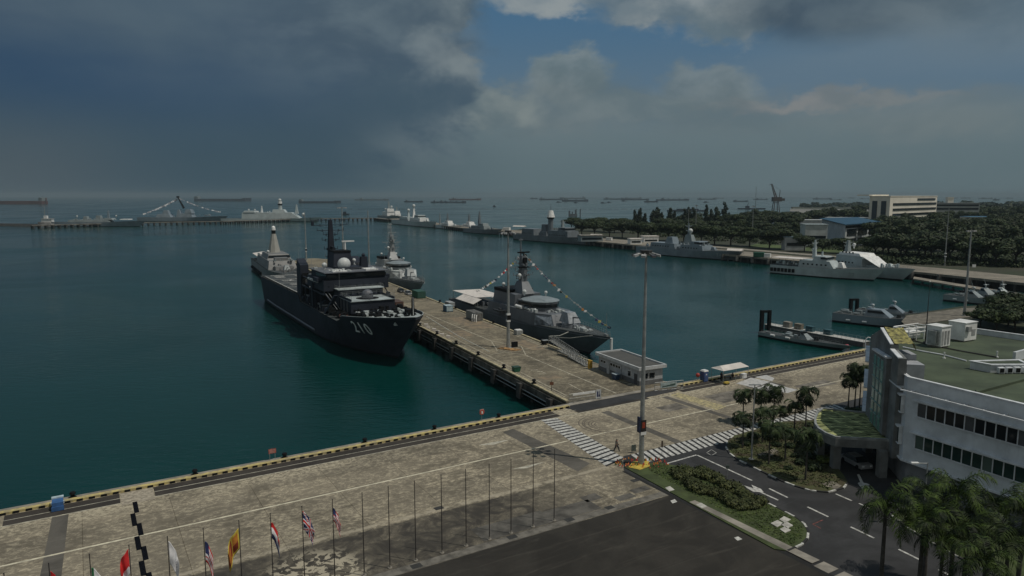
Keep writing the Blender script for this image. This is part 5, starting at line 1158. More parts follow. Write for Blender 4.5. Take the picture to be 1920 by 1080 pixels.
# small fittings
def roofrail(x0,x1,w,z,h=1.0):
    P=[(x0,-w,z),(x1,-w,z),(x1,w,z),(x0,w,z),(x0,-w,z)]; mb=MB()
    for f in (1,.5): mb.path([(a,b_,c+h*f) for a,b_,c in P],.03,4)
    for i in range(4):
        n_=max(2,int(math.dist(P[i],P[i+1])/1.6))
        for k in range(n_):
            t=k/n_; x,y=P[i][0]+(P[i+1][0]-P[i][0])*t,P[i][1]+(P[i+1][1]-P[i][1])*t; mb.tube((x,y,z),(x,y,z+h),.03,.03,4)
    return mb.build('railing',STEEL(),o)
roofrail(74,91.5,9.0,18.8); roofrail(95.5,105.6,5.9,12.9,.8); roofrail(66.5,86,8.6,13.6); roofrail(90.4,95.2,6.4,14.4,.9)
mb=MB()
for k in range(9): MB().box(91.003,91.05,-8+k*2-.22,-8+k*2+.22,14.6,15.1).build('porthole',WIN(),o)
for k in range(6): MB().box(95.003,95.06,-5+k*2-.3,-5+k*2+.3,12.7,13.4).build('porthole',WIN(),o)
for x_ in (76,79,82,85):
    for s_ in (-9.75,9.75): MB().tube((x_-.7,s_,15.9),(x_+.7,s_,15.9),.38,.38,8).build('life_raft',WHITE(),o)
mb=MB()
for (x_,y_,z_,h_) in ((90.5,-8.5,18.8,6),(90.5,8.5,18.8,6),(75,-8.6,18.8,7),(94.8,-6,14.4,5),(106,5.8,12.3,4),(61,-9.2,20.3,4)): MB().tube((x_,y_,z_),(x_,y_,z_+h_),.05,.02,4).build('whip_antenna',STEEL(),o)
mb=MB()
for k in range(8): mb.box(67+k*3,67.25+k*3,-9.75,-9.4,7.7,12.9 if k%2 else 9.2)
mb.box(66,92,-9.75,-9.5,12.7,13.1); mb.build('bay_stanchions',m,o)
mb=MB()
for x_,z0_,z1_ in ((96.5,9.0,12.2),(99.5,9.0,12.2),(102.5,9.0,12.2)): mb.box(x_,x_+.2,-6.35,-6.1,z0_,z1_)
mb.path([(90,-8.9,13.3),(97,-7.4,9.2)],.10,4).path([(90,-8.0,13.3),(97,-6.6,9.2)],.10,4); mb.build('stair_frame',mat('stair_grey',(.14,.155,.17),.6,0,.2,1),o)
deck_gear(o,((74,90,-8.5,8.5,14),),mat('winch_white',(.46,.50,.50)),18.8,17,'roof_lockers',(.3,.8)); deck_gear(o,((66,90,-8.8,-6.5,16),(66,90,6.5,8.8,10)),mat('winch_white',(.46,.50,.50)),8.0,18,'bay_lockers',(.4,1.1))
# funnel, mast, domes
MB().blk(69,80,5.4,13.603,17.4,0,0,.3).build('funnel_base',m,o)
MB().blk(72,79.5,3.0,17.403,23.3,.9,1.4,.5,yo=-.4).build('funnel',m,o); MB().blk(73.1,78.8,2.55,23.303,23.8,.0,.0,.0,yo=-.4).build('funnel_cap',BLACK(),o)
MB().blk(79.6,86,3.6,18.803,19.5).build('roof_housing',m,o)
lattice(o,69.2,-1.2,16.5,32.5,1.15,.5,m,((.30,1.8),(.45,2.0),(.62,2.6),(.72,2.2),(.80,4.0),(.90,5.2),(.995,6.0)),solid=True)
MB().box(68.8,69.6,-6.9,-6.2,30.9,32.3).box(66.9,71.5,-1.6,-.8,24.4,24.7).build('mast_antenna',m,o)
MB().box(74.4,74.9,.6,4.4,26.1,26.5).tube((74.6,1.6,23.3),(74.6,1.6,26.1),.3,.25,8).build('radar',WHITE(),o)
MB().ball((84.0,-1.5,20.4),1.9,16,.95).tube((84,-1.5,18.8),(84,-1.5,19.4),1.5,1.7,14).build('radome',mat('radome_white',(.55,.58,.58),.5,0,.05,1),o,smooth=True)
radome(o,80.5,-6.3,20.0,.75); radome(o,76.0,3.8,20.6,.6); radome(o,90.2,-4.5,19.3,.28,None,.2)
MB().blk(82.0,84.0,1.1,18.803,22.2,0,.3,.2,yo=4.6).ball((83.0,4.6,22.6),.6,8).build('director',m,o)
MB().box(86,90.5,3.0,6.6,18.803,19.15).box(85.5,90.8,-6.6,-2.5,18.803,19.05).build('roof_panel',WHITE(),o)
gm=mat('winch_white',(.46,.50,.50),.6,0,.2,1); 
deck_gear(o,((110,122,-6.5,6.5,34),(122,132,-3.5,3.5,14)),gm,8.9,4,'deck_gear',(.4,.9)); deck_gear(o,((106.2,121,-7,7,44),(121,131,-4,4,14)),BLACK(),8.9,6,'winch',(.5,1.3))
mb=MB()
for o_ in bpy.data.objects:
    if o_.parent==o and o_.name.startswith(('deck_gear','winch')): o_.location.z=.7
deck_gear(o,((64,92,-9.4,-6.4,22),(64,92,6.4,9.4,20)),m,7.8,8,'boat_bay_gear',(.8,3.2)); deck_gear(o,((66,78,-9,9,26),),gm,13.6,9,'roof_gear',(.4,1.5)); deck_gear(o,((95,108,-9.3,-6.8,22),(95,108,6.8,9.3,18)),BLACK(),7.9,10,'side_gear',(.6,2.4))
deck_gear(o,((104,111,-9.2,-7.2,10),),RUST(),8.3,14,'red_gear',(.6,1.2))
mb=MB().tube((129,2.4,11.3),(129,2.4,15.6),.07,.05,6); mb.build('jackstaff',WHITE(),o); MB().box(118.5,121,4.0,6.4,10.6,11.4).tube((123,4.6,10),(123,4.6,14.6),.5,.35,8).build('bow_crane',BLACK(),o)
rails(o,H,.02,.50,1.0)
mb=MB().path([(133,4.2,11.4),(140,9.5,7.2),(150,12.6,5.0)],.09,6); tag(mb.build('mooring_line',mat('rope_pale',(.5,.5,.45)),o),'pale mooring rope from bow to pier')
# ---------------------------------------------------------------- offshore patrol ships
def patrol_ship(label,yaw,org,m,number=None,front=None):
    o,_=ship('patrol_ship',label,'warship',None,None,yaw,76,None,org); H=Hull(76,12.4,5.0,5.9,.50,.66,9.0,.88,1.6,2.1)
    H.build(o,m,DECK(),boot=mat('dark_lower_hull',(.030,.033,.040),.5,0,.2,.3))
    mb=MB()   # upper knuckle strake
    for sd in (-1,1): mb.path([(p[0],p[1]+sd*.05,p[2]-.5) for p in [H.pt(.40+.6*i/20,H.h(.40+.6*i/20),sd) for i in range(21)]],.09,5)
    mb.build('knuckle',m,o)
    MB().blk(30,58,6.05,5.02,8.3,0,.6,.35).build('superstructure',m,o)
    MB().hexa([(58,-6.05,5.02),(64.6,-3.4,5.02),(64.6,3.4,5.02),(58,6.05,5.02)],[(58,-5.7,8.3),(62.4,-3.0,8.3),(62.4,3.0,8.3),(58,5.7,8.3)]).build('front_house',front or m,o)
    b_=MB().hexa([(46,-4.6,8.32),(54.5,-4.2,8.32),(57.2,-1.8,8.32),(57.2,1.8,8.32),(54.5,4.2,8.32),(46,4.6,8.32)],[(46,-4.4,10.6),(54.8,-4.2,10.6),(57.6,-1.8,10.6),(57.6,1.8,10.6),(54.8,4.2,10.6),(46,4.4,10.6)]).build('bridge',m,o)
    MB().hexa([(47,-4.62,9.3),(54.6,-4.26,9.3),(57.46,-1.85,9.3),(57.46,1.85,9.3),(54.6,4.26,9.3),(47,4.62,9.3)],[(47,-4.60,10.2),(54.8,-4.28,10.2),(57.62,-1.85,10.2),(57.62,1.85,10.2),(54.8,4.28,10.2),(47,4.60,10.2)]).build('bridge_windows',WIN(),b_)
    mb=MB(); n=22; RX,RY=6.2,5.0; c=(51.5,0)
    def rg(sx_,z): return [(c[0]+RX*sx_*math.cos(2*PI*i/n),RY*sx_*math.sin(2*PI*i/n),z) for i in range(n)]
    mb.hexa(rg(1,10.62),rg(1.02,10.85)); mb.hexa(rg(1.02,10.853),rg(.55,11.5)); mb.build('bridge_roof',mat('roof_pale_blue',(.22,.26,.28),.6,0,.12,.6),b_)
    MB().blk(31,44.5,4.5,8.32,11.6,0,.4,.3).build('funnel_block',m,o); MB().blk(31.3,40,4.3,11.603,12.5,0,0,0).build('funnel_cap',BLACK(),o)
    MB().blk(38.5,45.0,2.0,11.603,15.0,2.2,1.2,.9).build('mast_base',m,o)
    lattice(o,41.5,0,14.8,22.5,.95,.75,m,((.12,2.2),(.25,3.2),(.40,2.4),(.55,4.2),(.70,2.2),(.85,2.4)),solid=True); deck_gear(o,((39.5,43.5,-1.8,1.8,8),),m,16.5,41,'mast_gear',(.4,1.0)); deck_gear(o,((39.8,43.2,-1.8,1.8,8),),m,19.6,43,'mast_gear',(.4,1.0))
    MB().box(40.6,42.6,-1.6,1.6,19.0,19.3).box(42.4,43.2,-.5,.5,20.5,22.0).tube((42,0,22.5),(42,0,23.3),.25,.2,6).box(41.6,42.2,-1.9,1.9,23.3,23.7).build('radar',BLACK() if not front else PALE(),o)
    MB().tube((40.2,0,19),(40.2,0,27.6),.34,.16,8).box(39.9,40.5,-.7,.7,26.9,27.1).build('topmast',m,o)
    for (x,y,z,r_) in ((35,-3,13.6,.55),(37,3.2,13.6,.6),(46.2,-2.2,12.6,.65),(50.2,2.6,12.5,.5),(43.4,-2.2,17.0,.6),(29.2,-4,8.9,.4),(57.0,-4.9,9.1,.35)): radome(o,x,y,z,r_,None,.5)
    gun(o,67.0,6.3,mat('gun_house_pale',(.26,.29,.32),.5) if not front else PALE(),1.5,2.4,.12); MB().tube((67.4,0,5.4),(67.4,0,6.5),2.6,2.3,18).build('gun_barbette',m,o)
    MB().tube((47.5,-5.6,8.9),(51,-5.6,8.9),.45,.45,10).build('life_raft',WHITE(),o); MB().tube((47.5,5.6,8.9),(51,5.6,8.9),.45,.45,10).build('life_raft',WHITE(),o)
    rib(o,40,-6.6,6.2,5.5); rails(o,H,.80,.99,1.0,n=14); rails(o,H,.02,.36,1.0,n=14)
    deck_gear(o,((70.5,76,-1.8,1.8,12),),gm,5.5,21,'windlass',(.4,1.2)); deck_gear(o,((46,58,-5.2,-4.7,10),(44,56,4.7,5.3,8),(57.8,61.5,-2.6,2.6,8)),gm,8.35,22,'deck_boxes',(.3,.9)); deck_gear(o,((18,30,-4,4,14),),m,5.05,23,'aft_gear',(.6,1.8))
    MB().tube((83,0,6.0),(83,0,11.5),.07,.04,6).box(82.4,83.6,-.3,.3,5.9,6.4).build('jackstaff',STEEL(),o)
    mb=MB().hexa([(58.4,-5.95,5.3),(64.3,-3.5,5.3),(64.2,-3.48,5.3),(58.3,-5.9,5.3)],[(58.6,-5.85,7.9),(62.6,-3.2,7.9),(62.5,-3.15,7.9),(58.5,-5.8,7.9)]); mb.build('screen_panel',front or mat('panel_blue_grey',(.24,.28,.33),.5,0,.4,.7),o)
    return o,H
PSH=mat('warship_dark_grey',(.135,.150,.168),.5,0,.14,.2,stain=.25)
o,H=patrol_ship('dressed grey patrol ship with signal flags strung from its mast, right side of the pier',R(-61.5),(-16.6,243.3),PSH)
bunting(o,(41.8,0,23.2),(84.5,0,8.2),34,1.5,5,FL(),.52); bunting(o,(40.6,0,23.6),(2,0,6.5),34,2.2,9,FL(),.52)
mb=MB().hexa([(3,-5.6,8.0),(22,-5.9,8.0),(22,4.6,7.8),(3,4.6,7.8)],[(3,-5.6,8.08),(22,-5.9,8.08),(22,4.6,7.88),(3,4.6,7.88)]).hexa([(12,-8.6,6.6),(26,-8.8,6.6),(26,-5.95,7.9),(12,-5.7,7.9)],[(12,-8.6,6.68),(26,-8.8,6.68),(26,-5.95,7.98),(12,-5.7,7.98)])
aw=mb.build('awning',CANV(),o)
mb=MB()
for x_ in (3.2,12,21.8):
    for y_ in (-5.4,4.4): mb.tube((x_,y_,5.0),(x_,y_,7.9),.06,.06,5)
mb.build('awning_pole',STEEL(),aw)
tag(MB().path([(73,-4.4,5.6),(72,-6.5,4.6),(70,-8.2,4.3)],.12,6).path([(80.5,-2.2,5.8),(76,-6,4.7),(71,-8.5,4.3)],.05,6).build('mooring_line',mat('rope_pale',(.5,.5,.45)),o),'pale mooring ropes down to the pier')
MB().tube((84.6,.4,5.6),(84.6,.4,2.8),.35,.35,8).build('bow_fender',WHITE(),o)
WHG=mat('camouflage_white_patch',(.50,.53,.52),.6,0,.6,.22,0,(.09,.10,.11))
o,H=patrol_ship('grey patrol ship bow-on behind the landing ship bridge, its front house patched white',R(-64),(-71.9,354.0),mat('warship_mid_grey',(.27,.29,.30),.5,0,.14,.2,stain=.25),None,WHG)
# ---------------------------------------------------------------- frigate with the cone mast
yw=math.atan2(-math.sin(AP),-math.cos(AP)); sx_,sy_=PP(316,-12.6)
o,_=ship('stealth_frigate','pale frigate with a tall white cone mast moored beyond the stern of the landing ship','warship',None,None,yw,108,None,(sx_,sy_))
m=mat('frigate_warm_grey',(.19,.195,.195),.55,0,.14,.2,stain=.2); H=Hull(108,14,5.2,6.2,.50,.66,8); H.build(o,m,DECK())
MB().blk(26,74,6.6,5.22,9.2,2.5,1,.8).build('superstructure',m,o); MB().blk(40,64,5.6,9.203,11.6,2,1,.9).build('bridge',m,o); MB().blk(58,63.6,5.1,10.3,11.2,.5,0,.3).build('bridge_windows',WIN(),o)
n=8
mb=MB(); mb.tube((47,0,11.6),(47,0,20.8),3.0,1.15,n).build('mast_cone',mat('cone_beige',(.36,.36,.33),.6,0,.08,.4),o); MB().tube((47,0,20.8),(47,0,22.6),1.0,1.0,n).build('mast_ring',BLACK(),o); MB().tube((47,0,22.603),(47,0,23.8),1.1,.95,12).ball((47,0,23.8),.95,12,half=True).build('radome',WHITE(),o)
MB().hexa([(3,-6,8.0),(24,-6,8.0),(24,6,8.0),(3,6,8.0)],[(3,-6,8.1),(24,-6,8.1),(24,0,8.9),(3,0,8.9)]).build('awning',CANV(),o)
MB().blk(66,71,3,9.203,10.5).blk(74,80,4,5.22,7.2,.5,.3).build('launcher_box',m,o); MB().blk(30,38,4,9.203,10.6).build('hangar_roof_gear',PALE(),o); radome(o,34,3,11.6,.8); radome(o,55,-4,12.6,.7)
gun(o,86,6.0,PALE(),1.1,3.4); deck_gear(o,((88,98,-3,3,10),(72,84,-5,5,18)),m,5.6,31); deck_gear(o,((26,74,-6,6,30),),PALE(),9.2,32,'roof_gear',(.4,1.2)); rails(o,H,.02,.98,1.0,n=40)
for k in range(7): MB().tube((12+k*6,-7.4,1.4),(14.5+k*6,-7.4,1.4),.8,.8,8).build('fender',BLACK(),o)
# ---------------------------------------------------------------- general warships farther off
def warship(name,label,bow,stern,m,B,Hd,spec,yaw=None,L=None,rake=6,number=None,cat='warship'):
    o,L=ship(name,label,cat,bow,stern,yaw,L); H=Hull(L,B,Hd,Hd*1.25,.5,.66,rake); H.build(o,m,DECK(),n=26)
    for s_ in spec:
        k=s_[0]
        if k=='b': nm,x0,x1,w,z0,z1=s_[1:7]; MB().blk(x0*L,x1*L,w,z0,z1,*(s_[8] if len(s_)>8 else (.8,.4,.4))).build(nm,s_[7] if len(s_)>7 and s_[7] else m,o)
        elif k=='w': MB().blk(s_[1]*L,s_[2]*L,s_[3],s_[4],s_[5],0,0,.05).build('bridge_windows',WIN(),o)
        elif k=='m': lattice(o,s_[1]*L,0,s_[2],s_[3],s_[4],s_[5],s_[6] if len(s_)>6 and s_[6] else m,s_[7] if len(s_)>7 else ((.5,2.5),(.8,3.2)),solid=True)
        elif k=='r': radome(o,s_[1]*L,s_[2],s_[3],s_[4])
        elif k=='g': gun(o,s_[1]*L,s_[2],m,s_[3],3.5)
        elif k=='c': MB().tube((s_[1]*L,0,s_[2]),(s_[1]*L,0,s_[3]),s_[4],s_[5],10).build(s_[7] if len(s_)>7 else 'mast_drum',s_[6] or m,o)
        elif k=='d': deck_gear(o,((s_[1]*L,s_[2]*L,-B*.38,B*.38,s_[3]),),s_[5] if len(s_)>5 else m,s_[4],len(label)+int(s_[1]*100),'deck_gear',(.8,2.2))
        elif k=='n': hull_text(o,s_[1],H,s_[2]*L,s_[3],s_[4],-1,mat('number_pale_grey',(.38,.42,.43),.6))
    mb=MB()
    for s_ in spec:
        if s_[0]=='b' and (s_[2+0]-0 if False else s_[3]-s_[2])*L>8:
            n_=int((s_[3]-s_[2])*L/2.2)
            for k_ in range(1,n_-1):
                for sd in (-1,1): mb.box(s_[2]*L+k_*2.2,s_[2]*L+k_*2.2+.8,sd*(s_[4]-.15)-.12,sd*(s_[4]-.15)+.12,s_[5]+1.2,s_[5]+1.9)
    if mb.v: mb.build('side_windows',WIN(),o)
    rails(o,H,.03,.97,1.0,n=26); return o
pale,bg_,nav=PALE(),BLUEG(),NAVY()
WHS=mat('coast_ship_white',(.46,.52,.53),.5,0,.1,.2,stain=.15)
warship('frigate','blue-grey frigate with a faceted white mast housing, left of the shore trees',(1112,460.5),(973,448.5),nav,14,5.2,(('b','superstructure',.12,.30,6,5.2,10.5),('b','superstructure',.36,.46,4.5,5.2,9),('b','superstructure',.50,.76,6.3,5.2,10.5),('b','bridge',.62,.72,5.4,10.5,13.2),('w',.66,.722,5.5,11.6,12.6),('c',.46,9,19.5,2.5,2.2,None,'mast_tower'),('c',.46,19.5,21.2,2.4,3.6,BLACK(),'mast_ring'),('c',.46,21.2,27,3.6,2.0,WHITE(),'mast_housing'),('c',.46,27,33,.3,.1,None,'topmast'),('b','funnel',.36,.42,2.5,9,15),('m',.62,13.2,19,1.2,.6,pale),('g',.84,5.9,1.2),('d',.05,.6,26,5.4),('d',.5,.78,18,10.4,pale),('n','152',.83,2.6,2.4)))
warship('frigate','blue-grey frigate with a white radar ball and slim bow moored in front of the trees',(1377,489),(1203,474),bg_,12.5,4.8,(('b','superstructure',.16,.44,5.2,4.8,8.4),('b','superstructure',.50,.74,5.6,4.8,8.2),('b','bridge',.60,.70,4.8,8.2,10.6),('w',.645,.702,4.9,9.3,10.2),('b','funnel',.31,.40,3.4,8.4,12.4,None,(1.4,1.4,.8)),('b','mast_base',.50,.60,2.6,8.2,14.5,pale,(2.2,1.2,1.2)),('r',.55,0,17.0,1.6),('m',.53,12,22,.5,.2),('g',.80,5.2,1.1),('d',.05,.5,24,5),('d',.45,.74,18,8.2,pale),('n','74',.86,2.0,2.2)))
o=warship('patrol_ship','pale grey patrol ship with a long white stern awning, nearer of the side-by-side pair',(1637,526.3),(1452,511),WHS,11,4.6,(('b','superstructure',.30,.66,4.8,4.6,8.0,None,(2.5,.4,.5)),('b','bridge',.44,.58,4.2,8.0,10.2),('w',.52,.585,4.3,8.9,9.8),('m',.42,9,18,.9,.3),('r',.40,0,13.0,.7),('c',.50,10.2,12.4,.5,.4,None),('b','gun_shield',.67,.73,1.8,5.0,7.6,WHITE(),(1.2,.3,.4)),('d',.02,.30,16,5.0),('n','22',.80,2.0,1.6)),rake=5)
L_=math.dist(G(1637,526.3,WZ),G(1452,511,WZ))
MB().box(0,L_*.33,-4.6,4.6,8.2,8.35).build('awning',CANV(),o)
for x_ in (0.3,L_*.16,L_*.32):
    for y_ in (-4.4,4.4): MB().tube((x_,y_,4.6),(x_,y_,8.2),.08,.08,5).build('awning_pole',STEEL(),o)
for k in range(7): MB().box(.5+k*1.9,1.8+k*1.9,-5.9,-5.4,1.4,3.2).build('tyre_fender',BLACK(),o)
o=warship('patrol_ship','pale grey patrol ship with a bright sloping front panel, farther of the side-by-side pair',(1691,526),(1548,507),WHS,11,4.8,(('b','superstructure',.24,.60,5.2,4.8,9.8,None,(.3,.4,.4)),('b','bridge',.28,.58,5.0,9.8,11.2,WHITE(),(1.5,.4,.3)),('m',.30,11,17,1.2,.6,pale),('r',.38,0,15.0,.9),('g',.86,5.4,.9),('d',.78,.94,10,5.3)),rake=7)
L_=math.dist(G(1691,526,WZ),G(1548,507,WZ))
MB().hexa([(L_*.60,-4.9,9.7),(L_*.60,4.9,9.7),(L_*.79,3.6,5.3),(L_*.79,-3.6,5.3)],[(L_*.60+.05,-4.9,9.9),(L_*.60+.05,4.9,9.9),(L_*.79+.1,3.6,5.4),(L_*.79+.1,-3.6,5.4)]).build('front_panel',WHITE(),o)
MB().blk(L_*.58,L_*.78,3.4,4.8,6.0,3,0,.3).build('front_house',pale,o)
yb=R(-61)
warship('frigate','pale frigate with two white radar balls, moored in the middle distance left of centre',(815,427),None,WHS,14,6,(('b','superstructure',.22,.44,6,6,11),('b','superstructure',.50,.76,6.3,6,11,WHITE()),('b','bridge',.60,.70,5.4,11,14.5),('w',.64,.702,5.5,12.5,13.5),('m',.50,11,24,1.8,.6,WHITE()),('r',.50,0,26,2.2),('m',.36,11,18,1.5,.7),('r',.36,0,20,2.0),('g',.84,7,1.3),('d',.05,.8,30,6.2,pale)),yb,140)
warship('support_ship','grey and white ship end-on at the distant wharf corner, left of the two-ball frigate',(745,413),None,pale,14,6,(('b','superstructure',.30,.62,6.3,6,13,WHITE()),('b','bridge',.50,.62,6,13,18,WHITE()),('m',.50,18,30,1.5,.5),('r',.56,3,21,2.0),('r',.40,-3,17,1.6),('d',.6,.9,12,6.3)),yb,80)
warship('support_ship','small white-housed ship at the distant wharf corner, right of its twin-decked neighbour',(753,412),None,pale,11,5,(('b','superstructure',.35,.65,5,5,10,WHITE()),('b','bridge',.45,.6,4.5,10,14,WHITE()),('m',.5,14,21,1.0,.4)),yb,45)
warship('patrol_ship','small pale patrol ship with a pointed dark mast, leftmost of three on the distant wharf',(862,431.5),None,WHS,9,4,(('b','superstructure',.28,.62,4,4,7,WHITE()),('b','bridge',.42,.58,3.4,7,9.8,WHITE()),('m',.45,9,19,1.2,.3,nav),('g',.8,4.6,.8),('d',.05,.7,14,4.2)),yb,62)
warship('patrol_ship','small white patrol ship with a pointed dark mast, middle of three on the distant wharf',(903,434),None,WHS,9,4,(('b','superstructure',.28,.62,4,4,7,WHITE()),('b','bridge',.42,.58,3.4,7,9.8,WHITE()),('m',.45,9,19,1.2,.3,nav),('d',.05,.7,14,4.2)),yb,58)
warship('corvette','dark-masted grey corvette, rightmost of three on the distant wharf',(935,440),None,nav,10,4.6,(('b','superstructure',.25,.66,4.4,4.6,8.2,pale),('b','bridge',.46,.62,3.8,8.2,10.8,pale),('m',.42,8,23,1.5,.4,nav,((.4,3),(.7,3.6))),('g',.82,5,.9),('d',.05,.7,16,4.8)),R(-52),58)
warship('frigate','large pale frigate with a tall banded radar tower lying along the harbour mouth wharf',None,None,WHS,17,8,(('b','superstructure',.26,.74,8,8,15,None,(5,.5,1)),('b','superstructure',.56,.68,6.5,15,20,None,(2,1,1)),('b','hangar',.26,.40,7.6,15,17.5),('c',.60,18,27,3.4,3.0,None,'radar_tower'),('c',.60,27,29.5,3.4,3.4,BLACK(),'mast_ring'),('c',.60,29.5,33,3.2,3.0,WHITE(),'mast_housing'),('r',.60,0,35.5,2.8),('m',.72,15,29,2.6,.6),('m',.46,15,25,1.6,.5,WHITE()),('r',.36,2,19.5,1.5),('g',.83,9.5,1.7),('r',.80,0,13,2.0),('d',.28,.7,30,15)),R(4),G(592,413,WZ)[0]-G(418,418,WZ)[0]) if False else None
def lateral(name,label,pxl,pxr,py,m,B,Hd,spec,dire=1,slope=0.0,rake=8,cat='warship'):
    a_=G(pxl,py-slope/2,WZ); b_=G(pxr,py+slope/2,WZ)
    # lies across the view: keep the depth of the left end, length from the pixels
    dep=(a_[1]+b_[1])/2; xl=(pxl-960)/F*(dep*math.cos(TH)+(CH-WZ)*math.sin(TH)); xr=(pxr-960)/F*(dep*math.cos(TH)+(CH-WZ)*math.sin(TH)); L=xr-xl-rake
    org=(xl,dep) if dire>0 else (xr,dep); o=warship(name,label,None,None,m,B,Hd,spec,0,L,rake,cat=cat) if False else None
    o,_=ship(name,label,cat,None,None,0 if dire>0 else PI,L,None,org); H=Hull(L,B,Hd,Hd*1.3,.5,.66,rake); H.build(o,m,DECK(),n=24)
    for s_ in spec:
        k=s_[0]
        if k=='b': MB().blk(s_[2]*L,s_[3]*L,s_[4],s_[5],s_[6],*(s_[8] if len(s_)>8 else (1.2,.6,.6))).build(s_[1],s_[7] if len(s_)>7 and s_[7] else m,o)
        elif k=='m': lattice(o,s_[1]*L,0,s_[2],s_[3],s_[4],s_[5],s_[6] if len(s_)>6 and s_[6] else m,s_[7] if len(s_)>7 else ((.6,3),(.85,3.6)),solid=True)
        elif k=='r': radome(o,s_[1]*L,s_[2],s_[3],s_[4])
        elif k=='g': gun(o,s_[1]*L,s_[2],m,s_[3],3.5)
        elif k=='c': MB().tube((s_[1]*L,0,s_[2]),(s_[1]*L,0,s_[3]),s_[4],s_[5],10).build(s_[7] if len(s_)>7 else 'mast_drum',s_[6] or m,o)
        elif k=='d': deck_gear(o,((s_[1]*L,s_[2]*L,-B*.38,B*.38,s_[3]),),s_[5] if len(s_)>5 else m,s_[4],len(label)+int(s_[1]*100),'deck_gear',(.8,2.4))
    return o,L
WD=1050/1330
lateral('frigate','large pale frigate with a tall banded radar tower lying along the harbour mouth wharf',418,604,415.5,WHS,17,4.8,(('b','superstructure',.22,.84,7.5,4.8,14,None,(14,.5,1.2)),('b','bridge',.54,.68,6.0,14,18.5,None,(3,1,1)),('b','hangar',.24,.36,7.0,14,16.5),('c',.615,17,25,3.3,2.8,None,'radar_tower'),('c',.615,25,27.2,3.4,3.4,BLACK(),'mast_ring'),('c',.615,27.2,30.5,3.2,2.9,WHITE(),'mast_housing'),('r',.615,0,32.4,2.5),('m',.79,12,26,2.4,.5),('m',.42,14,24,1.4,.4,WHITE()),('r',.34,2,18.0,1.3),('r',.28,0,18,1.3),('r',.86,0,11,2.4),('d',.25,.5,20,14,WHITE()),('d',.5,.8,24,12)),1,-2)
lateral('frigate','long low frigate in front of the left end of the harbour mouth wharf',96,274,424.5,bg_,13,5.6,(('b','superstructure',.22,.70,6,5.6,8.4,pale,(4,.6,.6)),('b','funnel',.38,.43,3,8.4,13,pale),('b','funnel',.52,.58,3,8.4,14,pale),('b','bridge',.62,.72,5,8.4,10.8,pale,(2,.6,.5)),('m',.655,10,21,1.4,.4),('r',.30,0,13.0,1.1),('r',.74,0,13.5,1.1),('d',.25,.6,22,8.4,pale),('b','deck_awning',.80,.90,5,8.6,9.6,WHITE(),(.2,.2,.2))),1,0)
o,L_=lateral('destroyer','hazy grey destroyer with leaning dark mast and dress lines, behind the harbour mouth wharf',262,428,414.6,bg_,17,6,(('b','superstructure',.22,.40,7.0,6,11,None,(3,2,1.2)),('b','superstructure',.46,.66,7.0,6,12,None,(3,2,1.2)),('b','bridge',.56,.65,6,12,18.5,None,(3,2,1.2)),('b','funnel',.29,.37,4.0,11,17,None,(2.5,2,1)),('b','funnel',.46,.51,4.0,12,18,None,(2.5,2,1)),('g',.84,8,1.4),('d',.1,.9,44,8)),1,0)
MB().tube((.54*L_,0,20),(.47*L_,0,38),1.8,.6,8).tube((.50*L_,-5,30),(.50*L_,5,30),.3,.3,5).box(.465*L_,.485*L_,-2.5,2.5,36,38.5).build('mast',BLACK(),o)
bunting(o,(.46*L_,0,35.5),(.03*L_,0,11.5),26,1.5,3,[fw,fw,fg],2.0); bunting(o,(.48*L_,0,36.5),(.98*L_,0,14.5),26,2.5,4,[fw,fg],1.6)
o=T('pier_end_house','small white signal house at the left end of the harbour mouth wharf','house',(*G(86,421.5,-1),0)); MB().box(-8,8,-3,4,-3.5,2.5).build('base_wall',mat('stained_white_wall',(.35,.33,.32),.8,0,.4,.2),o); MB().box(-4,9,-2,3,2.5,6.5).build('wall',WHITE(),o); MB().box(-1.5,2.5,-1,2,6.5,10.5).build('turret',WHITE(),o); MB().box(-4.5,9.5,-2.5,3.5,6.503,6.9).build('roof',mat('signal_roof',(.4,.4,.39),.8),o)
# dolphins / channel marker frame on the water
o=T('channel_marker','dark three-post marker frame standing in the open water above the shore trees','marker',(*G(1074,406,WZ),WZ)); MB().box(-8,8,-3,3,0,5).box(-8,-5,-2,2,5,11).box(4,7,-2,2,5,13).box(-2,0,-1,1,5,9).build('frame',nav,o); MB().box(13,15,-1,1,0,14).build('post',nav,o)
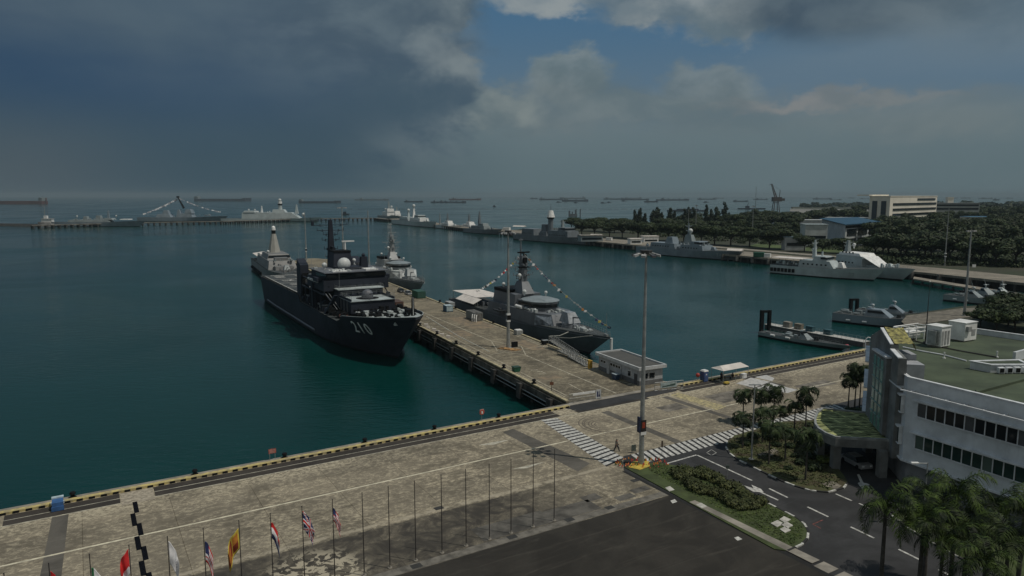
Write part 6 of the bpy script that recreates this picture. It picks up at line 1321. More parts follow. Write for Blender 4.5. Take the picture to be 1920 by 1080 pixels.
# ---------------------------------------------------------------- small fast craft at the right
def fast_craft(label,bow,stern,m,B,Hd,gear,cabin=(.45,.72),seed=1,mast=True):
    o,L=ship('fast_patrol_boat',label,'patrol boat',bow,stern); H=Hull(L,B,Hd,Hd*1.15,.45,.6,3.2,.92,1.5,1.9); H.build(o,m,DECK(),n=22)
    a,b_=cabin; MB().blk(a*L,b_*L,B*.36,Hd*.98,Hd+2.2,3.0,.6,.7).build('cabin',m,o); MB().blk((a+.04)*L,b_*L-1.7,B*.335,Hd+1.2,Hd+1.85,.9,0,.2).build('cabin_windows',WIN(),o)
    if mast: MB().tube((a*L+2,0,Hd+2.2),(a*L+.6,0,Hd+5.6),.12,.07,6).box(a*L+1.2,a*L+2,-1,1,Hd+3.4,Hd+3.6).build('mast',m,o); radome(o,a*L+2.2,-.9,Hd+3.4,.38,None,.5)
    MB().tube((b_*L+1.6,0,Hd),(b_*L+1.6,0,Hd+1.0),.7,.5,10).tube((b_*L+1.6,0,Hd+.7),(b_*L+3.0,0,Hd+1.0),.08,.06,6).build('gun_mount',BLACK(),o)
    deck_gear(o,((.06*L,a*L,-B*.3,B*.3,gear),),pale,Hd,seed,'deck_gear',(.3,1.0)); rails(o,H,.05,.9,.8,n=16)
    for t in (.18,.38): MB().tube((t*L,-B/2-.2,1.2),(t*L+1.3,-B/2-.2,1.2),.28,.28,8).build('fender',WHITE(),o)
    return o
fast_craft('blue-grey sharp-edged patrol boat, nearer of the pair below the striped dolphin frame',(1722,619),(1566,601),BLUEG(),6.4,2.9,14,(.38,.70),3)
fast_craft('blue-grey patrol boat tied outside its twin, farther of the pair beside the seawall',(1728,606),(1607,594),bg_,5.8,2.7,10,(.48,.74),4)
fast_craft('long low pale craft moored alongside the white pontoon',(1576,656.5),(1429,629.5),PALE(),4.2,1.35,8,(.52,.64),5,False)
fast_craft('pale grey patrol boat at the far right jetty, nearest of the three',(1885,575.5),(1774,563),PALE(),5.6,2.5,12,(.38,.60),6)
fast_craft('pale grey patrol boat at the far right jetty, middle of the three',(1898,570),(1810,556.5),PALE(),5.2,2.4,8,(.35,.58),7)
fast_craft('pale grey patrol boat at the far right jetty, rightmost and closest to the dark jetty',(1916,566),(1850,556),WHS,4.8,2.2,8,(.35,.58),8)
# pontoon with gear and guide frames
a_,b_=G(1434,608,-2.7),G(1619,642,-2.7); L_=math.dist(a_,b_); yw=math.atan2(b_[1]-a_[1],b_[0]-a_[0])
o=T('pontoon','long white floating pontoon running out from the quay edge','pontoon',(a_[0],a_[1],WZ),yw)
MB().box(0,L_,-.1,2.9,-.6,1.25).build('float',mat('pontoon_side',(.10,.10,.10),.8),o); MB().box(-.1,L_+.1,-.2,3.0,1.253,1.38).build('deck',mat('pontoon_deck',(.46,.46,.44),.8,0,.15,1),o)
mb=MB()
for k in range(26):
    for y_ in (0,2.8): mb.tube((k*L_/25,y_,1.38),(k*L_/25,y_,2.2),.035,.035,4)
for y_ in (0,2.8): mb.path([(0,y_,2.2),(L_,y_,2.2)],.03,4)
mb.build('railing',STEEL(),o)
for k,(f,m_,lab,h) in enumerate(((.22,CONC(),'brown crate on the pontoon, leftmost of the four boxes',1.5),(.34,mat('crate_tan',(.20,.18,.14),.8,0,.2,2),'tan crate on the pontoon, second of the four boxes',1.5),(.46,mat('crate_teal',(.03,.09,.11),.7),'dark teal machine box on the pontoon, third of the four boxes',1.4),(.64,mat('crate_teal',(.03,.09,.11)),'dark teal machine box on the pontoon, rightmost of the four boxes',1.3))):
    x_=a_[0]+math.cos(yw)*L_*f-math.sin(yw)*1.5; y_=a_[1]+math.sin(yw)*L_*f+math.cos(yw)*1.5
    c=T('equipment_box',lab,'crate',(x_,y_,WZ+1.38),yw,'equipment boxes on the pontoon'); MB().box(-1.1,1.1,-.7,.7,0,h).build('body',m_,c); MB().box(-1.15,1.15,-.75,.75,h+.003,h+.1).build('lid',m_,c)
for px,py,top,lab in ((1434,624,582,'tall dark U-shaped guide frame at the outer end of the white pontoon'),(1600,587,560,'tall dark U-shaped guide frame behind the pair of blue-grey patrol boats'),(1806,565,545,'dark guide frame behind the patrol boats at the far right')):
    x_,y_=G(px,py,WZ); o=T('guide_frame',lab,'dolphin',(x_,y_,WZ),R(10)); h=(py-top)/F*math.hypot(y_,40)*1.02
    mb=MB().box(-1.6,-.7,-.5,.5,-2,h).box(.8,1.6,-.5,.5,-2,h); mb.build('pile',BLACK(),o); MB().box(-.697,.797,-.4,.4,h-.7,h-.05).build('crossbeam',BLACK(),o)
x_,y_=G(1578,651,WZ); tag(MB().tube((0,0,.2),(1.2,.2,.3),.55,.45,10).tube((.3,-.6,.1),(1.2,-.4,.2),.4,.4,8).build('float_bag',mat('float_red',(.45,.06,.09),.6),None,(x_+.6,y_,WZ)),'red float bags at the bow of the craft beside the pontoon','float')
# ================================================================ trees and plants
def leafm(name,c,c2,sc_=.35,rnd=.35):
    m=bpy.data.materials.new(name); m.use_nodes=True; q=NB(m.node_tree); p=m.node_tree.nodes['Principled BSDF']
    t=q.n('ShaderNodeTexCoord'); oi=q.n('ShaderNodeObjectInfo'); g=q.n('ShaderNodeNewGeometry')
    n1=q.noise(t.outputs['Object'],sc_,4,.6); col=q.mix(q.ramp(n1,.35,.65),c,c2)
    k=q.m('ADD',q.m('MULTIPLY',oi.outputs['Random'],rnd),q.m('ADD',q.m('MULTIPLY',g.outputs['Random Per Island'],.5),1-rnd/2-.25))
    cc=q.n('ShaderNodeCombineColor'); 
    for i in range(3): q.link(k,cc.inputs[i])
    q.link(q.mix(1.0,col,cc.outputs[0],'MULTIPLY'),p.inputs['Base Color']); p.inputs['Roughness'].default_value=.65; p.inputs['Specular IOR Level'].default_value=.25
    return m
LF=leafm('rain_tree_leaves',(.016,.028,.010),(.036,.054,.017)); LD=leafm('dark_column_leaves',(.012,.024,.012),(.024,.040,.018)); LP_=leafm('palm_leaves',(.005,.012,.004),(.050,.085,.011),.9,.5); LPm=leafm('small_palm_leaves',(.008,.018,.007),(.030,.050,.013),.6)
LH=leafm('hedge_leaves',(.038,.050,.016),(.075,.085,.028),.8); LY=leafm('yellow_green_leaves',(.07,.10,.02),(.13,.16,.04),.8)
BK=mat('bark_grey_brown',(.035,.030,.025),.9,0,.3,2,.3)
def leafcloud(mb,lobes,n,size,seed,flat=.6):
    rnd=random.Random(seed); tot=sum(l[3]*l[4]*l[5] for l in lobes)
    for (cx,cy,cz,rx,ry,rz) in lobes:
        k=max(6,int(n*rx*ry*rz/tot))
        for _ in range(k):
            u=rnd.gauss(0,1),rnd.gauss(0,1),rnd.gauss(0,1); l=math.sqrt(sum(v*v for v in u)) or 1; rr=rnd.uniform(.62,1.03)
            if rnd.random()<.2: rr*=.7
            x,y,z=cx+rx*u[0]/l*rr,cy+ry*u[1]/l*rr,cz+rz*(u[2]/l if u[2]>0 else u[2]/l*.6)*rr
            s=size*rnd.uniform(.6,1.3); nx=u[0]/l+rnd.uniform(-.7,.7); ny=u[1]/l+rnd.uniform(-.7,.7); nz=u[2]/l+flat+rnd.uniform(-.5,.5)
            nrm=Vector((nx,ny,nz)).normalized(); a=nrm.orthogonal().normalized(); ang=rnd.uniform(0,6.3); a=a*math.cos(ang)+nrm.cross(a)*math.sin(ang); b_=nrm.cross(a)
            c=Vector((x,y,z)); mb.quad(tuple(c-a*s-b_*s*.5),tuple(c+a*s*.9-b_*s*.6),tuple(c+a*s+b_*s*.5),tuple(c-a*s*.8+b_*s*.6))
def rain_tree(seed,h=11.5,r=8.8):
    rnd=random.Random(seed); o=bpy.data.objects.new('rain_tree',None); COL.objects.link(o)
    mb=MB(); mb.tube((0,0,-.2),(0,0,h*.32),.42,.34,8); lobes=[]
    nb=7
    for i in range(nb):
        a=2*PI*i/nb+rnd.uniform(-.3,.3); d=r*rnd.uniform(.35,.72); z=h*rnd.uniform(.56,.82)
        e=(d*math.cos(a),d*math.sin(a),z); mid=(e[0]*.45,e[1]*.45,h*.50); mb.tube((0,0,h*.30),mid,.24,.16,6).tube(mid,e,.16,.06,6)
        lobes.append((e[0],e[1],z+.3,r*rnd.uniform(.34,.48),r*rnd.uniform(.34,.48),h*rnd.uniform(.14,.22)))
        if rnd.random()<.7: lobes.append((e[0]*.55,e[1]*.55,z+h*.08,r*.34,r*.34,h*.10))
    lobes.append((0,0,h*.86,r*.42,r*.42,h*.12))
    mb.build('trunk',BK,o); lobes.append((0,0,h*.52,r*.62,r*.62,h*.14)); mb=MB(); leafcloud(mb,lobes,3000,.46*r/8,seed); mb.build('crown',LF,o); return o
def column_tree(seed,h=16,r=2.6):
    o=bpy.data.objects.new('column_tree',None); COL.objects.link(o); rnd=random.Random(seed)
    MB().tube((0,0,-.2),(0,0,h*.9),.28,.08,7).build('trunk',BK,o); lobes=[]
    for k in range(9):
        z=h*(.2+.75*k/8); rr=r*(1-.55*(k/8)**1.6)*rnd.uniform(.8,1.15); lobes.append((rnd.uniform(-.6,.6),rnd.uniform(-.6,.6),z,rr,rr,h*.09))
    mb=MB(); leafcloud(mb,lobes,1500,.42,seed,.1); mb.build('crown',LD,o); return o
def round_tree(seed,h=13,r=6):
    o=bpy.data.objects.new('broadleaf_tree',None); COL.objects.link(o); rnd=random.Random(seed)
    mb=MB().tube((0,0,-.2),(0,0,h*.5),.35,.22,7); lobes=[]
    for k in range(12):
        a=rnd.uniform(0,6.3); d=r*rnd.uniform(.1,.6); z=h*rnd.uniform(.42,.85); mb.tube((0,0,h*.35),(d*math.cos(a)*.7,d*math.sin(a)*.7,z*.9),.12,.05,5)
        lobes.append((d*math.cos(a),d*math.sin(a),z,r*rnd.uniform(.35,.55),r*rnd.uniform(.35,.55),h*rnd.uniform(.12,.2)))
    mb.build('trunk',BK,o); mb=MB(); leafcloud(mb,lobes,2200,.45,seed); mb.build('crown',LF,o); return o
protos={'rain':[rain_tree(s) for s in (1,2,3,4)],'col':[column_tree(s) for s in (5,6)],'round':[round_tree(s) for s in (7,8,9)]}
used={}
def plant(kind,x,y,sc_,label,group,z=0,cat='tree'):
    P=protos[kind]; i=random.randrange(len(P)); src=P[i]
    if (kind,i) not in used: used[(kind,i)]=1; o=src
    else: o=copy_tree(src)
    o.location=(x,y,z); o.scale=(sc_*random.uniform(.9,1.15),sc_*random.uniform(.9,1.15),sc_*random.uniform(.88,1.12)); o.rotation_euler=(0,0,random.uniform(0,6.3)); return tag(o,label,cat,group)
random.seed(77)
def row(p0,p1,sp0,sp1,kind,s,label,group,jit=(9,2.0),skip=(),sfun=None):
    x=p0[0]; n=0
    while x<p1[0]:
        t=(x-p0[0])/(p1[0]-p0[0]); py=p0[1]+(p1[1]-p0[1])*t+random.uniform(-jit[1],jit[1])*.6; px=x+random.uniform(-jit[0],jit[0])*.5
        if not any(a<=px<=b_ for a,b_ in skip):
            gx,gy=G(px,py); k=kind if isinstance(kind,str) else random.choice(kind); ss=s*(sfun(px) if sfun else 1); plant(k,gx,gy,ss,label,group); n+=1
        x+=sp0+(sp1-sp0)*t
row((1092,440.5),(1905,500),25,46,'rain',1.22,'spreading rain tree in the front row along the far berth road','rain trees of the front row behind the far berth',(8,1.5),((1600,1625),),lambda x:.72 if 1480<x<1620 else 1.0)
row((1076,431),(1180,438),17,22,'rain',1.2,'rain tree in the leftmost shore clump right of the frigate with the mast housing','leftmost clump of rain trees')
row((1230,436),(1500,448),20,30,('rain','round'),1.25,'tree in the second row behind the front rain trees, left of the blue roofed hall','second row of trees left of the hall')
row((1640,480),(1925,498),26,34,'rain',1.25,'rain tree in the nearest row beside the berth road, right of the pale patrol ships','near row of rain trees right of the hall')
row((1650,462),(1925,482),28,36,('rain','round'),1.4,'tree in the second row behind the front rain trees, right of the blue roofed hall','second row of trees right of the hall')
row((1290,427),(1500,434),18,22,('round','rain'),1.35,'dark tree in the third row, left of the blue roofed hall','third row of trees left of the hall')
row((1640,448),(1925,462),24,28,('round','rain'),1.5,'dark tree in the third row, right of the blue roofed hall','third row of trees right of the hall')
row((1650,436),(1925,446),22,26,('round','rain'),1.5,'dark tree in the fourth row, right of the blue roofed hall','fourth row of trees right of the hall',(9,3))
row((1400,420),(1530,423),17,20,('round','rain'),1.4,'dark tree behind the third row, between the crane and the blue roofed hall','trees behind the blue roofed hall',(9,2))
row((1530,417),(1925,428),18,22,('round','rain'),1.5,'dark tree in the rows between the hall and the cream office block','trees between the hall and the cream block',(9,3))
row((1690,411),(1925,416),17,19,('round','rain'),1.6,'dark tree far back around the cream office block','far trees around the cream block',(9,2.5))
row((1606,405),(1790,409),15,17,'round',1.75,'dark tree in the row right in front of the cream office block','trees in front of the cream office block',(7,1.5))
for px,py,s in ((1190,432,.82),(1199,431,.95),(1208,432,.85),(1223,431,.86),(1232,430,1.12),(1240,431,.8),(1255,432,1.05),(1263,430,.9),(1283,433,1.0),(1291,431,.95),(1300,432,1.05),(1323,430,1.0),(1333,430,.92),(1343,429,1.0),(1358,428,1.12),(1366,430,.8)):
    plant('col',*G(px,py),s*1.45,'dark tall columnar tree standing above the rain trees left of the hall','dark columnar trees behind the far berth')
for px,py,s,l in ((1838,612,.50,'leftmost, lowest crown'),(1856,604,.55,'second from the left'),(1868,622,.6,'front one, just above the roof parapet'),(1884,602,.62,'middle one at the back'),(1902,622,.66,'front right one above the parapet'),(1912,600,.66,'back right one'),(1935,618,.7,'one cut by the right edge of the picture'),(1890,612,.55,'middle one')):
    plant('rain',*G(px,py),s,'dark spreading tree behind the headquarters roof, '+l,'trees behind the headquarters')
# undergrowth below the trees, one mass
random.seed(14); mb=MB()
for k in range(760):
    if k<420: px=random.uniform(1640,1930); py=random.uniform(474,494)+(px-1640)*.03
    else: px=random.uniform(1180,1640); py=441+(px-1180)*.075+random.uniform(-14,0)
    x,y=G(px,py); leafcloud(mb,((x,y,1.0,3.2,2.2,1.9),),26,.55,k,.4)
tag(mb.build('undergrowth',LF),'dark undergrowth and hedge filling the shade below the shore trees','undergrowth',kind='stuff')
# far woods: one mass
random.seed(4); mb=MB()
for k in range(420):
    px=random.uniform(1500,2010); t=random.random(); py=382.5+t*24; 
    if px<1640 and py>389: continue
    if 1600<px<1765 and py>398: continue
    x,y=G(px,py); 
    r_=random.uniform(9,16)*(.7 if px<1640 else 1); h=random.uniform(8,15)*(.55 if px<1640 else 1)
    leafcloud(mb,((x,y,h*.45,r_*1.5,r_,h*.6),),34,2.8+y/900,k,.5)
tag(mb.build('far_wood',LF),'dark woodland reaching back to the horizon on the right','woodland',kind='stuff')
# ---------------------------------------------------------------- palms
def palm(seed,h,nf,fl,np_,lw,leaf,droop=1.0,tr=.13,up=.6,name='palm_tree'):
    rnd=random.Random(seed); o=bpy.data.objects.new(name,None); COL.objects.link(o); mb=MB(); lean=rnd.uniform(-.03,.03)*h
    K=8
    for k in range(K):
        t0,t1=k/K,(k+1)/K; r0=tr*(1.25-.5*t0+.25*math.exp(-((t0-.1)/.1)**2)); r1=tr*(1.25-.5*t1+.25*math.exp(-((t1-.1)/.1)**2)); mb.tube((lean*t0*t0,0,h*t0-.1),(lean*t1*t1,0,h*t1),r0,r1,9)
    mb.cur=1; mb.tube((lean,0,h-.02),(lean,0,h+fl*.22),tr*.8,tr*.45,8); mb.build('trunk',[mat('palm_trunk',(.065,.06,.052),.9,0,.25,3),mat('palm_crownshaft',(.06,.09,.03),.6,0,.15,2)],o)
    mb=MB(); top=Vector((lean,0,h+fl*.18))
    for f in range(nf):
        a=2*PI*f*.382+rnd.uniform(-.2,.2); e0=(up+.55) if f<nf*.25 else rnd.uniform(-.15,up+.25); L=fl*rnd.uniform(.85,1.1); P=[]; ns=10; p=top.copy(); el_=e0
        out=Vector((math.cos(a),math.sin(a),0))
        for i in range(ns+1):
            P.append(p.copy()); p=p+(out*math.cos(el_)+Vector((0,0,math.sin(el_))))*(L/ns); el_-=droop*(.17+.16*i/ns)
        for i in range(ns): mb.tube(tuple(P[i]),tuple(P[i+1]),.028*fl/2*(1-.8*i/ns),.028*fl/2*(1-.8*(i+1)/ns),4)
        side=Vector((-math.sin(a),math.cos(a),0))
        for i in range(np_):
            t=(i+.6)/np_; u=t*ns; k=min(ns-1,int(u)); c=P[k].lerp(P[k+1],u-k); d=(P[k+1]-P[k]).normalized()
            ll=fl*.30*math.sin(PI*min(1,(t*.86+.12)))**.7*rnd.uniform(.85,1.1)
            for sd in (-1,1):
                dv=(side*sd*.85+d*.55+Vector((0,0,rnd.uniform(-.55,.25)))).normalized(); tip=c+dv*ll+Vector((0,0,-ll*.32)); mdp=c+dv*ll*.55; w=d*lw*rnd.uniform(.8,1.2)
                mb.quad(tuple(c-w*.6),tuple(c+w*.6),tuple(mdp+w),tuple(mdp-w)); mb.quad(tuple(mdp-w),tuple(mdp+w),tuple(tip+w*.15),tuple(tip-w*.15))
    mb.build('crown',leaf,o); return o
small=[palm(s,4.6,13,2.7,22,.075,LPm,1.55,.09,.75) for s in (1,2,3)]
sp=[(1390,745,1393,792,'left end of the palm bed, tallest of the back pair'),(1388,790,1392,841,'left end of the palm bed, near the painted kerb'),(1423,745,1425,800,'back of the palm bed just right of the slim lamp column'),(1447,740,1449,800,'back of the palm bed, highest crown of the left cluster'),(1427,780,1429,831,'middle of the palm bed right beside the slim lamp column'),(1460,773,1462,806,'back of the palm bed in front of the far zebra stripes'),(1438,810,1441,872,'front of the palm bed with a thin bare trunk'),(1467,815,1472,862,'front centre of the palm bed with a dense dark crown'),(1488,764,1489,808,'back right of the palm bed, lower crown of the right pair'),(1506,745,1510,810,'back right of the palm bed, higher crown of the right pair'),(1508,828,1510,901,'front right of the palm bed nearest the road kerb'),(1578,716,1590,766,'left of the three palms beside the tower'),(1594,701,1602,766,'middle of the three palms beside the tower'),(1607,703,1611,766,'right of the three palms beside the tower')]
usd=set()
for i,(cx,cy,bx,by,w) in enumerate(sp):
    k=i%3; o=small[k] if k not in usd else copy_tree(small[k]); usd.add(k)
    x,y=G(bx,by); dep=math.hypot(y,CH); hh=(by-cy)/F*dep*1.03; s=hh/4.75; o.location=(x,y,.1); o.scale=(1.08,1.08,s); o.rotation_euler=(0,0,i*1.3); tag(o,'small palm at the '+w if not w.startswith(('left of','middle of the three','right of')) else 'small palm, '+w,'palm tree','small palms around the entrance')
big=[palm(s,9.0,12,3.9,40,.040,LP_,.95,.20,.66) for s in (11,12,13)]
bp2=[(1662,948,9.6,1.0,'foreground palm at the left of the group, its trunk standing clear'),(1733,968,9.4,.95,'foreground palm second from the left, drooping over the road kerb'),(1745,925,8.2,.9,'foreground palm behind the second trunk, crown against the white facade base'),(1796,925,10.6,1.0,'foreground palm with the brightest upright fronds in the middle'),(1815,995,9.0,1.0,'foreground palm at the bottom centre of the group'),(1862,948,9.2,.95,'foreground palm in front of the right part of the facade'),(1893,1010,9.2,1.0,'foreground palm at the lower right with yellowish fronds'),(1922,955,9.6,1.0,'foreground palm cut by the right edge of the picture'),(1768,1010,8.6,.85,'foreground palm low between the second and middle trunks'),(1848,1055,9.2,.9,'foreground palm cut by the bottom of the picture')]
usd=set()
for i,(px,py,z,s,w) in enumerate(bp2):
    k=i%3; o=big[k] if k not in usd else copy_tree(big[k]); usd.add(k)
    x,y=G(px,py,z+.3); o.location=(x,y,.05); o.scale=(s*.90,s*.90,z/9.0*.95); o.rotation_euler=(0,0,i*1.9+.4); tag(o,w,'palm tree','large palms in the foreground')
# shrubs
def shrub(seed,r,leaf,name='shrub',n=520,sz=.13):
    mb=MB(); rnd=random.Random(seed); lobes=[(rnd.uniform(-.4,.4)*r,rnd.uniform(-.4,.4)*r,r*.40,r*.7,r*.7,r*.45) for _ in range(4)]; leafcloud(mb,lobes,n,sz,seed,.5)
    o=bpy.data.objects.new(name,None); COL.objects.link(o); mb.build('foliage',leaf,o); MB().tube((0,0,0),(0,0,r*.5),.05,.03,5).build('stem',BK,o); return o
sh=[shrub(s,1.25,LH) for s in (1,2,3)]; usd=set()
hedge=[(1270,893),(1280,900),(1290,907),(1300,914),(1310,921),(1318,927),(1284,888),(1298,893),(1312,886),(1322,893),(1334,900),(1346,907),(1358,913),(1371,919),(1383,925),(1395,932),(1347,931),(1358,938),(1370,945),(1382,951),(1392,957),(1402,950),(1412,944),(1422,948),(1404,938),(1336,926),(1414,955)]
random.seed(9)
for i,(px,py) in enumerate(hedge):
    k=i%3; o=sh[k] if k not in usd else copy_tree(sh[k]); usd.add(k); x,y=G(px,py); s=random.uniform(.8,1.15); o.location=(x,y,.1); o.scale=(s,s,s*random.uniform(.8,1.05)); o.rotation_euler=(0,0,i*2.1)
    tag(o,'olive green clipped shrub in the hedge on the long grass island','shrub','hedge shrubs on the long grass island')
sh2=[shrub(s,.75,LPm,n=260) for s in (4,5)]; usd=set()
for i,(px,py) in enumerate(((1400,835),(1415,822),(1440,812),(1455,838),(1480,840),(1490,858),(1500,872),(1478,882),(1520,860),(1526,882),(1515,800),(1530,825),(1593,772),(1606,773),(1538,834),(1532,812),(1540,850),(1548,842))):
    k=i%2; o=sh2[k] if k not in usd else copy_tree(sh2[k]); usd.add(k); x,y=G(px,py); s=random.uniform(.7,1.4); o.location=(x,y,.1); o.scale=(s,s,s); o.rotation_euler=(0,0,i*1.7)
    tag(o,'low dark bush among the small palms of the entrance bed','bush','low bushes in the palm bed')
o=shrub(8,1.05,LY,'bush'); o.location=(*G(1546,868),.1); tag(o,'bright yellow-green round bush beside the porch column','bush')
# grass tufts on the long island and verge
def tufts(name,polys,n,seed,label,m,h=.16):
    rnd=random.Random(seed); mb=MB()
    for poly in polys:
        P=[G(*p) for p in poly]; xs=[p[0] for p in P]; ys=[p[1] for p in P]
        def inside(x,y):
            c=False; j=len(P)-1
            for i in range(len(P)):
                if (P[i][1]>y)!=(P[j][1]>y) and x<(P[j][0]-P[i][0])*(y-P[i][1])/(P[j][1]-P[i][1])+P[i][0]: c=not c
                j=i
            return c
        k=0
        while k<n:
            x,y=rnd.uniform(min(xs),max(xs)),rnd.uniform(min(ys),max(ys))
            if not inside(x,y): continue
            k+=1; a=rnd.uniform(0,6.3); s=rnd.uniform(.05,.16); hh=h*rnd.uniform(.5,1.4); dx,dy=math.cos(a)*s,math.sin(a)*s
            mb.quad((x-dx,y-dy,.105),(x+dx,y+dy,.105),(x+dx*1.4+dy*.5,y+dy*1.4-dx*.5,.11+hh),(x-dx*.6+dy*.5,y-dy*.6-dx*.5,.11+hh*.8))
    return tag(mb.build(name,m),label,'grass',kind='stuff')
tufts('grass_tufts',[[(1200,874),(1243,873),(1304,884),(1354,905),(1438,947),(1488,974),(1505,992),(1502,1012),(1480,1024),(1380,972),(1250,902)]],5200,1,'short grass on the long island beside the parade ground',leafm('grass_blades',(.040,.070,.014),(.075,.105,.026),.7,.1),.05)
tufts('grass_tufts',[[(1378,822),(1470,795),(1528,792),(1544,815),(1553,850),(1566,876),(1575,905),(1553,920),(1495,908),(1424,878),(1370,848),(1366,830)]],5200,2,'rough grass and ground plants between the small palms',leafm('bed_blades',(.030,.045,.014),(.075,.085,.030),.35,.1),.09)
# ================================================================ buildings on the far shore
o=T('hall','low white hall with a blue pitched roof among the shore trees','building')
rz_=15.5; r4=[G(1539,410.5,rz_+1.5),G(1608,408.5,rz_+1.5),G(1651,417.5,rz_),G(1585,422,rz_)]
c=Vector((sum(p[0] for p in r4)/4,sum(p[1] for p in r4)/4)); zs=[rz_+1.5,rz_+1.5,rz_,rz_]
sc4=lambda k:[(c.x+(p[0]-c.x)*k,c.y+(p[1]-c.y)*k) for p in r4]
HW=mat('hall_white_wall',(.46,.49,.50),.8,0,.12,.2,stain=.2)
def ccw(P,Z):
    a=sum(P[i][0]*P[(i+1)%4][1]-P[(i+1)%4][0]*P[i][1] for i in range(4)); return (P,Z) if a>0 else (P[::-1],Z[::-1])
p_,z_=ccw(sc4(.95),zs); MB().hexa([(x,y,0) for x,y in p_],[(x,y,z-.1) for (x,y),z in zip(p_,z_)]).build('wall',HW,o)
p_,z_=ccw(sc4(1.05),zs); MB().hexa([(x,y,z) for (x,y),z in zip(p_,z_)],[(x,y,z+.6) for (x,y),z in zip(p_,z_)]).build('roof',mat('blue_metal_roof',(.02,.075,.13),.5,0,.15,.2),o)
A_,B_=Vector(sc4(.95)[3]),Vector(sc4(.95)[2]); d_=(B_-A_); L_=d_.length; d_/=L_; n_=Vector((d_.y,-d_.x)); 
if n_.y>0: n_=-n_
for zz,hh in ((2.5,3.2),(7.6,4.8)):
    for k in range(3):
        s0=L_*(.05+.32*k); s1=s0+L_*.26; q1,q2=A_+d_*s0+n_*.05,A_+d_*s1+n_*.05; q3,q4=q2+n_*.3,q1+n_*.3
        f=MB().hexa([(v.x,v.y,zz) for v in (q1,q2,q3,q4)][::1],[(v.x,v.y,zz+hh) for v in (q1,q2,q3,q4)]).build('window',WIN(),o)
q1,q2=A_+d_*0+n_*.4,A_+d_*L_+n_*.4; MB().hexa([(v.x,v.y,13.2) for v in (q1,q2,q2-n_*.3,q1-n_*.3)],[(v.x,v.y,14.8) for v in (q1,q2,q2-n_*.3,q1-n_*.3)]).build('window_strip',WIN(),o)
def simple(name,label,px,py,D,w,dp,h,z0,m,rm,rz=0.0,strips=(),cat='building'):
    # px,py : base centre pixel is only used for the bearing; D is the real distance
    x=(px-960)/F*(D*math.cos(TH)+(CH-z0)*math.sin(TH)); o=T(name,label,cat,(x,D,z0),rz)
    MB().box(-w/2,w/2,-dp/2,dp/2,-z0 if z0>0 else 0,h).build('wall',m,o); MB().box(-w/2-.4,w/2+.4,-dp/2-.4,dp/2+.4,h+.003,h+.5).build('roof',rm,o)
    for z1,z2 in strips: MB().box(-w/2+1,w/2-1,-dp/2-.12,-dp/2-.003,z1,z2).build('window_strip',WIN(),o)
    return o
simple('annexe','pale low annexe with a white roof left of the blue roofed hall',1524,428,500,15,12,15.5,0,HW,mat('annexe_roof',(.36,.42,.44),.7),-.1,((6,8),))
simple('annexe','pale blue flat-roofed shed in front of the annexe, left of the hall',1487,432,470,13,9,8.5,0,HW,mat('shed_blue_roof',(.25,.36,.42),.7),-.1,((3,5),))
simple('shed','white long shed roof between trees at the left foot of the crane',1500,396,780,60,18,9,0,HW,HW,.0,((4,6),))
simple('shed','white shed with a pale roof further right of the crane, before the cream block',1585,396,860,50,18,9,0,HW,mat('shed_roof_grey',(.34,.37,.39),.7),.0,((4,6),))
simple('shed','blue roofed shed half hidden in trees at the right, left of the two',1830,409,800,30,14,12,0,HW,mat('bright_blue_roof',(.10,.24,.38),.6),.1,())
simple('shed','pale green roofed shed half hidden in trees at the right edge',1897,411,780,34,14,12,0,HW,mat('pale_green_roof',(.22,.32,.32),.6),.1,())
simple('shed','small grey quay building under the front trees at the left end of the berth',1107,440,560,18,8,4.5,0,PALE(),CONC(),.2,((1.5,3),))
simple('shed','white kiosk under the rain trees near the radar-ball frigate stern',1190,447,530,9,6,3.6,0,WHITE(),CANV(),.2,((1,2.2),))
simple('shed','white pitched kiosk behind the trees, second along the berth',1218,444,548,12,6,4.5,0,WHITE(),CANV(),.2,((1,2.2),))
# cream office block
CW=mat('cream_wall',(.80,.76,.66),.8,0,.08,.05); cx_=lambda px,D:(px-960)/F*(D*math.cos(TH)+6)
o=T('office_block','large cream office block with dark window bands rising above the woods','building')
P0=(cx_(1664,742),742);P1=(cx_(1626,762),762);P2=(cx_(1752,840),840); P3=(P1[0]+P2[0]-P0[0],P1[1]+P2[1]-P0[1])
MB().prism([P0,P2,P3,P1],0,34.5).build('wall',CW,o); MB().prism(offs([P0,P2,P3,P1],.4),34.503,35.3).build('roof_edge',CW,o)
def fbox(mb,A,B,s0,s1,z0,z1,o0=.05,o1=.5):
    A=Vector(A);B=Vector(B); d=(B-A).normalized(); n=Vector((d.y,-d.x)); n=n if n.y<0 else -n; pts=[A+d*s0+n*o0,A+d*s1+n*o0,A+d*s1+n*o1,A+d*s0+n*o1]
    return mb.hexa([(v.x,v.y,z0) for v in pts],[(v.x,v.y,z1) for v in pts])
Lr=math.dist(P0,P2); Ll=math.dist(P1,P0)
for z in (25.4,19.8,14.4): fbox(MB(),P0,P2,Lr*.06,Lr*.98,z,z+2.3).build('window_strip',WIN(),o)
fbox(MB(),P0,P2,Lr*.55,Lr*.95,30.5,32.6).build('window_strip',WIN(),o)
for s0 in (.28,.72): fbox(MB(),P1,P0,Ll*(s0-.13),Ll*(s0+.11),10,30).build('glass_recess',mat('recess_blue',(.03,.045,.06),.3),o)
MB().prism([(P0[0]-14,P0[1]+16),(P0[0]+12,P0[1]+26),(P0[0]+2,P0[1]+40),(P0[0]-20,P0[1]+30)],35.303,36.6).build('plant_room',CW,o)
